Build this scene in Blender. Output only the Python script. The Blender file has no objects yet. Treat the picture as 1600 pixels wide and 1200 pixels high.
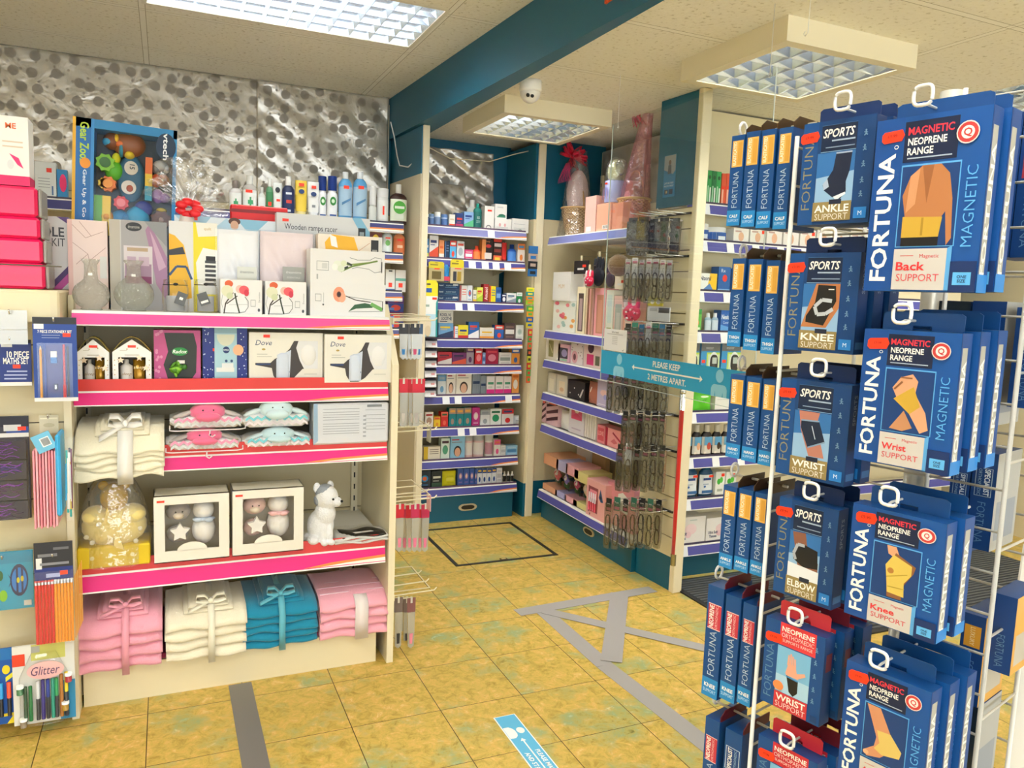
import bpy, math, random
from math import sin, cos, pi, radians
from mathutils import Vector, Matrix
C = bpy.context.scene.collection
# ---------------------------------------------------------------- camera
H = 1.42
FPX, YAW, PIT, ROL = 1214.17, radians(24.1226), radians(6.4529), radians(2.1421)
FW = Vector((sin(YAW)*cos(PIT), cos(YAW)*cos(PIT), -sin(PIT)))
_r = Vector((cos(YAW), -sin(YAW), 0)); _u = _r.cross(FW)
RT = cos(ROL)*_r + sin(ROL)*_u
UP = -sin(ROL)*_r + cos(ROL)*_u
cd = bpy.data.cameras.new('camera'); cam = bpy.data.objects.new('camera', cd); C.objects.link(cam)
cam.matrix_world = Matrix(((RT.x, UP.x, -FW.x, 0), (RT.y, UP.y, -FW.y, 0), (RT.z, UP.z, -FW.z, H), (0, 0, 0, 1)))
cd.sensor_width = 36; cd.lens = FPX/1600*36; cd.clip_start = 0.05
bpy.context.scene.camera = cam
vs = bpy.context.scene.view_settings
vs.view_transform = 'Standard'; vs.look = 'None'; vs.gamma = 1; vs.use_curve_mapping = False
vs.exposure = 0.44
LAMP = 16.0       # radiance of the ceiling light diffusers
w = bpy.data.worlds.new('daylight'); bpy.context.scene.world = w; w.use_nodes = True
w.node_tree.nodes['Background'].inputs[0].default_value = (0.85, 0.93, 1, 1)
w.node_tree.nodes['Background'].inputs[1].default_value = 3.6

O3 = Vector((0, 0, H))
def ray(px, py): return FW*FPX + RT*(px-800) - UP*(py-600)
def on(px, py, ax, val):
    d = ray(px, py); return O3 + d*((val-O3[ax])/d[ax])
def proj(p):
    d = Vector(p)-O3; k = FPX/d.dot(FW); return (800+d.dot(RT)*k, 600-d.dot(UP)*k)

# ---------------------------------------------------------------- materials
_m = {}
def lin(c):
    c = c.lstrip('#'); v = [int(c[i:i+2], 16)/255 for i in (0, 2, 4)]
    return [x/12.92 if x <= .04045 else ((x+.055)/1.055)**2.4 for x in v]
def mat(c, rough=.45, metal=0, **k):
    key = (c, rough, metal, tuple(sorted(k.items())))
    if key in _m: return _m[key]
    m = bpy.data.materials.new('mat_'+c.lstrip('#')); m.use_nodes = True
    b = m.node_tree.nodes['Principled BSDF']
    b.inputs['Base Color'].default_value = lin(c)+[1]
    b.inputs['Roughness'].default_value = rough; b.inputs['Metallic'].default_value = metal
    if k.get('coat'): b.inputs['Coat Weight'].default_value = k['coat']
    if k.get('sheen'): b.inputs['Sheen Weight'].default_value = k['sheen']
    if k.get('bump'):
        n = m.node_tree; t = n.nodes.new('ShaderNodeTexNoise'); bp = n.nodes.new('ShaderNodeBump')
        co = n.nodes.new('ShaderNodeTexCoord'); n.links.new(co.outputs['Object'], t.inputs['Vector'])
        t.inputs['Scale'].default_value = k.get('bs', 60); t.inputs['Detail'].default_value = 4
        bp.inputs['Strength'].default_value = k['bump']; bp.inputs['Distance'].default_value = k.get('bd', .003)
        n.links.new(t.outputs['Fac'], bp.inputs['Height']); n.links.new(bp.outputs[0], b.inputs['Normal'])
    _m[key] = m; return m
def clear(name, tint='#ffffff', gloss=.12, rough=.08, alpha=0., dif='#ffffff', bump=0, bs=20, fk=.4):
    m = bpy.data.materials.new(name); m.use_nodes = True; n = m.node_tree; n.nodes.clear()
    o = n.nodes.new('ShaderNodeOutputMaterial'); t = n.nodes.new('ShaderNodeBsdfTransparent'); g = n.nodes.new('ShaderNodeBsdfGlossy')
    d = n.nodes.new('ShaderNodeBsdfDiffuse'); lw = n.nodes.new('ShaderNodeLayerWeight'); lw.inputs[0].default_value = .2
    t.inputs[0].default_value = lin(tint)+[1]; g.inputs['Roughness'].default_value = rough; d.inputs[0].default_value = lin(dif)+[1]
    a = n.nodes.new('ShaderNodeMixShader'); b = n.nodes.new('ShaderNodeMixShader'); ad = n.nodes.new('ShaderNodeMath'); ad.operation = 'MULTIPLY_ADD'
    ad.inputs[1].default_value = fk; ad.inputs[2].default_value = gloss; n.links.new(lw.outputs['Fresnel'], ad.inputs[0])
    a.inputs[0].default_value = alpha; n.links.new(t.outputs[0], a.inputs[1]); n.links.new(d.outputs[0], a.inputs[2])
    n.links.new(ad.outputs[0], b.inputs[0]); n.links.new(a.outputs[0], b.inputs[1]); n.links.new(g.outputs[0], b.inputs[2])
    n.links.new(b.outputs[0], o.inputs[0])
    if bump:
        tx = n.nodes.new('ShaderNodeTexNoise'); tx.inputs['Scale'].default_value = bs; bp = n.nodes.new('ShaderNodeBump'); bp.inputs['Strength'].default_value = bump
        co = n.nodes.new('ShaderNodeTexCoord'); n.links.new(co.outputs['Object'], tx.inputs['Vector'])
        bp.inputs['Distance'].default_value = .02; n.links.new(tx.outputs['Fac'], bp.inputs['Height']); n.links.new(bp.outputs[0], g.inputs['Normal'])
    return m
PLAST = clear('clear_plastic', gloss=.035, rough=.10)
FILM = clear('clear_window_film', gloss=.012, rough=.08, fk=.12)
PERSPEX = clear('perspex', tint='#fbfdfc', gloss=.012, rough=.02, fk=.10)
CELLO = clear('cellophane', gloss=.15, rough=.12, alpha=.06, bump=.9, bs=25)
PCELLO = clear('pink_cellophane', tint='#ffd7e2', gloss=.18, rough=.15, alpha=.22, dif='#ff9fbe', bump=.9, bs=22)
FROST = clear('frosted_plastic', tint='#e8e8e4', gloss=.15, rough=.25, alpha=.45, dif='#d9d9d2')
GLASSW = clear('cut_glass', tint='#eef0ec', gloss=.16, rough=.05, alpha=.10, dif='#e6e6dc', bump=1, bs=120)
RED = '#ff3b1c'

# ---------------------------------------------------------------- text glyphs
_g = {}
def glyph(s, style=''):
    k = (s, style)
    if k in _g: return _g[k]
    cu = bpy.data.curves.new('t', 'FONT'); cu.body = s; cu.resolution_u = 2
    if 'b' in style: cu.offset = .022
    if 'i' in style: cu.shear = .25
    if 'l' in style: cu.offset = -.008
    if 'c' in style: cu.space_character = .9
    ob = bpy.data.objects.new('t', cu); me = ob.to_mesh()
    v = [(p.co.x, p.co.y) for p in me.vertices]; f = [tuple(p.vertices) for p in me.polygons]
    ob.to_mesh_clear(); bpy.data.objects.remove(ob); bpy.data.curves.remove(cu)
    if not v: v = [(0, 0)]
    x0 = min(a for a, b in v); x1 = max(a for a, b in v); y0 = min(b for a, b in v); y1 = max(b for a, b in v)
    hh = max(y1-y0, .3)
    _g[k] = ([((a-(x0+x1)/2)/hh, (b-(y0+y1)/2)/hh) for a, b in v], f, max((x1-x0)/hh, .01)); return _g[k]

# ---------------------------------------------------------------- mesh builder
class MB:
    def __init__(s): s.v = []; s.f = []; s.m = []; s.s = []; s.mats = []
    def mi(s, m):
        if isinstance(m, str): m = mat(m)
        if m not in s.mats: s.mats.append(m)
        return s.mats.index(m)
    def add(s, vs, fs, m, sm=False):
        o = len(s.v); i = s.mi(m); s.v += [tuple(p) for p in vs]
        for f in fs: s.f.append(tuple(o+a for a in f)); s.m.append(i); s.s.append(sm)
        return s
    def box(s, x0, x1, y0, y1, z0, z1, m, b=0):
        if b:
            x0, x1, y0, y1, z0, z1 = min(x0, x1), max(x0, x1), min(y0, y1), max(y0, y1), min(z0, z1), max(z0, z1)
            P = []
            for (z, e) in ((z0, b), (z0+b, 0), (z1-b, 0), (z1, b)):
                P += [(x0+b+e*0, y0+e, z), (x1-b, y0+e, z), (x1-e, y0+b, z), (x1-e, y1-b, z), (x1-b, y1-e, z), (x0+b, y1-e, z), (x0+e, y1-b, z), (x0+e, y0+b, z)]
            F = [tuple(range(7, -1, -1)), tuple(range(24, 32))]
            for r in range(3):
                for i in range(8): F.append((r*8+i, r*8+(i+1) % 8, r*8+8+(i+1) % 8, r*8+8+i))
            return s.add(P, F, m)
        return s.add([(x0, y0, z0), (x1, y0, z0), (x1, y1, z0), (x0, y1, z0), (x0, y0, z1), (x1, y0, z1), (x1, y1, z1), (x0, y1, z1)],
                     [(3, 2, 1, 0), (4, 5, 6, 7), (0, 1, 5, 4), (1, 2, 6, 5), (2, 3, 7, 6), (3, 0, 4, 7)], m)
    def prism(s, pts, a, b, m, ax='y', sm=False):      # outline extruded along an axis
        n = len(pts)
        mk = {'y': lambda p, t: (p[0], t, p[1]), 'x': lambda p, t: (t, p[0], p[1]), 'z': lambda p, t: (p[0], p[1], t)}[ax]
        V = [mk(p, a) for p in pts]+[mk(p, b) for p in pts]
        return s.add(V, [tuple(range(n-1, -1, -1)), tuple(range(n, 2*n))]+[(i, (i+1) % n, n+(i+1) % n, n+i) for i in range(n)], m, sm)
    def lathe(s, prof, m, seg=20, c=(0, 0), ex=1, ey=1, j=None, sm=True):
        V = []
        for i, (r, z) in enumerate(prof):
            for k in range(seg):
                a = 2*pi*k/seg; rr = r+(j(i, k) if j else 0)
                V.append((c[0]+rr*cos(a)*ex, c[1]+rr*sin(a)*ey, z))
        F = [(i*seg+k, i*seg+(k+1) % seg, (i+1)*seg+(k+1) % seg, (i+1)*seg+k) for i in range(len(prof)-1) for k in range(seg)]
        s.add(V, F, m, sm)
        o = len(s.v)-len(V); i = s.mi(m)
        for ring in (0, len(prof)-1):
            if prof[ring][0] > 1e-4: s.f.append(tuple(o+ring*seg+k for k in range(seg))); s.m.append(i); s.s.append(False)
        return s
    def ball(s, c, r, m, seg=14, rot=None, n=9):
        if not hasattr(r, '__len__'): r = (r, r, r)
        V = []; M = rot.to_matrix() if rot is not None and hasattr(rot, 'to_matrix') else rot
        for i in range(n+1):
            t = pi*i/n
            for k in range(seg):
                a = 2*pi*k/seg; p = Vector((r[0]*sin(t)*cos(a), r[1]*sin(t)*sin(a), r[2]*cos(t)))
                if M is not None: p = M @ p
                V.append((c[0]+p.x, c[1]+p.y, c[2]+p.z))
        return s.add(V, [(i*seg+k, i*seg+(k+1) % seg, (i+1)*seg+(k+1) % seg, (i+1)*seg+k) for i in range(n) for k in range(seg)], m, True)
    def tube(s, pts, r, m, seg=6, closed=False, flat=1):
        P = [Vector(p) for p in pts]; n = len(P); V = []; up = Vector((0, 0, 1))
        for i, p in enumerate(P):
            a = P[(i-1) % n] if closed or i else p; b = P[(i+1) % n] if closed or i < n-1 else p
            t = (b-a).normalized() if (b-a).length > 1e-9 else Vector((0, 1, 0))
            q = t.cross(up if abs(t.z) < .95 else Vector((1, 0, 0))).normalized(); w2 = t.cross(q)
            rr = r[i] if hasattr(r, '__len__') else r
            for k in range(seg): a2 = 2*pi*k/seg; V.append(p+q*rr*cos(a2)+w2*rr*flat*sin(a2))
        F = [(i*seg+k, i*seg+(k+1) % seg, ((i+1) % n)*seg+(k+1) % seg, ((i+1) % n)*seg+k) for i in range(n if closed else n-1) for k in range(seg)]
        if not closed: F += [tuple(range(seg)), tuple((n-1)*seg+k for k in range(seg))]
        return s.add(V, F, m, True)
    def sheet(s, fn, nu, nv, m, th=0, sm=True):         # fn(u,v)->point, optionally given a thickness
        V = [Vector(fn(i/nu, j/nv)) for j in range(nv+1) for i in range(nu+1)]; W = nu+1
        F = [(j*W+i, j*W+i+1, (j+1)*W+i+1, (j+1)*W+i) for j in range(nv) for i in range(nu)]
        if th:
            n = len(V); N = []
            for j in range(nv+1):
                for i in range(nu+1):
                    a = V[j*W+min(i+1, nu)]-V[j*W+max(i-1, 0)]; b = V[min(j+1, nv)*W+i]-V[max(j-1, 0)*W+i]; q = a.cross(b)
                    N.append(V[j*W+i]-(q.normalized() if q.length > 1e-12 else Vector((0, 1, 0)))*th)
            F2 = F+[tuple(n+a for a in reversed(f)) for f in F]
            ed = [(i, i+1) for i in range(nu)]+[(nv*W+i+1, nv*W+i) for i in range(nu)]+[((j+1)*W, j*W) for j in range(nv)]+[(j*W+nu, (j+1)*W+nu) for j in range(nv)]
            F2 += [(b, a, n+a, n+b) for a, b in ed]
            return s.add(V+N, F2, m, sm)
        return s.add(V, F, m, sm)
    def ribbon(s, pts, wid, m, th=.0008, side=(1, 0, 0)):
        sd = Vector(side).normalized()*wid/2; P = [Vector(p) for p in pts]
        return s.sheet(lambda u, v: P[int(round(v*(len(P)-1)))]+sd*(2*u-1), 1, len(P)-1, m, th)
    def draw(s, ops, w, h, y=None, fr=None, eps=.0004):
        # printed artwork on a flat face: unit coordinates, left-bottom = (0,0)
        if fr is None: fr = (Vector((-w/2, y, 0)), Vector((1, 0, 0)), Vector((0, 0, 1)), Vector((0, -1, 0)))
        O, X, Z, N = fr; e = eps
        pt = lambda a, b: O+X*a*w+Z*b*h+N*e
        for op in ops:
            k = op[0]
            if k == 'r': _, x0, x1, z0, z1, c = op; s.add([pt(x0, z0), pt(x1, z0), pt(x1, z1), pt(x0, z1)], [(0, 1, 2, 3)], c)
            elif k == 'e':
                _, cx, cz, rx, rz, c = op; n = 18
                s.add([pt(cx+rx*cos(2*pi*i/n), cz+rz*sin(2*pi*i/n)) for i in range(n)], [tuple(range(n))], c)
            elif k == 'p': s.add([pt(a, b) for a, b in op[1]], [tuple(range(len(op[1])))], op[2])
            elif k == 'l':                              # polyline: pts, width (fraction of w), colour
                _, P, lw, c = op
                for (a, b), (a2, b2) in zip(P[:-1], P[1:]):
                    dx, dz = (a2-a)*w, (b2-b)*h; L = math.hypot(dx, dz) or 1; nx, nz = -dz/L*lw*w/2/w, dx/L*lw*w/2/h
                    s.add([pt(a+nx, b+nz), pt(a2+nx, b2+nz), pt(a2-nx, b2-nz), pt(a-nx, b-nz)], [(0, 1, 2, 3)], c)
            elif k == 't':
                _, tx, cx, cz, th, mw, c = op[:7]; rot = op[7] if len(op) > 7 else 0; st = op[8] if len(op) > 8 else ''
                V, F, gw = glyph(tx, st); hh = th*h if not rot else th*w; W = gw*hh; lim = (mw*w if not rot else mw*h)
                sx = min(1, lim/W) if lim else 1
                if op[9:] and op[9]: sx = lim/W
                R = radians(rot); P = []
                for a, b in V:
                    a *= hh*sx; b *= hh; P.append(O+X*(cx*w+a*cos(R)-b*sin(R))+Z*(cz*h+a*sin(R)+b*cos(R))+N*e)
                s.add(P, F, c)
            e += .00012
        return s
    def mesh(s, name='m'):
        me = bpy.data.meshes.new(name); me.from_pydata(s.v, [], s.f)
        for m in s.mats: me.materials.append(m)
        me.polygons.foreach_set('material_index', s.m); me.polygons.foreach_set('use_smooth', s.s); me.update(); return me
    def obj(s, name, parent=None, loc=(0, 0, 0), rz=0, label=None):
        o = bpy.data.objects.new(name, s.mesh(name)); C.objects.link(o); o.location = loc; o.rotation_euler = (0, 0, rz)
        if parent: o.parent = parent
        if label: o['label'] = label
        return o
def tag(o, label, cat, group=None):
    o['label'] = label; o['category'] = cat
    if group: o['group'] = group
    return o
def thing(name, label, cat, loc=(0, 0, 0), rz=0, group=None):
    o = bpy.data.objects.new(name, None); C.objects.link(o); o.location = loc; o.rotation_euler = (0, 0, rz); o.empty_display_size = .05
    return tag(o, label, cat, group)
def struct(name, mb, **k):
    o = mb.obj(name, **k); o['kind'] = 'structure'; return o
def dup(root, loc, rz, label, group=None):
    r = root.copy(); C.objects.link(r); r.location = loc
    if hasattr(rz, '__len__'): r.rotation_euler = rz
    else: r.rotation_euler = (0, 0, rz)
    r['label'] = label
    if group: r['group'] = group
    for ch in list(root.children):
        c = ch.copy(); C.objects.link(c); c.parent = r
        for g in ch.children: d = g.copy(); C.objects.link(d); d.parent = c
    return r
ORD = ['first', 'second', 'third', 'fourth', 'fifth', 'sixth', 'seventh', 'eighth', 'ninth', 'tenth', 'eleventh', 'twelfth', 'thirteenth', 'fourteenth', 'fifteenth', 'sixteenth', 'seventeenth', 'eighteenth', 'nineteenth', 'twentieth']

# ---------------------------------------------------------------- setting
def nodes_mat(name):
    m = bpy.data.materials.new(name); m.use_nodes = True; n = m.node_tree; return m, n, n.nodes['Principled BSDF']
def nn(n, t, **k):
    x = n.nodes.new(t)
    for a, b in k.items(): setattr(x, a, b)
    return x
def mth(n, op, a, b=None):
    x = n.nodes.new('ShaderNodeMath'); x.operation = op
    for i, q in enumerate((a, b)):
        if q is None: continue
        if isinstance(q, (int, float)): x.inputs[i].default_value = q
        else: n.links.new(q, x.inputs[i])
    return x.outputs[0]
def ramp(n, fac, stops):
    r = n.nodes.new('ShaderNodeValToRGB'); n.links.new(fac, r.inputs[0]); e = r.color_ramp.elements
    while len(e) < len(stops): e.new(.5)
    for i, (p, c) in enumerate(stops): e[i].position = p; e[i].color = lin(c)+[1]
    return r.outputs[0]
def floor_mat():
    m, n, b = nodes_mat('marbled_vinyl_tiles'); co = nn(n, 'ShaderNodeTexCoord'); sp = nn(n, 'ShaderNodeSeparateXYZ'); n.links.new(co.outputs['Object'], sp.inputs[0])
    gx = mth(n, 'DIVIDE', mth(n, 'ADD', sp.outputs[0], 20*.305-.235), .305); gy = mth(n, 'DIVIDE', mth(n, 'ADD', sp.outputs[1], 20*.311-.207), .311)
    cell = nn(n, 'ShaderNodeCombineXYZ'); n.links.new(mth(n, 'FLOOR', gx), cell.inputs[0]); n.links.new(mth(n, 'FLOOR', gy), cell.inputs[1])
    wn = nn(n, 'ShaderNodeTexWhiteNoise'); n.links.new(cell.outputs[0], wn.inputs['Vector'])
    ml = nn(n, 'ShaderNodeVectorMath', operation='MULTIPLY_ADD'); n.links.new(wn.outputs['Color'], ml.inputs[0]); ml.inputs[1].default_value = (9, 9, 9); n.links.new(co.outputs['Object'], ml.inputs[2])
    n1 = nn(n, 'ShaderNodeTexNoise'); n1.inputs['Scale'].default_value = 24; n1.inputs['Detail'].default_value = 12; n1.inputs['Roughness'].default_value = .74; n1.inputs['Distortion'].default_value = .6
    n2 = nn(n, 'ShaderNodeTexNoise'); n2.inputs['Scale'].default_value = 5; n2.inputs['Detail'].default_value = 5; n2.inputs['Roughness'].default_value = .6
    n.links.new(ml.outputs[0], n1.inputs['Vector']); n.links.new(ml.outputs[0], n2.inputs['Vector'])
    c1 = ramp(n, n1.outputs['Fac'], [(.22, '#8a7230'), (.38, '#b09440'), (.5, '#c9ad54'), (.58, '#d6ae5c'), (.74, '#e6d398')])
    c2 = ramp(n, n1.outputs['Fac'], [(.3, '#7a7434'), (.44, '#b0a65c'), (.58, '#97a878'), (.74, '#c8d2ae')])
    f = ramp(n, n2.outputs['Fac'], [(.52, '#000000'), (.64, '#ffffff')])
    mx = nn(n, 'ShaderNodeMix', data_type='RGBA'); n.links.new(f, mx.inputs[0]); n.links.new(c1, mx.inputs[6]); n.links.new(c2, mx.inputs[7])
    def edge(g, w): return mth(n, 'LESS_THAN', mth(n, 'PINGPONG', g, .5), w)
    ln = mth(n, 'MAXIMUM', edge(gx, .005), edge(gy, .004))
    m2 = nn(n, 'ShaderNodeMix', data_type='RGBA'); n.links.new(ln, m2.inputs[0]); n.links.new(mx.outputs[2], m2.inputs[6]); m2.inputs[7].default_value = lin('#5a4a22')+[1]
    n.links.new(m2.outputs[2], b.inputs['Base Color']); b.inputs['Roughness'].default_value = .38; b.inputs['Specular IOR Level'].default_value = .35
    bp = nn(n, 'ShaderNodeBump'); bp.inputs['Strength'].default_value = .15; bp.inputs['Distance'].default_value = .002; n.links.new(n1.outputs['Fac'], bp.inputs['Height']); n.links.new(bp.outputs[0], b.inputs['Normal'])
    return m
def ceil_mat(ox, oy, px, py):
    m, n, b = nodes_mat('pitted_ceiling_tile'); co = nn(n, 'ShaderNodeTexCoord'); sp = nn(n, 'ShaderNodeSeparateXYZ'); n.links.new(co.outputs['Object'], sp.inputs[0])
    gx = mth(n, 'DIVIDE', mth(n, 'ADD', sp.outputs[0], 20*px-ox), px); gy = mth(n, 'DIVIDE', mth(n, 'ADD', sp.outputs[1], 20*py-oy), py)
    n1 = nn(n, 'ShaderNodeTexNoise'); n1.inputs['Scale'].default_value = 55; n1.inputs['Detail'].default_value = 3; n.links.new(co.outputs['Object'], n1.inputs['Vector'])
    pit = ramp(n, n1.outputs['Fac'], [(.0, '#b9b3a0'), (.33, '#d6d0bd'), (.40, '#efebdd'), (1, '#f6f3e8')])
    def tri(g, w0): return mth(n, 'LESS_THAN', mth(n, 'PINGPONG', g, .5), w0)
    bar = mth(n, 'MAXIMUM', tri(gx, .012/px), tri(gy, .012/py)); gap = mth(n, 'MAXIMUM', mth(n, 'MULTIPLY', tri(gx, .0145/px), mth(n, 'SUBTRACT', 1, tri(gx, .012/px))), mth(n, 'MULTIPLY', tri(gy, .0145/py), mth(n, 'SUBTRACT', 1, tri(gy, .012/py))))
    m1 = nn(n, 'ShaderNodeMix', data_type='RGBA'); n.links.new(bar, m1.inputs[0]); n.links.new(pit, m1.inputs[6]); m1.inputs[7].default_value = lin('#f4f1e6')+[1]
    m2 = nn(n, 'ShaderNodeMix', data_type='RGBA'); n.links.new(gap, m2.inputs[0]); n.links.new(m1.outputs[2], m2.inputs[6]); m2.inputs[7].default_value = lin('#a0977c')+[1]
    n.links.new(m2.outputs[2], b.inputs['Base Color']); b.inputs['Roughness'].default_value = .8
    bp = nn(n, 'ShaderNodeBump'); bp.inputs['Strength'].default_value = .5; bp.inputs['Distance'].default_value = .004; n.links.new(n1.outputs['Fac'], bp.inputs['Height']); n.links.new(bp.outputs[0], b.inputs['Normal'])
    return m
def foil_mat():
    m, n, b = nodes_mat('spotted_foil'); co = nn(n, 'ShaderNodeTexCoord')
    vo = nn(n, 'ShaderNodeTexVoronoi', feature='F1'); vo.inputs['Scale'].default_value = 11; vo.inputs['Randomness'].default_value = .6
    v2 = nn(n, 'ShaderNodeTexVoronoi', feature='F1'); v2.inputs['Scale'].default_value = 17; v2.inputs['Randomness'].default_value = .9
    mp = nn(n, 'ShaderNodeVectorMath', operation='MULTIPLY'); mp.inputs[1].default_value = (1, 0, 1); n.links.new(co.outputs['Object'], mp.inputs[0])
    sx = nn(n, 'ShaderNodeSeparateXYZ'); cx = nn(n, 'ShaderNodeCombineXYZ'); n.links.new(co.outputs['Object'], sx.inputs[0]); n.links.new(sx.outputs[0], cx.inputs[0]); n.links.new(sx.outputs[2], cx.inputs[1])
    vo.voronoi_dimensions = '2D'; v2.voronoi_dimensions = '2D'; n.links.new(cx.outputs[0], vo.inputs['Vector']); n.links.new(cx.outputs[0], v2.inputs['Vector'])
    wn = mth(n, 'MULTIPLY', nn(n, 'ShaderNodeSeparateColor').outputs[0], 1) if 0 else None
    d = mth(n, 'MAXIMUM', mth(n, 'LESS_THAN', vo.outputs['Distance'], .29), mth(n, 'LESS_THAN', v2.outputs['Distance'], .12))
    c = nn(n, 'ShaderNodeMix', data_type='RGBA'); n.links.new(d, c.inputs[0]); c.inputs[6].default_value = lin('#d2ccc0')+[1]; c.inputs[7].default_value = lin('#8e877c')+[1]
    n.links.new(c.outputs[2], b.inputs['Base Color'])
    b.inputs['Metallic'].default_value = .5; n.links.new(mth(n, 'MULTIPLY_ADD', d, .25), b.inputs['Roughness'])
    for x in n.nodes:
        if x.type == 'MATH' and x.operation == 'MULTIPLY_ADD': x.inputs[2].default_value = .27
    n1 = nn(n, 'ShaderNodeTexNoise'); n1.inputs['Scale'].default_value = 9; n1.inputs['Detail'].default_value = 3; n1.inputs['Distortion'].default_value = .8; n.links.new(co.outputs['Object'], n1.inputs['Vector'])
    bp = nn(n, 'ShaderNodeBump'); bp.inputs['Strength'].default_value = .55; bp.inputs['Distance'].default_value = .012; n.links.new(n1.outputs['Fac'], bp.inputs['Height']); n.links.new(bp.outputs[0], b.inputs['Normal'])
    return m
def wicker():
    m, n, b = nodes_mat('woven_wicker'); co = nn(n, 'ShaderNodeTexCoord'); mp = nn(n, 'ShaderNodeVectorMath', operation='MULTIPLY'); mp.inputs[1].default_value = (75, 75, 110); n.links.new(co.outputs['Object'], mp.inputs[0])
    ck = nn(n, 'ShaderNodeTexChecker'); ck.inputs['Scale'].default_value = 1; ck.inputs[1].default_value = lin('#e2c088')+[1]; ck.inputs[2].default_value = lin('#a87c48')+[1]; n.links.new(mp.outputs[0], ck.inputs[0]); n.links.new(ck.outputs[0], b.inputs['Base Color']); b.inputs['Roughness'].default_value = .6
    return m
WICK = wicker()
CREAM = mat('#e6d9b4', .5); CREAMS = mat('#eadfc0', .45); TEAL = mat('#06617f', .42); PURP = '#4b4c9c'; WHITE = mat('#f2f1ec', .5)
FOIL = foil_mat()
struct('floor', MB().box(-2.6, 5, -2.6, 5.3, -.1, 0, floor_mat()))
def slab(x0, x1, y0, y1, z0, z1, holes, m):
    b = MB(); xs = sorted({x0, x1}|{v for h in holes for v in h[:2]}); ys = sorted({y0, y1}|{v for h in holes for v in h[2:]})
    for i in range(len(xs)-1):
        for j in range(len(ys)-1):
            cx, cy = (xs[i]+xs[i+1])/2, (ys[j]+ys[j+1])/2
            if not any(h[0] < cx < h[1] and h[2] < cy < h[3] for h in holes): b.box(xs[i], xs[i+1], ys[j], ys[j+1], z0, z1, m)
    return b
struct('ceiling_left', slab(-2.6, 1.40, -2.6, 5.3, 2.62, 2.74, [(-.08, 1.13, 3.30, 3.90), (-1.3, -.1, -.7, -.1), (-1.5, -.3, 1.3, 1.9), (.05, 1.25, .25, .85)], ceil_mat(-.08, 2.74, 1.21, .62)))
struct('ceiling_right', slab(1.46, 5, -2.6, 5.3, 2.40, 2.72, [(3.34, 4.54, 2.05, 2.65), (2.6, 3.8, -.9, -.3)], ceil_mat(1.44, 3.09, 1.22, .61)))
bm = MB()
bm.prism([(1.300, 5.3), (1.3, 4.93), (1.43, 2.0), (1.62, -2.6), (1.67, -2.6), (1.46, 2.0), (1.46, 5.3)], 2.372, 2.63, TEAL, 'z')
struct('trim_1', bm)
struct('wall_back', MB().box(-2.6, 5, 4.97, 5.3, 0, 2.7, mat('#0b6b86', .5)))
struct('wall_left', MB().box(-2.75, -2.6, -2.6, 5.3, 0, 2.7, CREAM))
struct('wall_right', MB().box(5, 5.15, -2.6, 5.3, 0, 2.7, CREAM))
fr = MB().box(-2.6, 5, -2.75, -2.6, 0, .45, CREAM).box(-2.6, 5, -2.75, -2.6, 2.3, 2.75, CREAM)
for x in (-2.6, -.2, 2.2, 4.9): fr.box(x, x+.1, -2.75, -2.6, .45, 2.3, CREAM)
struct('wall_front', fr)
struct('fill_window', MB().box(-2.6, 5, -2.68, -2.67, .45, 2.3, clear('fill_window_glass', gloss=.03, rough=.01)))  # unseen window behind the camera, added to let sky light in as fill
# foil covered back wall above the shelving
def crumple(x0, x1, z0, z1, y, amp, nu, nv, seed, hang=.0):
    rnd = random.Random(seed); ph = [(rnd.uniform(4, 28), rnd.uniform(4, 28), rnd.uniform(0, 6), rnd.uniform(.3, 1)) for _ in range(9)]
    def fn(u, v):
        x = x0+(x1-x0)*u; z = z0+(z1-z0)*v; q = 0
        for a, b, c, k in ph: q += k*sin(a*x+b*z+c)
        return (x, y-abs(q)*amp-hang*(1-v), z)
    return fn
fo = MB().sheet(crumple(-2.55, .62, 1.86, 2.619, 4.93, .0012, 120, 30, 3), 150, 36, FOIL, .001).sheet(crumple(.5, 1.29, 1.84, 2.619, 4.925, .003, 50, 40, 5), 70, 60, FOIL, .001)
tag(fo.obj('foil_sheet'), 'silver spotted foil sheet covering the back wall above the toiletries', 'foil wrap')
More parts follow.
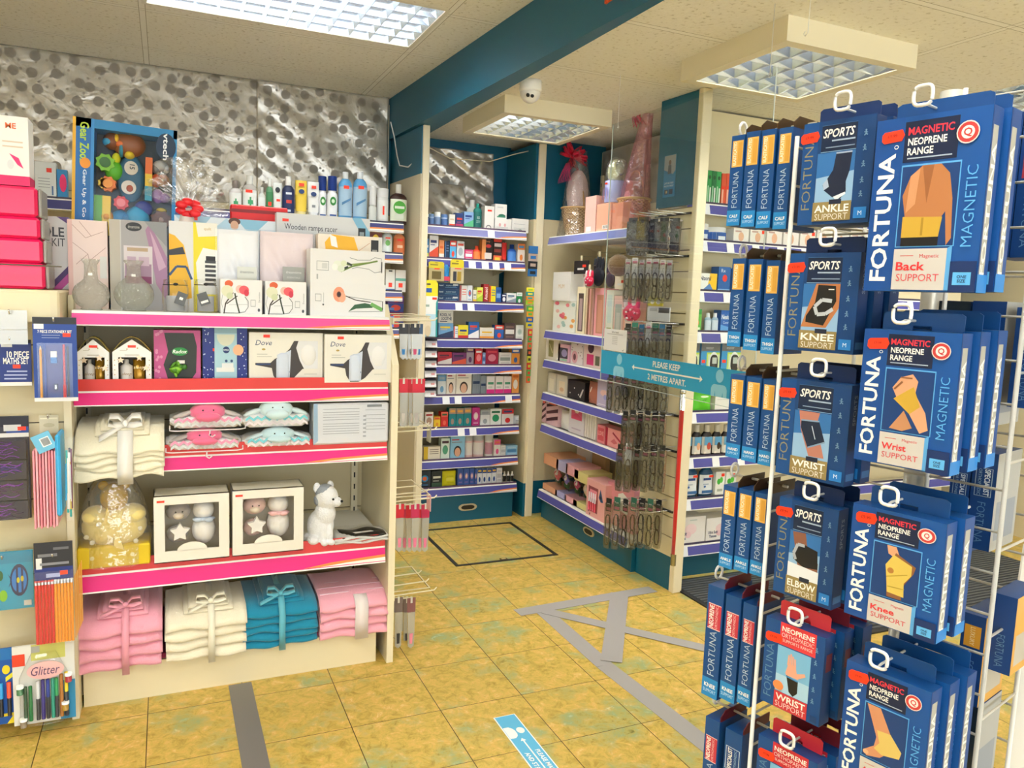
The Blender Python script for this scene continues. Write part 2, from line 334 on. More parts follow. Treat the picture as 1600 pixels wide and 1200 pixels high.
# ---------------------------------------------------------------- ceiling lights
EM = bpy.data.materials.new('lit_diffuser'); EM.use_nodes = True
_b = EM.node_tree.nodes['Principled BSDF']; _b.inputs['Base Color'].default_value = (.8, .8, .8, 1); _b.inputs['Emission Color'].default_value = (1, .965, .90, 1); _b.inputs['Emission Strength'].default_value = LAMP
FIN = mat('#c9d2dc', .12, .95)
def light(name, label, x0, x1, y0, y1, z, drop, nx, ny, group=None):
    t = thing(name, label, 'ceiling light', ((x0+x1)/2, (y0+y1)/2, z-drop)); X = (x1-x0)/2; Y = (y1-y0)/2
    b = MB(); e = .045 if drop else .02; top = drop if drop else .10
    for a in ((-X, -X+e, -Y, Y), (X-e, X, -Y, Y), (-X+e, X-e, -Y, -Y+e), (-X+e, X-e, Y-e, Y)): b.box(a[0], a[1], a[2], a[3], 0, top, '#e9dfbf' if drop else '#e6e2d4')
    b.box(-X+e, X-e, -Y+e, Y-e, top-.012, top-.002, '#f4f2ea')
    b.obj('housing', t)
    MB().box(-X+e, X-e, -Y+e, Y-e, top-.02, top-.013, EM).obj('diffuser', t, label='glowing tube panel')
    f = MB(); fh = .045
    for i in range(nx+1):
        x = -X+e+.002+(2*X-2*e-.004)*i/nx; f.prism([(x-.012, fh), (x+.012, fh), (x+.001, .004), (x-.001, .004)], -Y+e, Y-e, FIN)
    for i in range(ny+1):
        y = -Y+e+.002+(2*Y-2*e-.004)*i/ny; f.prism([(y-.012, fh), (y+.012, fh), (y+.001, .004), (y-.001, .004)], -X+e, X-e, FIN, 'x')
    f.obj('louvre', t, label='mirrored louvre grid')
    return t
light('ceiling_light', 'surface mounted square light with cream sides above the hanging wires, nearest box-shaped fitting', 1.935, 2.56, 2.15, 2.75, 2.40, .085, 5, 5)
light('ceiling_light', 'smaller looking square box-shaped light beside the camera dome at the back', 1.53, 2.14, 3.63, 4.22, 2.40, .085, 6, 6)
light('ceiling_light', 'wide recessed louvred light in the ceiling above the pink gondola', -.08, 1.13, 3.30, 3.90, 2.62, 0, 12, 5)
light('ceiling_light', 'recessed louvred light at the right edge of the photo above the spinner', 3.34, 4.54, 2.05, 2.65, 2.40, 0, 12, 5)
for k, (a, b) in enumerate(((-1.3, -.7), (2.6, -.9))):  # unseen lamps added behind the camera to brighten the room
    light('ceiling_light', ('recessed louvred light over the left front of the shop', 'recessed louvred light over the right front of the shop')[k], a, a+1.2, b, b+.6, 2.62 if a < 1 else 2.40, 0, 12, 5)
light('ceiling_light', 'recessed louvred light above the front aisle left of the spinner', .05, 1.25, .25, .85, 2.62, 0, 12, 5)  # added lamp, out of view, to light the spinner front from above
light('ceiling_light', 'recessed louvred light over the stationery wall', -1.5, -.3, 1.3, 1.9, 2.62, 0, 12, 5)  # another out-of-view lamp, added for even brightness

# ---------------------------------------------------------------- security dome, cables, clip sign
p = on(820, 125, 2, 2.4)
t = thing('security_camera', 'white dome security camera on the ceiling beside the blue beam', 'security camera', (p.x+.03, p.y, 2.33))
MB().lathe([(.001, .0701), (.05, .07), (.052, .03), (.05, .02)], WHITE, 24).obj('base', t)
MB().ball((0, 0, .018), (.047, .047, .047), '#eceae4', 24).obj('dome', t)
hd = MB()
for s in (-1, 1): hd.ball((-.018+s*.011, -.038, -.004), (.009, .006, .009), '#15171c', 12)
hd.obj('lens', t, label='pair of dark camera lenses')
q = on(948, 8, 2, 2.42)
t = thing('hanging_clip', 'small orange clip hanging from the blue ceiling beam', 'clip', (1.398, 2.42, 2.43))
MB().box(-.012, 0.0, -.012, .012, 0, .045, '#ff6a1a').box(-.02, -.012, -.006, .006, -.01, .02, '#d94a10').obj('orange_tab', t)
cb = MB().tube([(1.285, 4.85, 2.46), (1.29, 4.78, 2.36), (1.30, 4.74, 2.24), (1.305, 4.70, 2.18), (1.33, 4.60, 2.16), (1.36, 4.50, 2.2), (1.375, 4.44, 2.24)], .004, WHITE)
tag(cb.obj('wall_cable'), 'thin white cable running down the blue panel under the ceiling beam', 'cable')
cb = MB().tube([(1.42, 4.60, 2.30), (1.6, 4.62, 2.24), (1.85, 4.6, 2.245), (2.0, 4.58, 2.30), (2.10, 4.56, 2.33)], .0035, '#d9cfae')
tag(cb.obj('wall_cable'), 'thin cable drooping across the top of the far medicine bay', 'cable')

# ---------------------------------------------------------------- bays
class Bay:
    def __init__(s, pp, n, name):
        s.pp = Vector(pp); s.n = Vector((n[0], n[1], 0)).normalized(); s.rz = math.atan2(s.n.x, -s.n.y)
        s.X = Vector((cos(s.rz), sin(s.rz), 0)); s.name = name
    def hit(s, px, py, off=0):
        d = ray(px, py); t = ((s.pp+s.n*off-O3).dot(s.n))/d.dot(s.n); P = O3+d*t; return (P-s.pp).dot(s.X), P.z
    def at(s, a, z, off=0): q = s.pp+s.X*a+s.n*off; return Vector((q.x, q.y, z))
    def span(s, x0, x1, yt, z0, off=0):
        a, z = s.hit(x0, yt, off); yb = proj(s.at(a, z0, off))[1]; a0 = s.hit(x0, (yt+yb)/2, off)[0]
        b, z2 = s.hit(x1, yt, off); yb2 = proj(s.at(b, z0, off))[1]; b0 = s.hit(x1, (yt+yb2)/2, off)[0]
        return a0, b0, (z+z2)/2-z0
B2 = Bay((1.40, 4.45, 0), (0, -1), 'far medicine bay')
G3 = Bay((2.20, 4.42, 0), (-1, 0), 'gift bay')
G4 = Bay((2.33, 3.20, 0), (0, -1), 'right-hand pharmacy bay')
W1 = Bay((-.9, 4.50, 0), (0, -1), 'back wall unit')
G1 = Bay((-.27, 2.80, 0), (0, -1), 'pink gondola')
ZB = [1.815, 1.625, 1.37, 1.145, .985, .80, .60, .40, .225]
ZG3 = [1.795, 1.215, 1.03, .82, .615, .185]
def lipstrip(b, x0, x1, y, zt, zb, base, tail='#f08a3c', swoosh=True, white=True, tilt=.012):
    # angled ticket strip: white channel with a coloured insert ending in an orange flash
    b.prism([(y+.02, zt), (y-.002, zt), (y-.002-tilt, zb), (y+.012, zb-.002)], x0, x1, WHITE, 'x')
    Hh = zt-zb; N = Vector((0, -1, -tilt/Hh)).normalized(); Z = Vector((0, -tilt, -Hh)).normalized()*-1
    fr = (Vector((x0, y-.002-tilt, zb)), Vector((1, 0, 0)), Z, Vector((0, -1, .2)).normalized())
    W = x1-x0; ops = [('r', .0, 1, .08, .90, base)]
    if swoosh: ops += [('p', [(.70, .12), (.80, .33), (.9, .42), (1, .5), (1, .12)], tail), ('p', [(.76, .12), (.86, .24), (1, .34), (1, .12)], '#f6f0e6')]
    b.draw(ops, W, Hh, fr=fr)
def tickets(b, x0, x1, y, zt, zb, fr, tilt=.012):
    for f in fr:
        x = x0+(x1-x0)*f; b.prism([(y-.0045, zt-.004), (y-.006, zt-.004), (y-.006-tilt, zb+.003), (y-.0045-tilt, zb+.003)], x, x+.045, '#eef0f4', 'x')
def shelf(parent, w, depth, z, zt, zb, base, x0=0, front=0, riser=None, tk=(), swoosh=True, th=.022, col=WHITE, rev=False):
    s = MB().box(x0, x0+w, front+.005, front+depth, z-th, z, col)
    for a in (.02, w-.05): s.prism([(front+depth*.3, z-th), (front+depth, z-th), (front+depth, z-th-.045), (front+depth*.5, z-th-.006)], x0+a, x0+a+.012, CREAMS, 'x')
    so = s.obj('shelf', parent); l = MB(); lipstrip(l, x0, x0+w, front, zt, zb, base, swoosh=swoosh)
    if tk: tickets(l, x0, x0+w, front, zt, zb, tk)
    l.obj('ticket_strip', so)
    if riser: MB().box(x0, x0+w, front+.004, front+.008, z, z+.022, riser).obj('shelf_riser', so)
    return so
def slots(b, x, y, z0, z1, hw=.013):
    b.box(x-hw, x+hw, y-.02, y, z0, z1, CREAMS); z = z0+.03
    while z < z1-.03: b.box(x-.003, x+.003, y-.0205, y-.02, z, z+.022, '#1d1a16'); z += .05
# --- far medicine bay (seven-foot bay between the two posts)
t = thing('shelving_bay', 'tall cream and teal medicine shelving bay at the far end of the shop', 'shelving', (1.40, 4.45, 0))
MB().box(0.0, .655, .42, .44, .1, 1.93, CREAM).obj('back_panel', t)
MB().box(0.0, .72, .44, .46, 1.9, 2.40, TEAL).obj('top_panel', t)
k = MB().box(.0, .64, .03, .06, .0, .165, TEAL).obj('kick_panel', t)
def vent(parent, x, z, y, rz=0):
    v = MB(); P = [(x+.042*cos(a)*1.0+(.02 if cos(a) > 0 else -.02), z+.022*sin(a)) for a in [2*pi*i/20 for i in range(20)]]
    v.prism(P, y-.006, y, mat('#d6ccb0', .3, .4)); v.prism([(x+(a-x)*.72, z+(c-z)*.62) for a, c in P], y-.008, y-.006, '#2b2418')
    return v.obj('finger_pull', parent, rz=rz, label='oval metal finger pull')
vent(t, .33, .085, .03)
for i, z in enumerate(ZB):
    lo = z-.05; off = .0
    shelf(t, .65, .40, z-.012, z, lo, PURP if i != 0 else '#7d7fb8', riser='#5b4560', tk={0: (.60,), 1: (.3, .42, .55, .66, .78), 2: (.3, .42,), 4: (), 5: (.2, .32, .84), 6: (.36, .48), 8: ()}.get(i, ()))
MB().box(-.045, -.005, -.06, .0, 0, 2.372, CREAMS, .003).obj('post', t)
t2 = MB().box(.715, .765, -.01, .05, 0, 2.36, CREAMS, .003).obj('post', t)
for side, x in (('side_panel', -.005),): MB().box(x-.02, x, .0, .44, .2, 2.0, CREAM).obj(side, t)
sp = MB().prism([(.69, .42), (.712, .42), (.715, -.0), (.70, -.0)], .22, 1.9, CREAM, 'z'); sp.prism([(.688, .42), (.712, .42), (.715, -.0), (.698, -.0)], 0, .22, TEAL, 'z'); sp.prism([(.688, .42), (.712, .42), (.715, -.0), (.698, -.0)], 1.9, 2.36, TEAL, 'z'); sp.obj('side_panel', t)
# side wall between back wall unit and the bay
sw = MB(); Q = [(1.315, 4.955), (1.345, 4.955), (1.37, 4.40), (1.348, 4.40)]
sw.prism(Q, 0, 2.10, mat('#d9ccb0', .5), 'z'); sw.prism(Q, 2.10, 2.368, TEAL, 'z'); slots(sw, 1.285, 4.955, 1.0, 2.58); struct('wall_side', sw)
# panel between far bay and gift bay
cw = MB().box(2.165, 2.62, 4.50, 4.53, .22, 1.91, CREAM).box(2.165, 2.62, 4.50, 4.53, 1.91, 2.4, TEAL).box(2.165, 2.62, 4.50, 4.53, 0, .22, TEAL); struct('wall_corner', cw)
# foil over the far bay
fo = MB().sheet(crumple(1.41, 1.98, 1.93, 2.34, 4.86, .010, 60, 50, 9, .03), 60, 50, FOIL, .001)
fo.sheet(crumple(1.42, 1.72, 1.90, 2.10, 4.72, .014, 60, 50, 12, .10), 40, 30, FOIL, .001)
tag(fo.obj('foil_sheet'), 'crumpled silver spotted foil hung behind the top shelf of the far medicine bay', 'foil wrap')
# --- gift bay facing left
t = thing('shelving_bay', 'gift shelving bay facing left with cream back and teal base', 'shelving', G3.pp, G3.rz)
L3 = 1.08
MB().box(-.02, L3, .36, .38, .1, 2.35, CREAM).obj('back_panel', t)
MB().box(0.0, L3, .02, .05, 0, .13, TEAL).obj('kick_panel', t); vent(t, .63, .085, .02)
for i, z in enumerate(ZG3):
    shelf(t, (.93 if i == 0 else 1.0 if i < 5 else 1.07), .36, z-.012, z, z-.052, '#5a5bb0' if i else '#7f86c6', swoosh=False, riser=None if i else None)
b = MB()
for i in range(3): slots(b, .02+i*.52, .36, .3, 2.2)
b.obj('slotted_upright', t)
MB().box(0, L3, .352, .36, 1.98, 2.35, FOIL).obj('foil_lining', t)
# --- slatted end panel carrying reading glasses
SP = Bay((2.245, 3.335, 0), (-1, -.06), 'slat panel')
SL = .285
t = thing('slatwall_panel', 'cream slatted panel with teal base holding the reading glasses', 'display panel', SP.pp, SP.rz)
z = .17; i = 0
while z < 1.86:
    MB().box(0, SL, 0, .016, z, min(z+.094, 1.87), CREAM).box(0, SL, .008, .02, z+.094, z+.1, '#8d8060').obj('slat', t); z += .1
MB().box(0, SL, 0, .02, 0, .17, TEAL).obj('base_panel', t); MB().box(0, SL, 0, .02, 1.88, 2.398, TEAL).obj('top_panel', t)
MB().box(SL, SL+.035, -.01, .045, 0, 2.398, CREAMS, .003).obj('post', t)
# poster on the blue panel
a0, zz0 = SP.hit(1033, 236); a1, zz1 = SP.hit(1062, 302)
po = MB().box(-.045, .045, -.0012, 0, 0, .2, '#2c82b8'); po.draw([('r', .02, .98, .52, .99, '#9aa0a6'), ('p', [(.02, .5), (.98, .5), (.98, .62), (.5, .40), (.02, .66)], '#2c82b8'), ('e', .5, .82, .11, .06, '#6f5a4c'), ('p', [(.34, .55), (.66, .55), (.62, .76), (.38, .76)], '#4d5560'),
    ('t', 'CAPTURE EVERY', .5, .33, .045, .8, '#e8f0f6'), ('t', 'PHOTO PRINT', .5, .26, .045, .8, '#e8f0f6'), ('r', .15, .45, .06, .18, '#1a3f63'), ('r', .52, .85, .06, .18, '#20344a'), ('e', .33, .12, .07, .035, '#c9b27c')], .09, .2, -.0014)
q = SP.at((a0+a1)/2, zz1-.01, .002); tag(po.obj('poster', loc=q, rz=SP.rz), 'small photo advert poster on the teal panel above the reading glasses', 'poster')
po2 = MB().box(-.04, .04, -.0012, 0, 0, .27, '#2470b0'); po2.draw([('r', .02, .98, .55, .99, '#a8a49e'), ('p', [(.02, .55), (.98, .55), (.5, .35)], '#a8a49e'), ('e', .5, .85, .16, .06, '#7a6a5c'), ('r', .2, .8, .12, .2, '#123a66'), ('t', 'PHOTO', .5, .29, .05, .7, '#e8f0f6')], .08, .27, -.0014)
tag(po2.obj('poster', loc=(1.351, 4.47, 1.46), rz=-pi/2-.045), 'narrow blue photo poster on the cream side wall left of the far bay', 'poster')
# --- right hand pharmacy bay facing the camera
ZG4 = [1.91, 1.73, 1.48, 1.275, 1.06, .865, .63, .41, .165]
t = thing('shelving_bay', 'pharmacy shelving facing the camera behind the slat panel and spinner', 'shelving', (2.33, 3.2, 0))
MB().box(.0, 2.2, .125, .135, .1, 2.39, CREAM).obj('back_panel', t); MB().box(-.01, 2.2, .0, .03, 0, .105, mat('#0a4f63', .5)).obj('kick_panel', t)
for i, z in enumerate(ZG4): shelf(t, 2.2, .125, z-.012, z, z-.055, '#4f50a0', swoosh=False, riser='#3d3550', tk=[(.04+.075*j) for j in range(12)] if i in (0, 1, 2, 3, 6) else (.04, .3, .5), col='#e9e4d6')
# --- back wall unit
ZW = [1.815, 1.64, 1.42, 1.2]
t = thing('shelving_bay', 'back wall toiletries shelving behind the pink gondola', 'shelving', (-.9, 4.5, 0))
b = MB()
z = .1
while z < 1.85: b.box(-1.6, 2.215, .40, .42, z, z+.145, '#cdbf98').box(-1.6, 2.215, .405, .42, z+.145, z+.15, '#6e6346'); z += .15
b.obj('back_panel', t)
for i, z in enumerate(ZW): shelf(t, 3.3 if i == 0 else 1.2, .38, z-.012, z, z-.055, '#41437e' if i == 0 else '#5d5f9a', x0=-1.12 if i == 0 else .98, riser='#3c3b50', tk=(.86,) if i == 0 else ())
# --- pink gondola
t = thing('gondola_shelving', 'cream gondola with bright pink shelf edges in the left foreground', 'shelving', G1.pp)
bp = MB(); z = .1
while z < 1.25: bp.box(-.02, 1.03, .44, .46, z, z+.195, '#d9cba4').box(-.02, 1.03, .445, .46, z+.195, z+.2, '#7d7050'); z += .2
bp.obj('back_panel', t)
u = MB(); slots(u, .0, .44, .1, 1.3); u.obj('slotted_upright', t); u = MB(); slots(u, .995, .44, .1, 1.3); u.obj('slotted_upright', t)
ZG1 = [1.325, 1.085, .862, .485, .150]
pk = '#e60a7c'
for i, (z, zt, zb) in enumerate(((1.325, 1.322, 1.278), (1.085, 1.068, 1.02), (.862, .845, .795), (.485, .462, .40))):
    shelf(t, 1.02, .44, z, zt, zb, '#ee4f9e' if i == 0 else pk, th=.018)
    if i: MB().prism([(-.004, zt), (.0, zt), (.008, z+.02), (.004, z+.02)], 0, 1.02, '#d8322a', 'x').obj('red_edging', t)
MB().box(0, 1.0, .01, .46, .135, .150, '#8e1247').obj('base_shelf', t); MB().box(.005, .995, .01, .03, .0, .128, CREAM).obj('kick_panel', t)
e = MB(); e.prism([(-.02, 0), (-.02, 1.15), (.15, 1.37), (.95, 1.37), (.95, 0)], 1.03, 1.055, CREAMS, 'x'); e.obj('end_panel', t)
b = MB().box(-.02, -.004, .1, .46, 0, 1.37, CREAM); b.obj('end_panel', t)
# --- stationery wall at far left
t = thing('gondola_shelving', 'cream slatted stationery display at the left edge with a box rail on top', 'shelving', (-.29, 2.75, 0))
b = MB(); z = .02; k = 0
for z in [.02+.24*i for i in range(6)]: b.box(-1.6, .0, .0, .02, z, min(z+.236, 1.27), '#dccfa8').box(-1.6, .0, .004, .02, z+.236, z+.24, '#4f472f')
b.obj('slat_panel', t)
MB().box(-1.6, -.003, -.04, .40, 1.285, 1.385, CREAM, .006).draw([('r', .02, .985, .1, .9, '#e9deb8')], 1.597, .10, fr=(Vector((-1.6, -.04, 1.285)), Vector((1, 0, 0)), Vector((0, 0, 1)), Vector((0, -1, 0)))).obj('top_rail', t)
MB().box(-.003, .018, -.01, .08, 0, 1.285, CREAMS).obj('end_post', t)
# ---------------------------------------------------------------- floor features
def strip(name, label, pts, wd, col, z=.0006, cat='tape', zt=.0008):
    b = MB()
    for (a, c) in zip(pts[:-1], pts[1:]):
        d = Vector((c[0]-a[0], c[1]-a[1])).normalized(); n = Vector((-d.y, d.x))*wd/2
        b.prism([(a[0]+n.x, a[1]+n.y), (a[0]-n.x, a[1]-n.y), (c[0]-n.x, c[1]-n.y), (c[0]+n.x, c[1]+n.y)], z, z+zt, col, 'z')
    return tag(b.obj(name), label, cat, 'grey tape strips on the floor')
F = lambda px, py: (lambda q: (q.x, q.y))(on(px, py, 2, 0))
TP = mat('#a3a09e', .35)
strip('floor_tape', 'grey tape strip running from the pink gondola to the front left', [(.228, 2.80), (.23, 2.26), (.232, 1.4)], .078, mat('#77736f', .4))
strip('floor_tape', 'long grey tape strip curving past the tape corner to the spinner foot', [F(843, 950), F(945, 1040), F(1035, 1110), F(1130, 1185), F(1250, 1290)], .075, TP)
strip('floor_tape', 'grey tape strip from the tape corner towards the glasses panel', [F(808, 958), F(1020, 921)], .075, TP, z=.0016)
strip('floor_tape', 'grey tape strip from the tape corner towards the middle of the spinner', [F(850, 955), F(1150, 1025)], .065, TP, z=.0026)
strip('floor_tape', 'grey tape cross strip joining the other two tape lines', [F(968, 928), F(955, 1035)], .085, TP, z=.0036)
# access hatch
hx0, hx1, hy0, hy1 = 1.375, 1.978, 3.70, 4.355
t = thing('floor_hatch', 'square access hatch with dark metal frame set in the tiled floor', 'hatch', (hx0, hy0, 0)); W, D = hx1-hx0, hy1-hy0
MB().box(0, W, 0, .02, 0, .003, '#2b2a26').box(0, W, D-.02, D, 0, .003, '#2b2a26').box(0, .02, .02, D-.02, 0, .003, '#2b2a26').box(W-.02, W, .02, D-.02, 0, .003, '#2b2a26').obj('frame', t)
q = F(787, 874); MB().box(q[0]-hx0-.02, q[0]-hx0+.02, q[1]-hy0-.012, q[1]-hy0+.012, 0, .004, '#5b4426').box(q[0]-hx0-.012, q[0]-hx0+.012, q[1]-hy0-.006, q[1]-hy0+.006, .004, .005, '#c8b27a').obj('lifting_ring', t)
# floor sticker
A = [F(770, 1122), F(801, 1118)]; sx0, sx1, sy1 = .995, 1.075, 2.275
st = MB().box(0, sx1-sx0, -.8, 0, .0006, .0016, '#e9eef2')
W = sx1-sx0; fr = (Vector((0, 0, .0017)), Vector((0, -1, 0)), Vector((1, 0, 0)), Vector((0, 0, 1)))
st.draw([('r', .005, .995, .05, .95, '#5cb4dc'), ('e', .125, .70, .022, .17, WHITE), ('p', [(.09, .06), (.09, .3), (.105, .42), (.12, .47), (.145, .47), (.16, .42), (.172, .3), (.172, .06)], WHITE), ('l', [(.19, .5), (.7, .5)], .006, WHITE), ('p', [(.18, .5), (.2, .62), (.2, .38)], WHITE),
         ('t', 'PLEASE MAINTAIN DISTANCE', .45, .74, .2, .5, WHITE, 0, 'b'), ('t', 'AND STAY 2 METRES APART', .45, .26, .2, .5, WHITE, 0, 'b')], .8, W, fr=fr)
tag(st.obj('floor_sticker', loc=(sx0, sy1, 0)), 'blue distancing sticker with white figure stuck on the floor', 'floor sticker')
# ribbed entrance mat in front of the pharmacy bay
m = MB().box(0, 2.2, 0, .82, 0, .008, '#26282a'); y = .03
while y < .8: m.box(.02, 2.18, y, y+.012, .008, .012, '#55595c'); y += .026
tag(m.obj('entrance_mat', loc=(2.30, 2.33, 0)), 'dark ribbed mat on the floor in front of the pharmacy bay', 'mat')
# red rope with chrome ends beside the panel post
t = thing('barrier_rope', 'red hanging barrier rope with chrome ends beside the slat panel post', 'barrier rope', (0, 0, 0))
a = on(1067, 600, 1, 3.05); b = on(1045, 895, 1, 3.05)
lo = Vector((2.365, 3.03, .18)); lt = on(1066, 640, 1, 3.03); lb = on(1053, 866, 1, 3.03)
MB().tube([lt, lt.lerp(lb, .33), lt.lerp(lb, .66), lb], .0135, mat('#d6200f', .8, sheen=.5), 12).obj('rope', t)
d = (lt-lb).normalized(); CH = mat('#cfd0cc', .2, .9)
MB().tube([lt-d*.002, lt+d*.075], .0155, CH, 12).ball(lt+d*.085, .017, CH).tube([lt+d*.10+Vector((0, .0, 0))+Vector((.014*cos(i), 0, .014*sin(i))) for i in [j*.7 for j in range(9)]], .003, CH, 6).obj('top_cap', t)
MB().tube([lb+d*.002, lb-d*.055], .0155, mat('#d8cfa6', .25, .7), 12).tube([lb-d*.05, lb-d*.10], .005, CH, 8).obj('bottom_cap', t)
# counter end at the right edge
#t = thing('shop_counter', 'white framed counter with beige side at the right edge of the photo', 'counter', (1.95, .86, 0))
# ---------------------------------------------------------------- small goods
def sticker(ops, x, z, w=.3, h=.07): return ops+[('r', x-w/2, x+w/2, z-h/2, z+h/2, RED)]
def carton(w, h, d, col, ops=(), top=None):
    b = MB().box(-w/2, w/2, -d/2, d/2, 0, h, col); b.draw(list(ops), w, h, -d/2); 
    if top: b.box(-w/2+.001, w/2-.001, -d/2+.001, d/2, h, h+.0006, top)
    return b
def bottle(name, label, loc, rz, w, h, col, cap, lab, ops=(), group=None, shoulder=.72, capr=.45, ey=.62, parent=None, pump=False):
    t = thing(name, label, 'bottle', loc, rz, group); r = w/2
    hb = h*shoulder if not pump else h*.66
    pr = [(r*.9, 0), (r, h*.02), (r, hb*.9), (r*.93, hb*.96), (r*.7, hb*1.03), (r*capr, hb*1.08)]
    MB().lathe(pr, col, 18, ey=ey).obj('body', t)
    z = hb*1.07
    if pump: MB().lathe([(r*.4, z), (r*.4, z+h*.07), (r*.14, z+h*.08), (r*.14, h*.93)], cap, 12).box(-r*.3, r*.75, -r*.2, r*.2, h*.93, h, cap).obj('pump_head', t)
    else: MB().lathe([(r*capr*1.02, z), (r*capr*1.02, h*.99), (r*capr*.9, h)], cap, 14).obj('cap', t)
    if lab:
        l = MB(); n = 8; V = []
        for i in range(n+1):
            a = -pi/2+(i/n-.5)*pi*.82
            for zz in (.12, .86): V.append((r*1.012*cos(a), r*1.012*ey*sin(a)-.0003, hb*zz))
        l.add(V, [(2*i, 2*i+2, 2*i+3, 2*i+1) for i in range(n)], lab, True)
        if ops: l.draw(list(ops), w*.8, hb*.74, fr=(Vector((-w*.4, -r*ey*1.02-.0006, hb*.12)), Vector((1, 0, 0)), Vector((0, 0, 1)), Vector((0, -1, 0))))
        l.obj('label', t)
    return t
def jar(w, h, col, cap, lab, ops=()):
    r = w/2; b = MB().lathe([(r*.95, 0), (r, h*.03), (r, h*.72), (r*.9, h*.76)], col, 18); b.lathe([(r*.98, h*.75), (r*.98, h), (r*.9, h)], cap, 18)
    n = 8; V = []
    for i in range(n+1):
        a = -pi/2+(i/n-.5)*pi*.9
        for zz in (.12, .66): V.append((r*1.015*cos(a), r*1.015*sin(a), h*zz))
    b.add(V, [(2*i, 2*i+2, 2*i+3, 2*i+1) for i in range(n)], lab, True)
    if ops: b.draw(list(ops), w*.5, h*.5, fr=(Vector((-w*.25, -r*1.03, h*.14)), Vector((1, 0, 0)), Vector((0, 0, 1)), Vector((0, -1, 0))))
    return b
def tubep(w, h, col, cap, ops=()):
    b = MB(); n = 16
    rings = [(w*.40, w*.34, 0), (w*.40, w*.34, h*.16), (w*.46, w*.32, h*.17), (w*.5, w*.2, h*.6), (w*.5, w*.03, h)]
    for i in range(len(rings)-1):
        V = []
        for (a, c, z) in rings[i:i+2]:
            for k in range(n): t = 2*pi*k/n; V.append((a*cos(t), c*sin(t), z))
        b.add(V, [(k, (k+1) % n, n+(k+1) % n, n+k) for k in range(n)], cap if i == 0 else col, True)
    b.draw(list(ops), w*.7, h*.7, -w*.36) if 0 else None
    f = (Vector((-w*.36, -w*.335, h*.22)), Vector((1, 0, 0)), Vector((0, .42*w*.3/h, 1)).normalized(), Vector((0, -1, .1)))
    if ops: b.draw(list(ops), w*.72, h*.7, fr=f, eps=.001)
    return b
def bag(w, h, d, col, ops=(), n=10):
    def fr(sg): return lambda u, v: ((u-.5)*w*(1-.06*sin(pi*v)*sin(3*v)), sg*d/2*min(1, (sin(pi*u)*sin(pi*max(v, .02))+.02)**.5)*(1+.12*sin(9*u+7*v)), v*h)
    b = MB().sheet(fr(-1), n, n, col).sheet(fr(1), n, n, col); b.draw(list(ops), w*.7, h*.7, fr=(Vector((-w*.35, -d/2-.003, h*.15)), Vector((1, 0, 0)), Vector((0, 0, 1)), Vector((0, -1, 0)))); return b
T = lambda s, x, z, h, w, c, rot=0, st='b': ('t', s, x, z, h, w, c, rot, st)
def R_(*a): return ('r',)+a
def band(z0, z1, c): return ('r', 0, 1, z0, z1, c)
def lines(x0, x1, zs, c='#8c8f96', th=.015): return [('r', x0, x1, z, z+th, c) for z in zs]
def generic(col, a, c2, k):
    # simple pack artworks chosen by number
    D = [[band(.0, .28, a), ('r', .15, .85, .55, .68, c2)]+lines(.15, .7, (.42, .36), c2), [('r', 0, .25, 0, 1, a)]+lines(.35, .9, (.75, .6, .45), c2, .04),
         [('e', .5, .45, .32, .22, a), ('r', .12, .88, .76, .88, c2)], [('p', [(0, 0), (1, 0), (1, .55), (0, .25)], a), ('r', .12, .8, .68, .8, c2)]+lines(.12, .6, (.58,), c2, .03),
         [band(.7, 1, a), ('r', .15, .85, .78, .9, c2), ('e', .5, .3, .22, .16, a)], [('r', .1, .9, .35, .62, a)]+lines(.15, .85, (.8, .74, .2, .14), c2, .02), [('e', .5, .55, .3, .2, a), ('e', .5, .55, .18, .12, c2)]+lines(.2, .8, (.15, .2), a, .02)]
    return D[k % len(D)]
CNT = {}
def place(bay, where, z0, kind, px0, px1, yt, desc, name, cat, col, ops=(), d=.06, off=-.035, cap=None, lab=None, group=None, gap=.985, **k):
    """stand one product on a shelf; its front keeps to the shelf front"""
    a, b_, hh = bay.span(px0, px1, yt, z0, off); w = max((b_-a)*gap, .006); hh = max(hh, .012); key = (bay.name, where); CNT[key] = CNT.get(key, 0)+1
    lb = k.pop('label', None) or '%s, %s from left %s' % (desc, ORD[CNT[key]-1], where)
    dd = d if kind in ('c', 'g') else w
    if kind in ('b', 'pb'): dd = w*.62
    loc = bay.at((a+b_)/2, z0, off-dd/2)
    if kind == 'c': o = tag(carton(w, hh, d, col, ops).obj(name, loc=loc, rz=bay.rz), lb, cat, group)
    elif kind == 'g': o = tag(bag(w, hh, d, col, ops).obj(name, loc=loc, rz=bay.rz), lb, cat, group)
    elif kind == 'j': o = tag(jar(w, hh, col, cap or WHITE, lab or WHITE, ops).obj(name, loc=loc, rz=bay.rz), lb, cat, group)
    elif kind == 't': o = tag(tubep(w, hh, col, cap or col, ops).obj(name, loc=loc, rz=bay.rz), lb, cat, group)
    elif kind in ('b', 'pb'): o = bottle(name, lb, loc, bay.rz, w, hh, col, cap or WHITE, lab, ops, group, pump=(kind == 'pb'), **k)
    return o, w, hh
def S(name): return 'on the %s shelf down of the far bay' % name
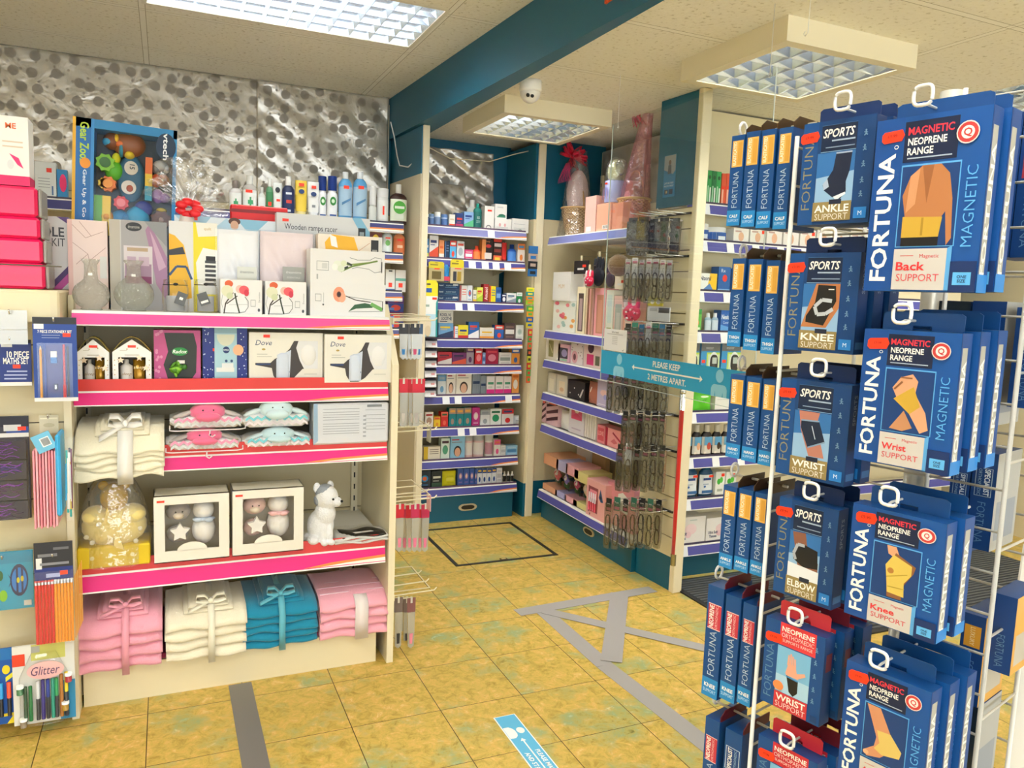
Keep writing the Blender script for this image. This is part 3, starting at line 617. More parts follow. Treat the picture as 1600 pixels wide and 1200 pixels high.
# far bay rows: (kind, px left, px right, px top, description, colour, accent, second, art)
rows = {
 0: ('top', [('j', 666, 670.5, 334, 'small navy pot', '#27356b', WHITE, '#6a86c0'), ('j', 671, 679.5, 334, 'pale blue lidded pot', '#a8c0de', '#7d9cc6', '#5d7fb6'), ('j', 680, 689.5, 331, 'white lidded pot with blue label', '#dfe6ee', WHITE, '#7b97bf'), ('j', 690.5, 701, 335, 'pale blue pot with darker label', '#b7cde4', '#5f84bd', '#4f76b4'),
     ('c', 702, 711, 335, 'narrow white and red carton', '#f0ece2', '#e8502e', '#d8c9a8', 0), ('c', 712, 724, 333, 'navy and pink carton', '#1d3c7d', '#c03468', '#e24a3a', 0), ('c', 725, 740, 331, 'light blue and green carton', '#8db5e2', '#5fc08a', '#23408f', 3)]),
 1: ('second', [('c', 665, 670, 373, 'slim blue and yellow carton', '#3c8fcb', '#e8e06a', '#ffffff', 0), ('c', 671, 685, 368, 'tall white carton with red sticker', '#f0efee', '#e9512f', '#3b4a86', 3), ('c', 686, 694, 375, 'orange and white carton', '#f3a063', '#f7efe3', '#e26a2a', 0), ('c', 695, 702, 377, 'dark navy slim carton', '#15345b', '#3a6ba0', '#86a6c8', 1),
     ('c', 703, 713, 376, 'bright blue carton with red sticker', '#58b4e6', '#e9452e', '#ffffff', 4), ('c', 714, 725.5, 377, 'pale grey white carton', '#dfe3e4', '#aab4bd', '#e9604a', 2), ('c', 726, 739, 390, 'small pink and white carton', '#e2437f', '#ffffff', '#ffffff', 5), ('b', 740, 752, 384, 'orange red bottle', '#f2461f', '#f2562e', '#ff8f4a'),
     ('c', 753, 770, 374, 'orange and black heat rub carton', '#f3a15b', '#231713', '#e23a22', 2), ('c', 771, 784, 373, 'black and red heat patch carton', '#2b1815', '#d7301f', '#f4e7da', 4), ('t', 785, 793, 379, 'red tube', '#e02b20', '#8f1712', '#ffb0a0'), ('b', 794, 808, 382, 'cobalt blue bottle', '#1b5fc6', '#0f3f8f', '#4f8ee0'), ('c', 809, 820, 381, 'orange and white carton with photo', '#f2e6da', '#f08a3a', '#4f95cf', 4)]),
 2: ('third', [('c', 718, 729.5, 446, 'white carton with red sticker', '#eceae6', '#b85a58', '#e84a2e', 1), ('c', 730, 738, 446, 'slim white and blue carton', '#e9edf2', '#4f9ad0', '#e84a2e', 6), ('c', 739, 744.5, 453, 'slim white and yellow carton', '#e9e6d8', '#f0c22f', '#9a9a90', 0),
     ('c', 745, 754.5, 449, 'yellow and green carton', '#e9ea62', '#b6d23b', '#e84a2e', 3), ('c', 755.5, 763.5, 444, 'dark red tall carton with white writing', '#b1262e', '#f4a08e', '#f7e3dc', 1), ('c', 764.5, 774.5, 447, 'bright yellow carton', '#f4e31f', '#d4332b', '#1d5fae', 1), ('c', 775, 783, 449, 'stack of blue cartons', '#2a63b4', '#7fb0e4', '#163a78', 5),
     ('c', 784, 791, 459, 'navy and white carton', '#1b2a5e', '#f2f4f6', '#f2f4f6', 2), ('c', 791.5, 806.5, 458, 'white and grey blue carton', '#eef0f0', '#96a5b8', '#2d6f9a', 3), ('c', 807, 816, 457, 'green and white carton', '#1d8a4c', '#f2f4f6', '#bfe0c8', 4)]),
 3: ('fourth', [('c', 685, 708, 505, 'blue carton with a face photo', '#6fa9d8', '#23375f', '#f0d23a', 3), ('c', 709, 715.5, 510, 'white and red small carton', '#eef0f2', '#e84a2e', '#2a4fa0', 1), ('c', 716, 731.5, 508, 'yellow and red carton', '#f2e02a', '#d42a2a', '#1b3a8a', 0), ('c', 732, 748.5, 503, 'blue carton with white arrow', '#2067b8', '#f3f3f3', '#e84a2e', 3), ('c', 749.5, 772, 512, 'white carton with orange capsule', '#e9e6d8', '#f2a03a', '#f2c22f', 0),
     ('c', 773, 787, 508, 'blue carton with red sticker', '#2a66b4', '#e84a2e', '#e8eef6', 4), ('c', 788, 805, 505, 'dark patterned carton', '#5a4a48', '#e9e6e2', '#b08a80', 5), ('c', 806, 818, 508, 'pale clear carton', '#e4e8e4', '#c3d2cc', '#a8bfb8', 6)]),
 4: ('fifth', [('c', 684, 706, 550, 'red condom-style carton', '#c9182f', '#f0e6e2', '#5a1030', 3), ('c', 706.5, 728.5, 551, 'purple and pink carton', '#7a2a6f', '#e85a3a', '#2d1a4a', 3), ('c', 729, 740.5, 542, 'silver and purple tall carton', '#a89aa6', '#5a2a5f', '#d0b090', 4), ('c', 742.5, 753.5, 545, 'red tall carton', '#d8202a', '#f48a90', '#ffffff', 2), ('c', 754, 758.5, 551, 'thin blue carton', '#8aa6d8', '#4a6ab0', '#ffffff', 5), ('c', 759, 778.5, 545, 'crimson and pink carton', '#b3123f', '#e88aa0', '#e84a5a', 2),
     ('c', 779.5, 799, 551, 'white flat carton with grey band', '#eceae2', '#9aa39a', '#b0b0a8', 5), ('c', 799.5, 812, 544, 'orange carton with blue top', '#f0a040', '#3a6ab0', '#f2e6d0', 4)]),
 5: ('sixth', [('c', 684, 697, 586, 'white and pale blue carton', '#dfe6e6', '#6aa0c8', '#9ab0c0', 4), ('c', 697.5, 712, 581, 'cream carton with a dark haired face', '#e9e2d4', '#e0b090', '#3a2a20', 6), ('c', 712.5, 737, 580, 'wide cream carton with a smiling face', '#ece4d2', '#e0b090', '#3a2a20', 6), ('c', 738, 750.5, 580, 'silver grey tall carton', '#8f9aa2', '#1f3a5f', '#c6ccd0', 5), ('c', 751, 759.5, 587, 'shorter silver grey carton', '#9aa5ab', '#1f3a5f', '#dfe3e6', 5),
     ('c', 760.5, 773, 588, 'white and pink carton', '#eeeae6', '#e8308a', '#57a07a', 0), ('c', 774, 786.5, 588, 'white and pink carton', '#eeeae6', '#e8308a', '#57a07a', 0), ('c', 787, 799, 588, 'white and pink carton', '#eeeae6', '#e8308a', '#57a07a', 0), ('c', 800, 811, 582, 'orange and white tall carton', '#f0a050', '#f6efe4', '#d46a1f', 2)]),
 6: ('seventh', [('c', 664, 677, 644, 'white carton with brown oval', '#eae2d8', '#c09a80', '#c03030', 2), ('c', 678, 688, 651, 'small yellow carton', '#f2c81f', '#e89a1a', '#e84a2e', 4), ('c', 689, 700, 644, 'red carton', '#e02a22', '#f06a50', '#3a6a3a', 4), ('c', 701.5, 712.5, 638, 'teal and brown carton with sun', '#128a90', '#a89080', '#f0b04a', 4), ('c', 713, 724.5, 638, 'teal and brown carton with sun', '#128a90', '#a89080', '#f0b04a', 4), ('c', 725, 736.5, 637, 'teal and brown carton with sun', '#128a90', '#a89080', '#f0b04a', 4),
     ('c', 737.5, 749.5, 637, 'magenta tall carton', '#c02a80', '#f0c8dc', '#f0e6dc', 6), ('c', 750.5, 765.5, 641, 'white and silver carton', '#e2e4e4', '#a0a8ac', '#8f959a', 4), ('c', 766, 783, 639, 'white carton with green swoosh', '#eef0ea', '#1f9a6a', '#157048', 2), ('c', 784, 802.5, 639, 'white carton with red heading', '#e6e4e2', '#d02a2a', '#2a3f70', 4), ('g', 803, 813, 650, 'crumpled white packet', '#d9dde0', '#a0a8b0', '#8a92a0', 5)]),
 7: ('eighth', [('b', 655.5, 661, 686, 'small dark bottle', '#3a4a6a', '#8ab0d8', '#c08a60'), ('c', 662, 688, 698, 'yellow and white flat carton', '#efe7d2', '#e8c22a', '#7a7060', 1), ('c', 689, 702.5, 685, 'white and green tall carton', '#d9eadf', '#4fa080', '#4a2a30', 2), ('c', 703.5, 726.5, 681, 'blue hair carton with a woman photo', '#8fc6e4', '#2a2a30', '#e8b090', 6), ('j', 727, 740.5, 680, 'pink and white ribbed jar', '#e8c4c0', '#d8d8d0', '#ece4dc'), ('j', 741.5, 758.5, 680, 'wide pink and white ribbed jar', '#e8c4c0', '#d8d8d0', '#ece4dc'),
     ('j', 759.5, 771.5, 680, 'white jar with dark pink label', '#e4e0d8', '#e6e6e0', '#c890a0'), ('c', 772, 782, 687, 'white and pink small carton', '#efe9e0', '#e85a90', '#e07a50', 4), ('c', 782.5, 790, 696, 'small white carton', '#e9ecec', '#c0c6ca', '#b0b6ba', 5), ('c', 790.5, 808.5, 696, 'small light blue carton', '#90c4e4', '#4f8ac0', '#e6eef4', 5)]),
 8: ('bottom', [('c', 654, 673, 736, 'black carton with blue circle', '#22303a', '#2a8ac0', '#e2662a', 6), ('c', 674, 691, 736, 'dark green black carton', '#1c2420', '#3a5a40', '#d8d8c8', 0), ('g', 692, 714, 737, 'yellow plastic packet', '#e8e020', '#f0e850', '#b0a818', 5), ('c', 715, 724, 732, 'blue and lilac spray carton', '#3a5fae', '#a080b8', '#f0d0b8', 6), ('c', 724.5, 733, 732, 'blue and lilac spray carton', '#3a5fae', '#a080b8', '#f0d0b8', 6), ('c', 733.5, 741, 732, 'blue and lilac spray carton', '#3a5fae', '#a080b8', '#f0d0b8', 6), ('c', 741.5, 745.5, 733, 'slim blue and lilac carton', '#3a5fae', '#a080b8', '#f0d0b8', 6),
     ('c', 746, 753, 732, 'white and blue striped carton', '#e8ecf2', '#1f4fa0', '#f0c04a', 4), ('c', 753.5, 760.5, 732, 'white and blue striped carton', '#e8ecf2', '#1f4fa0', '#f0c04a', 4), ('c', 761, 768, 732, 'white and blue striped carton', '#e8ecf2', '#1f4fa0', '#f0c04a', 4), ('c', 768.5, 775.5, 731, 'white and blue striped carton', '#e8ecf2', '#1f4fa0', '#f0c04a', 4), ('c', 776, 784.5, 731, 'white carton end', '#e8e8ea', '#c6c8d0', '#a8aab8', 5),
     ('b', 786, 791, 737, 'tiny white bottle with black label', '#e9e9e9', WHITE, '#1a1a1c'), ('b', 792, 797, 737, 'tiny white bottle with black label', '#e9e9e9', WHITE, '#1a1a1c'), ('b', 798, 803, 737, 'tiny white bottle with black label', '#e9e9e9', WHITE, '#1a1a1c')])}
for ri, (rn, its) in rows.items():
    for it in its:
        k, x0, x1, yt, desc, col, a, c2 = it[:8]; art = it[8] if len(it) > 8 else 0
        nm = {'c': 'medicine_carton', 'j': 'cream_jar', 'b': 'medicine_bottle', 't': 'ointment_tube', 'g': 'plastic_packet'}[k]; cat = {'c': 'carton', 'j': 'jar', 'b': 'bottle', 't': 'tube', 'g': 'packet'}[k]
        kw = dict(cap=a, lab=c2) if k in 'jbt' else {}
        ops = generic(col, a, c2, art) if k in 'cg' else ()
        if k == 'c' and art == 6 and 'face' in desc or 'woman' in desc:
            ops = [('e', .5, .32, .26, .24, c2 if 'woman' not in desc else a), ('e', .5, .28, .20, .20, a if 'woman' not in desc else c2), ('r', .1, .6, .8, .86, '#b8505a'), ('r', .1, .8, .7, .73, '#8a8a90')]
        if 'tall carton with white writing' in desc: ops = [('t', 'Anusol', .5, .5, .6, .85, '#f7e3dc', 90, 'b')]
        if 'heat rub' in desc: ops = [('r', .35, 1, .0, 1, '#231713'), ('t', 'Deep', .5, .9, .1, .8, '#e89a60'), ('e', .6, .7, .25, .08, '#e23a3a'), ('r', .25, .9, .12, .4, '#ded6cc')]
        if 'heat patch' in desc: ops = [('r', 0, 1, .86, 1, '#e23a22'), ('r', .1, .95, .66, .8, '#efe0e0'), ('r', .1, .9, .42, .56, '#8a3a30'), band(.0, .28, '#e86a40'), ('r', .2, .8, .06, .2, '#f7d44a')]
        if 'grey tall' in desc or 'shorter silver' in desc: ops = [('r', i/8, i/8+.05, 0, 1, '#7d8890') for i in range(8)]+[('r', .08, .92, .46, .58, '#1f3a5f')]
        z0 = ZB[ri]
        place(B2, 'on %s shelf of far bay' % rn, z0, k, x0, x1, yt, desc, nm, cat, col, ops, d=.05, **kw)
# top-shelf extras
FB = 'on top shelf of far bay'
place(B2, FB, ZB[0], 'b', 741, 754, 318, 'teal mouthwash bottle', 'mouthwash_bottle', 'bottle', '#15857a', [T('15', .5, .6, .16, .5, '#dff0ee')]+lines(.2, .8, (.4, .34, .28), '#bfe0dc'), cap='#18a090', lab='#12706a', shoulder=.8, capr=.35)
place(B2, FB, ZB[0], 'b', 731, 747, 312, 'white bottle with lime base', 'lotion_bottle', 'bottle', '#e6ebe6', (), cap=WHITE, lab='#e2e8e2', off=-.11)
place(B2, FB, ZB[0], 'c', 757, 772, 322, 'tall white carton with red sticker', 'medicine_carton', 'carton', '#efece6', [('r', .3, .75, .78, .85, RED), ('e', .45, .12, .28, .1, '#8a8a88'), ('e', .45, .1, .2, .07, '#efece6')])
o1, w1, h1 = place(B2, FB, ZB[0], 'c', 773, 799.5, 342, 'long low white carton', 'medicine_carton', 'carton', '#eceae4', [('e', .3, .5, .06, .14, '#e6a8a8'), ('e', .6, .5, .06, .14, '#e6a8a8')]+lines(.1, .8, (.2, .3)))
place(B2, FB, ZB[0], 'c', 800, 826, 342, 'long white carton with small drawing', 'medicine_carton', 'carton', '#e9e7e1', lines(.1, .8, (.2, .3, .6))+[('e', .5, .14, .12, .1, '#9a9a98')])
place(B2, FB, ZB[0]+h1, 'c', 773, 792, 319, 'stacked white car-pictured carton', 'medicine_carton', 'carton', '#f0eee8', [('e', .6, .2, .3, .12, '#2f7a5f'), ('r', .2, .9, .08, .16, '#3f8a6f')]+lines(.2, .7, (.8, .74)))
# three navy cartons stacked on the third shelf
for j in range(3):
    a, b_, hh = B2.span(685.5, 717, 442, ZB[2], -.035); hh /= 3
    o = carton(b_-a, hh*.99, .09, '#164a7e' if j != 2 else '#123f6f', [T('kool', .12, .6, .28, .2, '#cfe6f6'), T('ALLERGY RELIEF', .6, .6, .2, .5, '#a8c8e4')]+[('r', .3, .9, .25, .34, '#5f93c0')]+([('r', .7, .95, .6, .85, '#eef2f4')] if j != 1 else []))
    tag(o.obj('medicine_carton', loc=B2.at((a+b_)/2, ZB[2]+hh*j, -.08)), '%s of three navy cartons stacked at the left of the third shelf' % ['bottom', 'middle', 'topmost'][j], 'carton', 'navy carton stack')
a, b_, hh = B2.span(685, 708, 491, ZB[3]+.075, -.035)
tag(carton(b_-a, hh, .05, '#e6e4da', [T('KOOL N', .45, .66, .26, .7, '#1c2f5a'), T('SOOTHE', .55, .36, .26, .7, '#1c2f5a'), ('r', .1, .6, .1, .17, '#1c2f5a')]).obj('medicine_carton', loc=B2.at((a+b_)/2, ZB[3]+.001+.075*0+ (B2.span(685,708,505,ZB[3],-.035)[2]), -.06)), 'white carton with bold navy words stacked at the left of the fourth shelf', 'carton')
# camouflage foil roll
a, b_, hh = B2.span(666, 722, 318, 1.86, -.16)
tag(MB().sheet(lambda u, v: (B2.pp+B2.X*(a+(b_-a)*u)+Vector((0, .17+.03*cos(2*pi*v), ZB[0]+.045+.045*sin(2*pi*v)+.008*sin(40*u)))), 30, 14, mat('#8c8a54', .3, .35, bump=.6, bs=40, bd=.02)).obj('foil_roll'), 'loose olive and gold foil roll lying at the back of the far bay top shelf', 'foil roll')
# insole packets hung from the second shelf edge
def hangpack(label, px0, px1, yt, yb, bay, off, top, body, ops=(), name='insole_packet', group=None, lean=0):
    a, z1 = bay.hit(px0, yt, off); b2, _ = bay.hit(px1, yt, off); _, z0 = bay.hit((px0+px1)/2, yb, off); w, h = b2-a, z1-z0
    t = thing(name, label, 'packet', bay.at((a+b2)/2, z0, off), bay.rz, group); t.rotation_euler = (0, lean, bay.rz)
    MB().prism([(-w/2, h*.66), (-w/2, h*.94), (-w*.4, h), (w*.4, h), (w/2, h*.94), (w/2, h*.66)], -.0015, .0015, top).draw([('e', .5, .93, .12, .015, '#4a4428'), ('r', .1, .6, .8, .86, '#8a7a20')], w, h, -.0015).obj('header_card', t)
    MB().box(-w/2, w/2, -.006, .004, 0, h*.66, body).draw(list(ops), w, h, -.006).obj('clear_pack', t); return t
hangpack('yellow topped accessory packet clipped to the far bay shelf edge, left of two', 670, 694, 408, 439, B2, .03, '#d8c81e', '#b8a878', [('r', .2, .8, .1, .5, '#6a5a20'), ('r', .35, .7, .6, .66, RED)])
hangpack('yellow topped accessory packet clipped to the far bay shelf edge, right of two', 704, 725, 405, 443, B2, .03, '#dccb1c', '#c4b690', [('r', .2, .45, .1, .5, '#30323a'), ('r', .5, .8, .1, .5, '#a88a20'), ('r', .3, .8, .6, .64, RED)])
t = thing('hand_gel_bottle', 'small blue and red bottle hanging between the two yellow packets', 'bottle', B2.at(B2.hit(697, 430, .02)[0], B2.hit(697, 440, .02)[1], .02))
MB().lathe([(.014, 0), (.018, .01), (.018, .08), (.008, .10)], '#1f86c8', 12, ey=.7).obj('body', t); MB().box(-.019, .019, -.015, -.0135, .005, .03, '#d03a50').obj('label', t)
t = hangpack('large yellow and pale blue foot insole packet hanging at the left of the far bay', 655, 684.5, 437, 526, B2, .05, '#f0e21c', '#bfe2f0', [('r', 0, 1, .40, .72, '#f0f2ee'), ('r', .1, .55, .53, .57, '#9ab0a4'), ('r', .7, .95, .66, .70, RED), ('e', .45, .22, .22, .14, '#e6d9be'), ('e', .5, .1, .16, .1, '#d9c8a6'), ('p', [(.92, 0), (1, 0), (1, .7), (.9, .6)], '#1f9a9a')])
MB().box(-.02, .02, -.0022, -.0015, .26, .285, '#2a5fae').obj('logo_patch', t)
# strip of folded sachets at the left
sa, sz = B2.hit(664, 528, .015); sb = B2.hit(682, 528, .015)[0]; _, se = B2.hit(672, 621, .015); sw2 = sb-sa
t = thing('sachet_strip', 'hanging strip of black and white sachets at the left of the far bay', 'sachets', B2.at((sa+sb)/2, se, .015))
for j in range(6):
    zz = (sz-se)*j/6; MB().prism([(-.004, zz), (-.022, zz+.006), (-.004, zz+(sz-se)/6*.96), (0, zz+(sz-se)/6*.96), (0, zz)], -sw2/2, sw2/2, '#e6e6ea', 'x').prism([(-.0045, zz+.045), (-.0225, zz+.009+.035), (-.0045, zz+(sz-se)/6*.97)], -sw2/2, sw2/2, '#1c1a2c', 'x').box(sw2*.05, sw2*.35, -.018, -.008, zz+.012, zz+.03, '#e0a0a0').obj('sachet', t)
# small toys hanging on the right post of the far bay
for (lab, x0, x1, y0, y1, cols) in (('blue trimmed packet strip hanging on the right post, upper', 826, 840, 384, 432, ['#2a6fb0', '#20252c', '#c8b0a0', '#2a6fb0']), ('striped lime and orange packet hanging below the blue one', 822, 834, 449, 476, ['#a8d838', '#f0902a', '#2aa0a8', '#f0e23a']), ('striped blue, yellow and green packet strip lower on the post', 823, 833, 478, 512, ['#e8d830', '#1f5fa8', '#f0a02a', '#58b848']), ('narrow strip of orange and green sweets packets on the post', 825, 831, 514, 598, ['#e05a28', '#58a048', '#d83a28', '#c8c83a', '#303020'])):
    bay = B2; a, z1 = bay.hit(x0, y0, .03); b2, _ = bay.hit(x1, y0, .03); _, z0 = bay.hit((x0+x1)/2, y1, .03); w = b2-a; h = z1-z0
    t = thing('hanging_packet', lab, 'packet', bay.at((a+b2)/2, z0, .03)); nb = 8 if h > .3 else 4
    MB().tube([(0, .0, h), (0, .0, h+.015), (0, .03, h+.02)], .0015, '#c8c8c8').obj('hook', t)
    for i in range(nb): MB().box(-w/2, w/2, -.006-.003*(i % 2), 0, h*i/nb, h*(i+1)/nb*.998, cols[i % len(cols)]).draw([('r', .2, .8, .3, .7, cols[(i+1) % len(cols)])], w, h/nb, fr=(Vector((-w/2, -.009, h*i/nb)), Vector((1, 0, 0)), Vector((0, 0, 1)), Vector((0, -1, 0)))).obj('packet', t)
# ---------------------------------------------------------------- back wall unit
WS = 'on shelf below spotted foil wall'
def W(k, x0, x1, yt, desc, name, col, cap, lab, ops=(), **kk): return place(W1, WS, ZW[0], k, x0, x1, yt, desc, name, {'b': 'bottle', 't': 'tube', 'c': 'carton', 'j': 'jar'}[k], col, ops, cap=cap, lab=lab, **kk)
def T0(z): return [('r', .25, .8, z, z+.09, RED)]
W('c', 42, 54, 262, 'teal carton', 'toiletry_carton', '#0f7a80', 0, 0, [('r', .1, .9, .3, .5, '#0a5560')])
W('c', 54.5, 88, 253, 'pale grey white carton with red sticker', 'toiletry_carton', '#dfe3e0', 0, 0, [('r', .55, .8, .72, .84, RED)]+lines(.15, .7, (.3, .38, .46, .54))+[('r', .78, .86, .1, .35, '#5a7fae')])
W('c', 89, 105, 265, 'bright blue and pink carton', 'toiletry_carton', '#2a8ac8', 0, 0, [('e', .6, .55, .35, .3, '#f02a70')])
CG = '#c9c6c4'
gx = [('p', [(.3, .3), (.45, .3), (.45, .15), (.6, .15), (.6, .3), (.75, .3), (.75, .5), (.6, .5), (.6, .65), (.45, .65), (.45, .5), (.3, .5)], '#3aa06a')]
W('b', 358, 378, 282, 'clear green-cross bottle with white label', 'lotion_bottle', '#d0cdca', '#8a7f7a', '#eaeeec', gx, ey=.7)
W('b', 379.5, 402, 274, 'squat green-cross bottle', 'lotion_bottle', '#b9b4b0', '#e6e6e0', '#eaeeec', gx+[('r', .1, .7, .86, 1, RED)], ey=.7)
W('b', 403.5, 415, 292, 'small clear bottle', 'small_bottle', '#d6dcda', '#c8ccc8', '#e6ecec', [('r', .2, .8, .2, .4, RED)])
W('b', 416, 427, 278, 'small green bottle with white cap', 'small_bottle', '#5f9a70', '#e9ece8', '#3f8a5a', [('r', .2, .8, .3, .5, RED)])
W('t', 427.5, 441, 285, 'white and black cream tube', 'cream_tube', '#e9edec', '#9fc4d0', 0, [('e', .5, .8, .4, .12, '#1a2030'), ('r', .3, .9, .3, .4, RED)])
W('b', 441.5, 461, 275, 'navy lotion bottle with white cap', 'lotion_bottle', '#16254f', WHITE, '#1a2c5e', [('r', .2, .8, .86, .96, '#dfe6f0'), ('r', .25, .8, .45, .6, '#c83a30'), ('r', .2, .7, .05, .15, '#c8ccd6')], ey=.55)
W('t', 462.5, 481, 281, 'yellow cream tube', 'cream_tube', '#f0d04a', '#f3e6a0', 0, [('e', .5, .68, .34, .09, '#1f3f7a'), ('r', .2, .8, .88, 1, RED)])
W('t', 481.5, 500, 283, 'white cream tube with blue oval', 'cream_tube', '#e9ebe9', '#e2e6ea', 0, [('e', .5, .62, .34, .09, '#1f3f7a'), ('r', .25, .8, .84, .95, RED), ('r', .3, .7, .1, .2, '#8a8f96')])
for i, (a, b_) in enumerate(((497, 511.5), (512, 528))): W('b', a, b_, 275, 'white spray can with tall navy cap', 'spray_can', '#eef1f4', '#1c3a86', '#eef1f4', [('e', .5, .75, .38, .22, '#2f8a3a'), ('e', .5, .75, .2, .1, '#d8ecd8'), ('r', .1, .9, .0, .08, '#1f4f9a')], shoulder=.62, capr=.88, ey=1, off=-.07 if i == 0 else -.035)
for i, (a, b_) in enumerate(((530, 551.5), (552.5, 575))): W('b', a, b_, 268, 'sky blue bottle with white spray cap', 'spray_bottle', '#5fa8dc', '#eef2f4', '#a8c8e0', [('r', .25, .75, .93, 1.04, RED), ('p', [(.1, .35), (.9, .55), (.9, .62), (.1, .45)], '#4f86b8')], shoulder=.8, capr=.42, ey=.8)
W('b', 577, 589.5, 291, 'small white jar-shaped bottle', 'small_bottle', '#d8dcd8', '#f0f0ee', 0, shoulder=.45, capr=.8)
W('j', 590.5, 609, 294, 'white roll-on pot', 'small_pot', '#dfe2e0', '#f2f2f0', '#e9ecea', [('r', .3, .6, .2, .7, RED)])
W('b', 611, 638, 287, 'dark brown antiseptic bottle with green label', 'antiseptic_bottle', '#3a1e18', '#eae6dc', '#e2ecd8', [('e', .5, .62, .46, .3, '#4fae3a'), ('r', .15, .85, .56, .68, '#e8f4e0'), ('r', .15, .8, .1, .3, '#e6efe0')], ey=.6, capr=.32)
def Wl(nm, zi, k, x0, x1, yt, desc, name, cat, col, ops, **kk): place(W1, 'on %s shelf of back wall unit' % nm, ZW[zi], k, x0, x1, yt, desc, name, cat, col, ops, **kk)
Wl('second', 1, 'c', 577, 597, 359, 'red and yellow carton', 'toiletry_carton', 'carton', '#6a2a1a', [('e', .5, .5, .3, .3, '#f0d02a'), ('r', .3, .7, .1, .25, RED)])
Wl('second', 1, 'pb', 598, 614, 351, 'white pump soap bottle', 'soap_bottle', 'bottle', '#dceaea', [('e', .5, .6, .3, .2, '#7ac06a'), ('r', .2, .8, .9, 1, RED)], cap=WHITE, lab='#e6f0ee')
Wl('second', 1, 'pb', 616, 634, 353, 'orange pump soap bottle', 'soap_bottle', 'bottle', '#e8905a', [('r', .2, .8, .8, .95, RED), ('r', .2, .8, .3, .5, '#f0c8a8')], cap='#f2e6dc', lab='#e07a48')
Wl('third', 2, 'c', 603, 617, 421, 'white toothbrush packet', 'toothbrush_packet', 'packet', '#e9eae6', [('r', .3, .7, .2, .4, RED), ('r', 0, 1, 0, .12, '#3a6ab0'), ('r', .3, .7, .9, .96, '#222222')])
Wl('third', 2, 'c', 618, 634, 422, 'white and pink toothbrush packet', 'toothbrush_packet', 'packet', '#eae9e6', [('r', .3, .7, .2, .4, RED), ('r', 0, 1, .5, .62, '#6fb8a8')])
for j in range(4):
    a, b_, hh = W1.span(606, 631, 461, ZW[3], -.035); hh /= 4
    tag(carton(b_-a, hh*.99, .06, ['#2a2a86', '#7a1f5a', '#243a9a', '#5a2a8a'][j], [('e', .5, .5, .3, .35, '#e0402a'), ('r', .1, .4, .2, .5, '#6a8ae0')]).obj('toothpaste_carton', loc=W1.at((a+b_)/2, ZW[3]+hh*j, -.07)), 'purple and red carton, %s in the stack of four below the toothbrush packets' % ['bottom one', 'second up', 'third up', 'topmost'][j], 'carton', 'purple carton stack')
# ---------------------------------------------------------------- pink gondola goods
def g1span(x0, x1, yt, z0, off): return G1.span(x0, x1, yt, z0, off)
def box1(name, label, x0, x1, yt, z0, col, ops=(), d=.05, off=-.05, group=None, cat='box', tagp=None, rz=0, parts=None, b=0):
    a, b_, h = g1span(x0, x1, yt, z0, off); w = (b_-a)*.985
    t = thing(name, label, cat, G1.at((a+b_)/2, z0, off-d/2), rz, group)
    m = MB().box(-w/2, w/2, -d/2, d/2, 0, h, col, b); m.draw(list(ops), w, h, -d/2); m.obj('carton', t)
    if tagp: MB().box(-w/2+w*tagp[0]-.011, -w/2+w*tagp[0]+.011, -d/2-.0018, -d/2-.0006, h*tagp[1]-.005, h*tagp[1]+.005, RED).obj('price_sticker', t, label='orange price sticker')
    return t, w, h, d
Z = ZG1
# back row, top shelf
fl = [('l', [(.1, .95), (.45, .8), (.9, .88)], .012, '#b08a80'), ('l', [(.1, .75), (.5, .62), (.6, .4)], .012, '#b08a80'), ('l', [(.95, .7), (.55, .55), (.4, .3)], .012, '#b08a80'), ('l', [(.2, .5), (.5, .62)], .012, '#b08a80'), ('l', [(.3, .98), (.6, .82)], .012, '#b08a80'), ('r', .80, .97, .35, .6, '#dcdad4'), ('r', 0, .12, 0, 1, '#e2b8b0')]
box1('bedding_pack', 'pink leaf-patterned bedding pack behind the left glass decanter', 106, 169, 344, Z[0], '#ecd5cd', fl, d=.05, off=-.16, cat='bedding')
lil = [('r', 0, .18, 0, 1, '#bdb6a8'), ('r', .2, 1, 0, 1, '#a9a6a8'), ('p', [(.62, .9), (.7, .98), (1, .6), (1, .1), (.8, .3), (.72, .6)], '#a97fa0'), ('p', [(.7, .9), (.78, .8), (.98, .5), (.85, .45)], '#c9a5be'), ('r', .24, .74, .3, .72, '#d9cfd2'), ('r', .3, .66, .66, .7, '#b99f80'), ('r', .26, .72, .3, .52, '#a3839c'), ('r', .30, .45, .5, .6, '#c2a7bb'), ('r', .5, .68, .5, .6, '#c9b0c2'), ('r', .25, .72, .3, .38, '#8a3f68'), ('e', .42, .93, .14, .05, '#2f2f30'), ('t', 'dreamtime', .42, .93, .035, .2, '#c8c8c0'), ('p', [(.6, 1), (1, 1), (1, .72)], '#8f9194')]
box1('bedding_pack', 'grey bedding pack with lilac bedroom photo behind the right glass decanter', 171, 262, 345, Z[0], '#c7c6c4', lil, d=.05, off=-.15, cat='bedding')
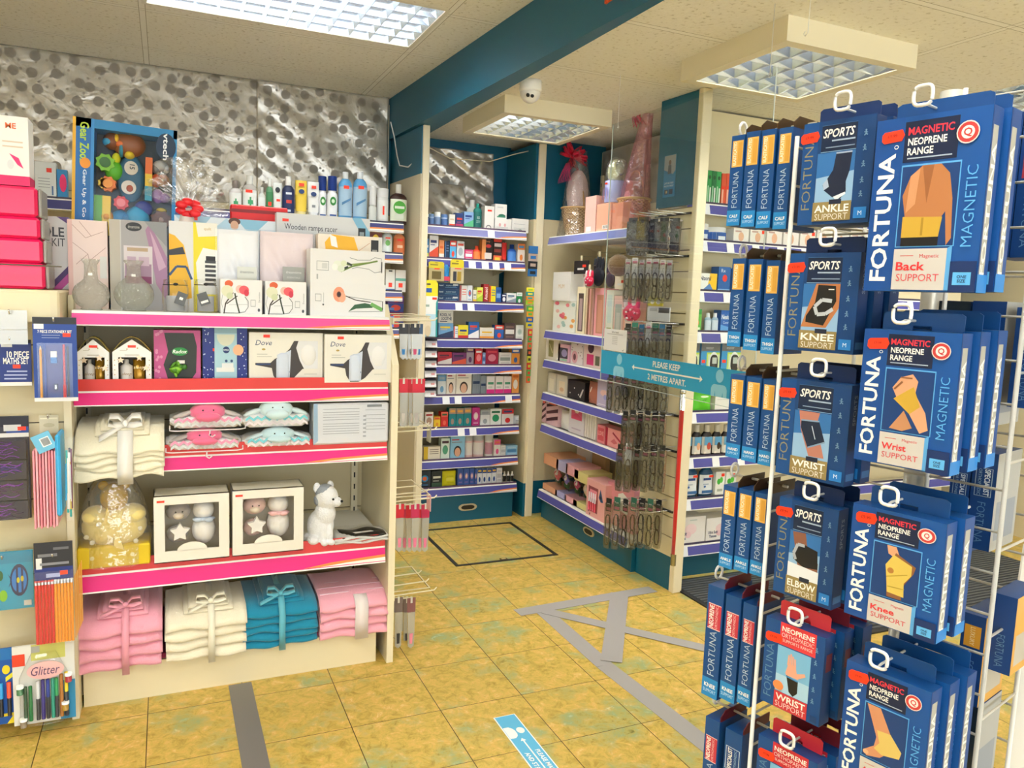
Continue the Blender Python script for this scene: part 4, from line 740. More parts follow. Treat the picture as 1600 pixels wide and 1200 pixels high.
yel = [('p', [(.0, .86), (.12, .84), (.3, .74), (.44, .4), (.46, .15), (.0, .1)], '#f0b81c'), ('p', [(0, .68), (.28, .72), (.33, .64), (0, .62)], '#3a3a40'), ('l', [(.0, .4), (.15, .5), (.35, .5), (.46, .36)], .05, '#2f4f7a'), ('r', .5, 1, 0, 1, '#f2e020'), ('p', [(.55, 1), (1, 1), (1, .86), (.6, .84)], '#f2f0e6'), ('t', 'quilt', .8, .93, .04, .3, '#c9a23a'), ('p', [(.55, .55), (.7, .72), (1, .7), (1, .2), (.6, .2)], '#f4f4ee'), ('r', .76, .96, .58, .63, '#1c1c1e')]+[('r', .74, .97, .55-.05*i, .58-.05*i, '#3a3a3c') for i in range(6)]
box1('bedding_pack', 'white and yellow children’s bedding pack behind the small tagged jars', 264, 340, 347, Z[0], '#e4e4e6', yel, d=.05, off=-.14, cat='bedding')
def pillowpack(name, label, x0, x1, yt, col, lab, ops, off, sd):
    a, b_, h = g1span(x0, x1, yt, Z[0], off); w = (b_-a)*.98; t = thing(name, label, 'bedding', G1.at((a+b_)/2, Z[0], off-.03)); rn = random.Random(sd)
    ph = [(rn.uniform(2, 9), rn.uniform(2, 9), rn.uniform(0, 6)) for _ in range(5)]
    f = MB()
    def fn(sg): return lambda u, v: ((u-.5)*w, sg*(.012+.018*(sin(pi*u)*sin(pi*v))**.3+.003*sum(sin(p[0]*u*3+p[1]*v*3+p[2]) for p in ph)*sin(pi*u)*sin(pi*v)), v*h)
    f.sheet(fn(-1), 24, 30, mat(col, .6)).sheet(fn(1), 8, 8, mat(col, .6))
    for x in (-w/2, w/2): f.box(x-.001, x+.001, -.013, .013, 0, h, col)
    f.obj('folded_fabric', t); MB().box(-w/2-.003, w/2+.003, -.042, .034, 0, h+.003, PLAST).obj('plastic_sleeve', t, label='clear plastic sleeve')
    l = MB().box(w*(-.5+lab[0]), w*(-.5+lab[1]), -.0435, -.0425, h*lab[2], h*lab[3], lab[4]); l.draw(ops, w*(lab[1]-lab[0]), h*(lab[3]-lab[2]), fr=(Vector((w*(-.5+lab[0]), -.0436, h*lab[2])), Vector((1, 0, 0)), Vector((0, 0, 1)), Vector((0, -1, 0)))); l.obj('label_card', t)
    return t
pillowpack('bedding_pack', 'white folded bedding in a clear sleeve with pale card', 337, 405, 359, '#eeeef0', (.48, .94, .25, .56, '#dfe0d6'), [('f',)] and [('t', 'dreamtime', .5, .8, .1, .7, '#8a8a84'), ('r', .1, .9, .3, .33, '#a8a8a0'), ('r', .1, .9, .1, .12, '#a8a8a0')], -.13, 1)
pillowpack('bedding_pack', 'pale pink folded bedding in a clear sleeve with grey card', 407, 490, 363, '#ead6d4', (.40, .82, .22, .58, '#a9aaa2'), [('t', 'dreamtime', .5, .82, .09, .7, '#e8e8e2'), ('t', 'ESSENTIALS', .5, .64, .06, .7, '#dcdcd4'), ('r', .1, .6, .15, .18, '#d0d0c8')], -.12, 2)
# tall boxes further back
a, b_, h = g1span(106, 268, 192, Z[0], -.28); w = b_-a
t = thing('toy_box', 'big blue open-fronted toy box full of colourful plastic toys on the top shelf', 'toy', G1.at((a+b_)/2, Z[0], -.28-.06)); t.rotation_euler = (0, radians(2), 0)
c = MB().box(-w/2, -w/2+w*.20, -.06, .06, 0, h, '#1f6fb8').box(w/2-.012, w/2, -.06, .06, 0, h, '#2a8fd0').box(-w/2, w/2, -.06, .06, h-.03, h, '#2a86c4').box(-w/2, w/2, .05, .06, 0, h, '#1c3f52').box(-w/2, w/2, -.06, .06, 0, .01, '#1f6fb8')
FR = (Vector((-w/2, -.06, h*.44)), Vector((1, 0, 0)), Vector((0, 0, 1)), Vector((0, -1, 0)))
c.draw([('r', 0, .03, -.75, 1, '#f0b82a'), ('e', .89, .83, .10, .13, '#16324f'), ('t', 'vtech', .89, .83, .055, .26, '#eef4fa', -90, 'b', True), ('t', 'Gear Up & Go T', .112, .26, .045, .52, '#e8f2fa', -90, 'b', True), ('r', .17, .2, -.75, 1, '#3a8fd4')], w, h*.56, fr=FR)
c.draw([('t', 'Gear Zooz', .11, .77, .085, .38, '#b6d83a', -90, 'b', True), ('e', .12, .58, .05, .05, '#f09a2a')], w, h*.56, fr=FR, eps=.0012); c.obj('box', t)
def toy(nm, lab, f): b = MB(); f(b); b.obj(nm, t, label=lab)
X0 = -w/2; P = lambda u, v: (X0+w*u, 0.0, h0+h*v); h0 = h*.44; h = h*.56
def gearball(b, u, v, r, col, col2=None, teeth=8):
    p = P(u, v); b.prism([(p[0]+(r if i % 2 else r*.8)*cos(pi*i/teeth), p[2]+(r if i % 2 else r*.8)*sin(pi*i/teeth)) for i in range(2*teeth)], -.03, .01, col)
    if col2: b.prism([(p[0]+r*.55*cos(pi*i/8), p[2]+r*.55*sin(pi*i/8)) for i in range(16)], -.036, -.03, col2)
toy('toy_monkey', 'brown toy with blue hands', lambda b: b.ball(P(.52, .83), (.055, .03, .045), '#8a4a1c').ball(P(.36, .84), (.03, .03, .03), '#7a3a18').ball(P(.33, .83), (.022, .03, .018), '#3aa0d0').ball(P(.44, .82), (.024, .03, .016), '#d86a2a').ball(P(.4, .86), (.012, .03, .02), '#f0c02a').ball(P(.53, .73), (.018, .03, .016), '#e8c82a').ball(P(.45, .78), (.01, .03, .03), '#2a8aa8'))
toy('toy_lizard', 'green toy with spiral', lambda b: (gearball(b, .30, .62, .032, '#7cc22a', '#2f6a2a'), b.ball(P(.38, .56), (.03, .025, .035), '#58b82a'), b.ball(P(.4, .68), (.014, .02, .02), '#d8d82a')))
toy('toy_wheel', 'orange gear with yellow ring', lambda b: (gearball(b, .33, .42, .028, '#e87a28', '#f09a3a'), gearball(b, .29, .42, .02, '#e8c02a')))
toy('toy_blocks', 'green and yellow toy', lambda b: b.box(P(.2, 0)[0], P(.28, 0)[0], -.03, .0, h0*.9, h0+h*.3, '#5fb02a').box(P(.28, 0)[0], P(.36, 0)[0], -.035, .0, h0*.9, h0+h*.3, '#f0c82a').ball(P(.32, .1), (.024, .04, .024), '#f0a02a').ball(P(.21, .2), (.015, .03, .025), '#f07a2a'))
toy('centre_plate', 'teal plate with two round pictures', lambda b: b.ball(P(.55, .5), (.045, .012, .082), '#1d5f80').prism([(P(.55, 0)[0]+.022*cos(pi*i/8), h0+h*.6+.024*sin(pi*i/8)) for i in range(16)], -.02, -.012, '#cfc6b8').prism([(P(.53, 0)[0]+.024*cos(pi*i/8), h0+h*.41+.024*sin(pi*i/8)) for i in range(16)], -.02, -.012, '#d6cfc4').ball((P(.54, 0)[0], -.02, h0+h*.4), (.011, .003, .012), '#a8452a').draw([('t', '15', .56, .61, .05, .1, '#30404a', -90, 'b')], w, h, fr=(Vector((-w/2, -.0205, h0)), Vector((1, 0, 0)), Vector((0, 0, 1)), Vector((0, -1, 0)))))
toy('toy_rack', 'orange, yellow and blue stacked rack', lambda b: b.box(P(.69, 0)[0], P(.76, 0)[0], -.03, 0, h0+h*.56, h0+h*.72, '#e06a1c').box(P(.69, 0)[0], P(.76, 0)[0], -.03, 0, h0+h*.44, h0+h*.56, '#e8c42a').box(P(.69, 0)[0], P(.76, 0)[0], -.03, 0, h0+h*.3, h0+h*.44, '#2a98b8'))
toy('toy_zebra', 'grey and white toy', lambda b: b.ball(P(.84, .66), (.026, .025, .02), '#c9c9c4').ball(P(.8, .63), (.015, .02, .02), '#8a8a88').ball(P(.9, .64), (.012, .02, .015), '#e2e2de'))
toy('toy_lion', 'orange-red toy', lambda b: b.ball(P(.8, .51), (.018, .025, .024), '#e8603a').ball(P(.87, .52), (.022, .025, .022), '#d87a4a').ball(P(.87, .52), (.01, .03, .01), '#f0c8a0'))
toy('toy_hippo', 'lilac toy', lambda b: b.ball(P(.82, .36), (.02, .025, .026), '#a070c0').ball(P(.88, .35), (.022, .025, .018), '#9058b0'))
toy('toy_gear', 'red gear', lambda b: gearball(b, .46, .25, .026, '#d82030', '#f07a80'))
toy('toy_elephant', 'blue toy', lambda b: b.ball(P(.62, .1), (.042, .035, .05), '#1fa0d0').ball(P(.52, .08), (.03, .03, .03), '#1a78b0').ball(P(.68, .22), (.03, .02, .028), '#2a3a90').ball(P(.45, .1), (.03, .025, .03), '#1c88c4'))
toy('toy_bear', 'dark brown toy with mirror', lambda b: (gearball(b, .86, .12, .036, '#5a2a1c'), b.ball(P(.86, .12), (.02, .035, .02), '#b89a90'), b.ball(P(.86, .22), (.018, .02, .01), '#d8b82a')))
h = h/.56; MB().box(-w/2+w*.2, w/2-.012, -.0585, -.058, .01, h-.03, FILM).obj('clear_window', t)
box1('toy_box', 'white box with blue triangles and red sticker behind the bedding packs', 272, 432, 341, Z[0], '#e6eef2', [('p', [(0, 1), (.35, 1), (.2, .8)], '#a9cfe0'), ('p', [(.6, 1), (.75, .82), (.92, 1)], '#8fc4dc'), ('p', [(.5, 1), (.66, .84), (1, .9), (1, .8), (.3, .8)], '#b9d9e8'), ('e', .58, .97, .06, .04, '#5a3220'), ('e', .58, .93, .04, .05, '#d8a888'), ('r', .12, .22, .955, .995, RED)], d=.04, off=-.23, cat='toy')
t2, w2, h2, d2 = box1('toy_box', 'white wooden ramps racer toy box with blue corner', 431, 578, 337, Z[0], '#d8dadc', [('t', 'Wooden ramps racer', .36, .86, .075, .56, '#2d3440', 0, ''), ('p', [(.80, 1), (.9, 1), (1, .86), (1, .68)], '#7fb8d8'), ('r', .87, .95, .78, .9, '#17202a'), ('r', .885, .935, .82, .86, '#8fa0a8'), ('e', .56, .74, .018, .022, '#4a2028'), ('e', .60, .76, .018, .022, '#4a2028'), ('e', .64, .74, .018, .022, '#4a2028'), ('e', .7, .75, .05, .04, '#e0c4a0'), ('e', .76, .74, .03, .04, '#cfae86'), ('r', .1, .14, .7, .76, '#3a90b8')], d=.05, off=-.20, cat='toy', tagp=(.09, .93))
box1('gift_box', 'bright red flat box behind the bedding at the top of the gondola', 360, 450, 322, Z[0], '#e0191c', [('r', 0, 1, .93, .96, '#8a0f14')], d=.05, off=-.29, cat='box', b=.004)
box1('kitchen_textile_box', 'white box with yellow pear pattern behind the vase boxes', 496, 597, 368, Z[0], '#f0e4d0', [('r', .0, 1, 0, 1, '#efe2cf'), ('p', [(.1, .9), (.2, 1), (.55, .98), (.66, .72), (.6, .5), (.15, .5)], '#f4b81c'), ('p', [(.17, 1), (.27, .97), (.3, .84), (.2, .86)], '#f2efe8'), ('l', [(.6, .8), (.8, .92)], .01, '#d8b090'), ('l', [(.6, .8), (.85, .7)], .01, '#d8b090'), ('r', .82, .94, .68, .96, '#1a1a1a'), ('r', .84, .92, .78, .84, '#9a9a94'), ('r', .94, 1, 0, 1, '#e0e0dc')], d=.05, off=-.11, cat='box')
# flower vase boxes
def stemflower(x, z, r, c): return [('e', x, z, r, r*1.8, c), ('e', x+r*.2, z, r*.5, r*.9, '#8a2a20')]
flA = [('l', [(.42, .62), (.5, .56), (.8, .66)], .02, '#8aa04a'), ('l', [(.40, .35), (.55, .52), (.9, .72)], .022, '#6f8a3a'), ('l', [(.5, .5), (.42, .42)], .03, '#2f3a26'), ('l', [(.55, .55), (.48, .62)], .03, '#38432c'), ('e', .36, .56, .06, .12, '#e9efe2'), ('e', .40, .44, .05, .1, '#dfe8d6'), ('e', .32, .48, .04, .1, '#f4f4ee'), ('e', .44, .60, .04, .09, '#dfe6c8'), ('l', [(.52, .78), (.62, .72), (.8, .74), (.86, .82), (.95, .80), (.95, .4), (.86, .36), (.78, .46), (.62, .5), (.55, .45)], .006, '#6a7078'), ('p', [(.955, .7), (.965, .7), (.965, .36), (.955, .36)], '#202428'), ('r', .08, .24, .36, .64, '#9aa0a4'), ('r', .086, .234, .375, .625, '#e8e8e8'), ('r', .15, .22, .42, .58, '#d4d6d6'), ('r', .08, .1, .1, .25, '#b0b4b4')]
flB = [('l', [(.46, .62), (.6, .5), (.8, .45)], .012, '#3a3028'), ('p', [(.5, .15), (.58, .36), (.72, .42), (.85, .36), (.82, .28), (.7, .26), (.6, .24)], '#2f5f3a'), ('l', [(.8, .4), (.96, .22)], .05, '#6fae5a'), ('e', .37, .66, .075, .23, '#f29a78'), ('e', .41, .58, .05, .16, '#f0aa8a'), ('e', .37, .66, .03, .09, '#5a2a20'), ('e', .37, .66, .018, .05, '#2a1410'), ('l', [(.5, .6), (.97, .48)], .006, '#6a7078'), ('l', [(.5, .14), (.97, .18)], .006, '#6a7078'), ('l', [(.96, .48), (.96, .2)], .008, '#202428'), ('r', .06, .14, .44, .66, '#8f9498'), ('r', .066, .134, .455, .645, '#e8e8e8'), ('l', [(.17, .7), (.17, .4)], .004, '#8f9498'), ('e', .165, .34, .012, .03, '#50545a')]
tt, wv, hv, dv = box1('vase_box', 'long white vase box with coral gerbera picture, lower of the two', 484, 603, 443, Z[0], '#e9e9ea', flB, d=.09, off=-.02, group=None)
a, b_, h = g1span(485, 601, 391, Z[0]+hv, -.022); 
t = thing('vase_box', 'long white vase box with white lilies picture, stacked on top', 'box', G1.at((a+b_)/2, Z[0]+hv, -.067)); MB().box(-(b_-a)/2, (b_-a)/2, -.045, .045, 0, h, '#eaeaeb').draw(flA, b_-a, h, -.045).obj('carton', t)
fc = [('l', [(.08, 0), (.12, .3), (.3, .62)], .03, '#3a2a24'), ('l', [(.45, .02), (.38, .35), (.34, .6)], .035, '#2f3a26'), ('l', [(.14, .28), (.4, .52)], .025, '#3a2a24'), ('e', .2, .87, .1, .1, '#e0602a'), ('e', .16, .66, .14, .17, '#dfe0c2'), ('e', .22, .52, .08, .1, '#cfd6b0'), ('e', .46, .72, .10, .12, '#e8c0b4'), ('e', .56, .70, .12, .13, '#ee5560'), ('e', .62, .62, .06, .1, '#d83048'), ('l', [(.58, .5), (.66, .38), (.66, .2), (.58, .06), (.4, .02), (.1, .02)], .012, '#26292c'), ('l', [(.05, .55), (.02, .3), (.08, .06)], .008, '#8a8f92'), ('l', [(.2, .26), (.64, .28)], .006, '#6a6f72'), ('r', .72, .84, .22, .42, '#8f9498'), ('r', .728, .832, .235, .405, '#e8e8e8'), ('e', .92, .12, .03, .05, '#50545a'), ('t', 'Decoration', .93, .5, .04, .5, '#7a7f84', 90)]
box1('vase_box', 'square white vase box with bouquet picture left of its twin', 344, 410, 437, Z[0], '#ebebec', fc, d=.08, off=-.02, b=0)
box1('vase_box', 'square white vase box with bouquet picture, beside the long boxes', 414, 479, 440, Z[0], '#ebebec', fc, d=.08, off=-.02)
# decanters
def decanter(label, x0, x1, yt):
    a, b_, h = g1span(x0, x1, yt, Z[0], -.055); r = (b_-a)/2
    t = thing('glass_decanter', label, 'decanter', G1.at((a+b_)/2, Z[0], -.055), 0, None)
    pr = [(r*.5, 0), (r*.62, .002)]+[(r*cos(q)*1.0 if abs(q) < 1.3 else r*cos(q), r*.93+r*.93*sin(q)) for q in [-1.0+i*.19 for i in range(11)]]+[(r*.40, r*1.88), (r*.36, h*.72), (r*.36, h*.9), (r*.5, h*.975), (r*.52, h)]
    MB().lathe(pr, GLASSW, 40, j=lambda i, k: .0020*((i+k) % 2) if 2 < i < 12 else 0).obj('cut_glass_bowl', t); MB().box(-.006, .006, -r*.37-.001, -r*.37, h*.68, h*.73, WHITE).obj('price_sticker', t)
decanter('round cut glass decanter at the left end of the pink shelf', 113, 171, 405); decanter('round cut glass decanter in front of the lilac bedding pack', 178, 240, 407)
def jarset(label, x0, x1, yt, tcol, s):
    a, b_, h = g1span(x0, x1, yt, Z[0], -.03); w = b_-a; t = thing('glass_jar', label, 'jar', G1.at((a+b_)/2, Z[0], -.03-w/2))
    MB().lathe([(w*.42, 0), (w*.48, .004), (w*.48, h*.75), (w*.43, h*.82), (w*.43, h)], PLAST, 24, ey=.8).lathe([(w*.34, .004), (w*.34, h*.5)], mat('#b9bcc0', .3), 16, ey=.8).obj('body', t)
    MB().tube([(w*.44*cos(2*pi*i/16), w*.36*sin(2*pi*i/16), h*.84) for i in range(16)], .0014, '#1d1d1f', closed=True).ball((0, -w*.4, h*.86), (.008, .004, .005), '#1d1d1f').obj('cord', t)
    g = MB(); q = s*.35; R2 = lambda x, z: (x*cos(q)-z*sin(q), x*sin(q)+z*cos(q)); ctr = (-s*.012+.004, h*.42)
    g.prism([(ctr[0]+R2(x, z)[0], ctr[1]+R2(x, z)[1]) for x, z in ((-.016, -.021), (.016, -.021), (.016, .021), (-.016, .021))], -w*.4-.004, -w*.4-.002, tcol)
    cc = [R2(x, z) for x, z in ((-.012, -.014), (.012, -.014), (.012, -.006), (-.012, -.006))] if s > 0 else [R2(x, z) for x, z in ((-.005, -.004), (.006, -.004), (.006, .005), (-.005, .005))]
    g.prism([(ctr[0]+x, ctr[1]+z) for x, z in cc], -w*.4-.0045, -w*.4-.004, WHITE); g.obj('tag_card', t, label='tied grey tag card')
jarset('small clear jar with hanging dark grey tag, left of two', 252, 297, 437, '#5d6062', -1); jarset('small clear jar with tilted grey tag, right of two', 302, 342, 437, '#55585a', 1)
# cellophane bouquet
q = G1.at(G1.hit(292, 335, -.235)[0], Z[0], -.235)
t = thing('wrapped_gift', 'cellophane wrapped gift with red bow behind the bedding packs', 'gift', q)
zb = G1.hit(295, 326, -.235)[1]-Z[0]; rnd = random.Random(4)
MB().lathe([(.02, 0), (.05, .01), (.055, zb*.5), (.018, zb)], mat('#efe9e4', .6), 18).obj('gift_body', t)
cb = MB()
for k in range(9):
    a0 = radians(-50+k*22+rnd.uniform(-6, 6)); L = .17*rnd.uniform(.75, 1.05)*(1.1 if k < 4 else .8); yo = rnd.uniform(-.03, .04)
    def fn(u, v, a0=a0, L=L, yo=yo, k=k):
        s = v; aa = a0+(u-.5)*.8; rr = L*s; return (sin(aa)*rr+.012*sin(17*u+9*v+k)*s, yo*s+.02*sin(11*u+5*v+k*2)*s, zb+cos(aa)*rr*.98)
    cb.sheet(fn, 8, 10, CELLO)
cb.obj('cellophane', t, label='clear crinkled cellophane fan')
bw = MB()
for k in range(7):
    a0 = k*2*pi/7; bw.ball((.028*cos(a0)+.008, -.02+.012*sin(a0*2), zb+.022*sin(a0)), (.02, .012, .014), mat('#f02430', .35))
bw.obj('bow', t, label='red ribbon bow')
# --- second shelf
def starbox(label, x0, x1, yt):
    a, b_, h = g1span(x0, x1, yt, Z[1], -.03); w = (b_-a)*.985; d = .07
    t = thing('gift_set', label, 'gift set', G1.at((a+b_)/2, Z[1], -.03-d/2)); s = MB()
    out = [(-w/2, 0), (w/2, 0), (w/2, h*.66), (0, h*.93), (-w/2, h*.66)]; inn = [(-w*.32, h*.04), (w*.32, h*.04), (w*.32, h*.52), (-w*.32, h*.52)]
    s.prism([(-w/2, 0), (-w*.34, 0), (-w*.34, h*.56), (-w/2, h*.66)], -d/2, -d/2+.002, WHITE).prism([(w/2, 0), (w*.34, 0), (w*.34, h*.56), (w/2, h*.66)], -d/2, -d/2+.002, WHITE).prism([(-w/2, h*.66), (-w*.34, h*.56), (w*.34, h*.56), (w/2, h*.66), (0, h*.93)], -d/2, -d/2+.002, WHITE)
    s.box(-w/2, -w/2+.002, -d/2, d/2, 0, h*.66, '#d9d4c8').box(w/2-.002, w/2, -d/2, d/2, 0, h*.66, '#d9d4c8').box(-w/2, w/2, d/2-.002, d/2, 0, h*.66, '#3a3420').box(-w/2, w/2, -d/2, d/2, 0, .002, WHITE)
    s.draw([('e', -.0+.07, .1+.1*i, .012, .012, '#c8a85a') for i in range(5)]+[('e', .93, .1+.1*i, .012, .012, '#a8883a') for i in range(5)]+[('r', .32, .68, .6, .615, '#b9b0a0'), ('r', .2, .38, .7, .71, '#c8c0b0'), ('e', .38, .73, .02, .012, '#b89a50'), ('e', .64, .75, .02, .012, '#b89a50')], w, h, -d/2)
    s.obj('house_box', t)
    n = 14; MB().sheet(lambda u, v: (-w/2+w*u, -d/2+d*v, h*.66+h*.32*sin(pi*u)), n, 2, mat('#c9b45a', .15, .6), .001).obj('gold_lid', t, label='gold foil arched lid')
    MB().lathe([(w*.15, 0), (w*.16, .004), (w*.16, h*.36), (w*.08, h*.40), (w*.06, h*.42), (w*.06, h*.5)], mat('#e2ddd4', .3), 16, c=(-w*.15, 0)).draw([('t', 'sleep', .36, .2, .08, .3, '#9a7a3a', 0, 'i')], w, h, fr=(Vector((-w/2, -w*.17, 0)), Vector((1, 0, 0)), Vector((0, 0, 1)), Vector((0, -1, 0)))).obj('white_bottle', t)
    MB().lathe([(w*.13, 0), (w*.13, h*.07), (w*.14, h*.1), (w*.16, h*.5)], mat('#b8892a', .25, .5), 16, c=(w*.17, 0), ey=.6).draw([('t', 'sleep', .66, .33, .09, .3, '#efe0b0', 0, 'i')], w, h, fr=(Vector((-w/2, -w*.12, 0)), Vector((1, 0, 0)), Vector((0, 0, 1)), Vector((0, -1, 0)))).obj('gold_tube', t)
    for sx, sz in ((.18, .55), (.34, .34), (-.28, .5)): MB().prism([(w*sx+(.012 if i % 2 == 0 else .005)*sin(pi*i/5), h*sz+(.012 if i % 2 == 0 else .005)*cos(pi*i/5)) for i in range(10)], -d/2-.004, -d/2-.001, mat('#e2c9a8', .3, .3)).obj('star_charm', t)
    MB().box(-.012, .012, -d/2-.0018, -d/2-.0006, h*.76, h*.81, RED).obj('price_sticker', t)
starbox('house-shaped white gift set with gold stars, nearest the blue stationery card', 119.5, 172, 525); starbox('house-shaped white gift set with gold stars beside the pink and green one', 174, 238, 525)
t, w, h, d = box1('gift_set', 'pink gift set with green bath puff and dark window', 240, 314, 516, Z[1], '#c2508a', [('p', [(.22, .95), (.85, .95), (.92, .7), (.9, .2), (.78, .05), (.3, .05), (.2, .35), (.3, .6)], '#22281e')]+[('e', random.Random(i).random()*.16+.02, random.Random(i+50).random(), .03, .03, '#d888b0') for i in range(14)], d=.06, off=-.045)
pf = MB(); rnd = random.Random(8)
for k in range(26): a0 = rnd.uniform(0, 2*pi); r0 = rnd.uniform(0, .024); pf.ball((r0*cos(a0)+.0, -d/2-.004+rnd.uniform(-.006, .002), h*.27+r0*.8*sin(a0)), (rnd.uniform(.008, .014), .005, rnd.uniform(.004, .010)), ['#6fae2a', '#4f8a20', '#8ac83a', '#3f7a28'][k % 4], 8, Matrix.Rotation(a0, 3, 'Y'), 5)
pf.obj('bath_puff', t, label='green mesh bath puff')
MB().prism([(w*.05+.025*cos(pi*i/10), h*.6+.014*sin(pi*i/10)) for i in range(20)], -d/2-.003, -d/2-.0006, '#1f8a3a').draw([('t', 'Radox', .55, .6, .07, .32, '#e8f4e8', 0, 'bi')], w, h, -d/2-.0032).obj('logo_badge', t, label='green oval badge')
MB().box(-.0, .022, -d/2-.012, -d/2-.011, h*.38, h*.44, '#dfe0dc').obj('price_sticker', t, label='white price label')
rr = random.Random(2)
t, w, h, d = box1('gift_set', 'navy spotted gift set with pale blue centre panel', 316, 387, 512, Z[1], '#1c2f86', [('e', rr.choice([rr.uniform(.02, .24), rr.uniform(.78, .98)]), rr.random(), .012, .010, '#c8d4f0') for i in range(46)]+[('r', .26, .76, 0, 1, '#a9cfdc'), ('r', .26, .76, .9, 1, '#8fb3c0'), ('p', [(.31, .88)]+[(.51-.2*cos(pi*i/10), .86-.19*sin(pi*i/10)) for i in range(11)]+[(.71, .88)], '#d9dcc8'), ('e', .52, .6, .075, .062, '#16306a'), ('t', 'NIVEA', .52, .6, .03, .12, '#e8f0f8', 0, 'b'), ('e', .79, .6, .12, .1, '#f0b48a'), ('r', .3, .7, .2, .28, '#e8e9e4'), ('r', .42, .68, .28, .36, '#e2e6e6'), ('e', .52, .4, .03, .026, '#2a4a7a'), ('e', .64, .4, .03, .026, '#2a4a7a')], d=.06, off=-.045, tagp=(.3, .6))
dv_ = [('t', 'Dove', .19, .80, .1, .22, '#2a3f6a', 0, 'i'), ('e', .19, .67, .025, .02, '#b89a50'), ('r', .1, .24, .57, .58, '#a8a8a0'), ('r', .1, .3, .52, .53, '#a8a8a0'), ('p', [(.08, .40), (.28, .40), (.34, .48), (.45, .56), (.54, .68), (.6, .84), (.93, .84), (.93, .28), (.72, .28), (.6, .1), (.5, .02), (.38, .02), (.32, .15), (.3, .3), (.08, .36)], '#3a3330'),
       ('p', [(.36, .04), (.54, .04), (.56, .66), (.47, .6), (.36, .48)], '#c9d2e2'), ('r', .39, .54, .2, .24, '#2a3f80'), ('r', .41, .52, .3, .36, '#aab4c8'), ('p', [(.66, .84), (.93, .84), (.93, .28), (.74, .28), (.68, .45), (.63, .7)], '#dfe0e2'), ('e', .8, .58, .03, .12, '#f0efe6'), ('r', .09, .28, .36, .39, '#223a68'), ('r', .74, .92, .17, .18, '#b0b0a8')]
for lab, x0, x1, yt in (('white gift set with dark shaped window beside the navy spotted one', 388.5, 505, 520), ('white gift set with dark shaped window at the end of the shelf', 506.5, 612, 523)):
    t, w, h, d = box1('gift_set', lab, x0, x1, yt, Z[1], '#e6e3d8', dv_, d=.07, off=-.02 if x0 < 400 else -.0, tagp=(.23, .93))
    MB().ball((w*.3, -d/2+.004, h*.56), (w*.12, .012, h*.24), mat('#e9e9ea', .5), 16).obj('white_pouch', t, label='white silk pouch in the window')
    MB().lathe([(w*.085, h*.05), (w*.09, h*.07), (w*.085, h*.56), (w*.03, h*.6)], mat('#cdd6e6', .35), 16, c=(-w*.05, -d/2+.002), ey=.4).obj('lotion_tube', t)
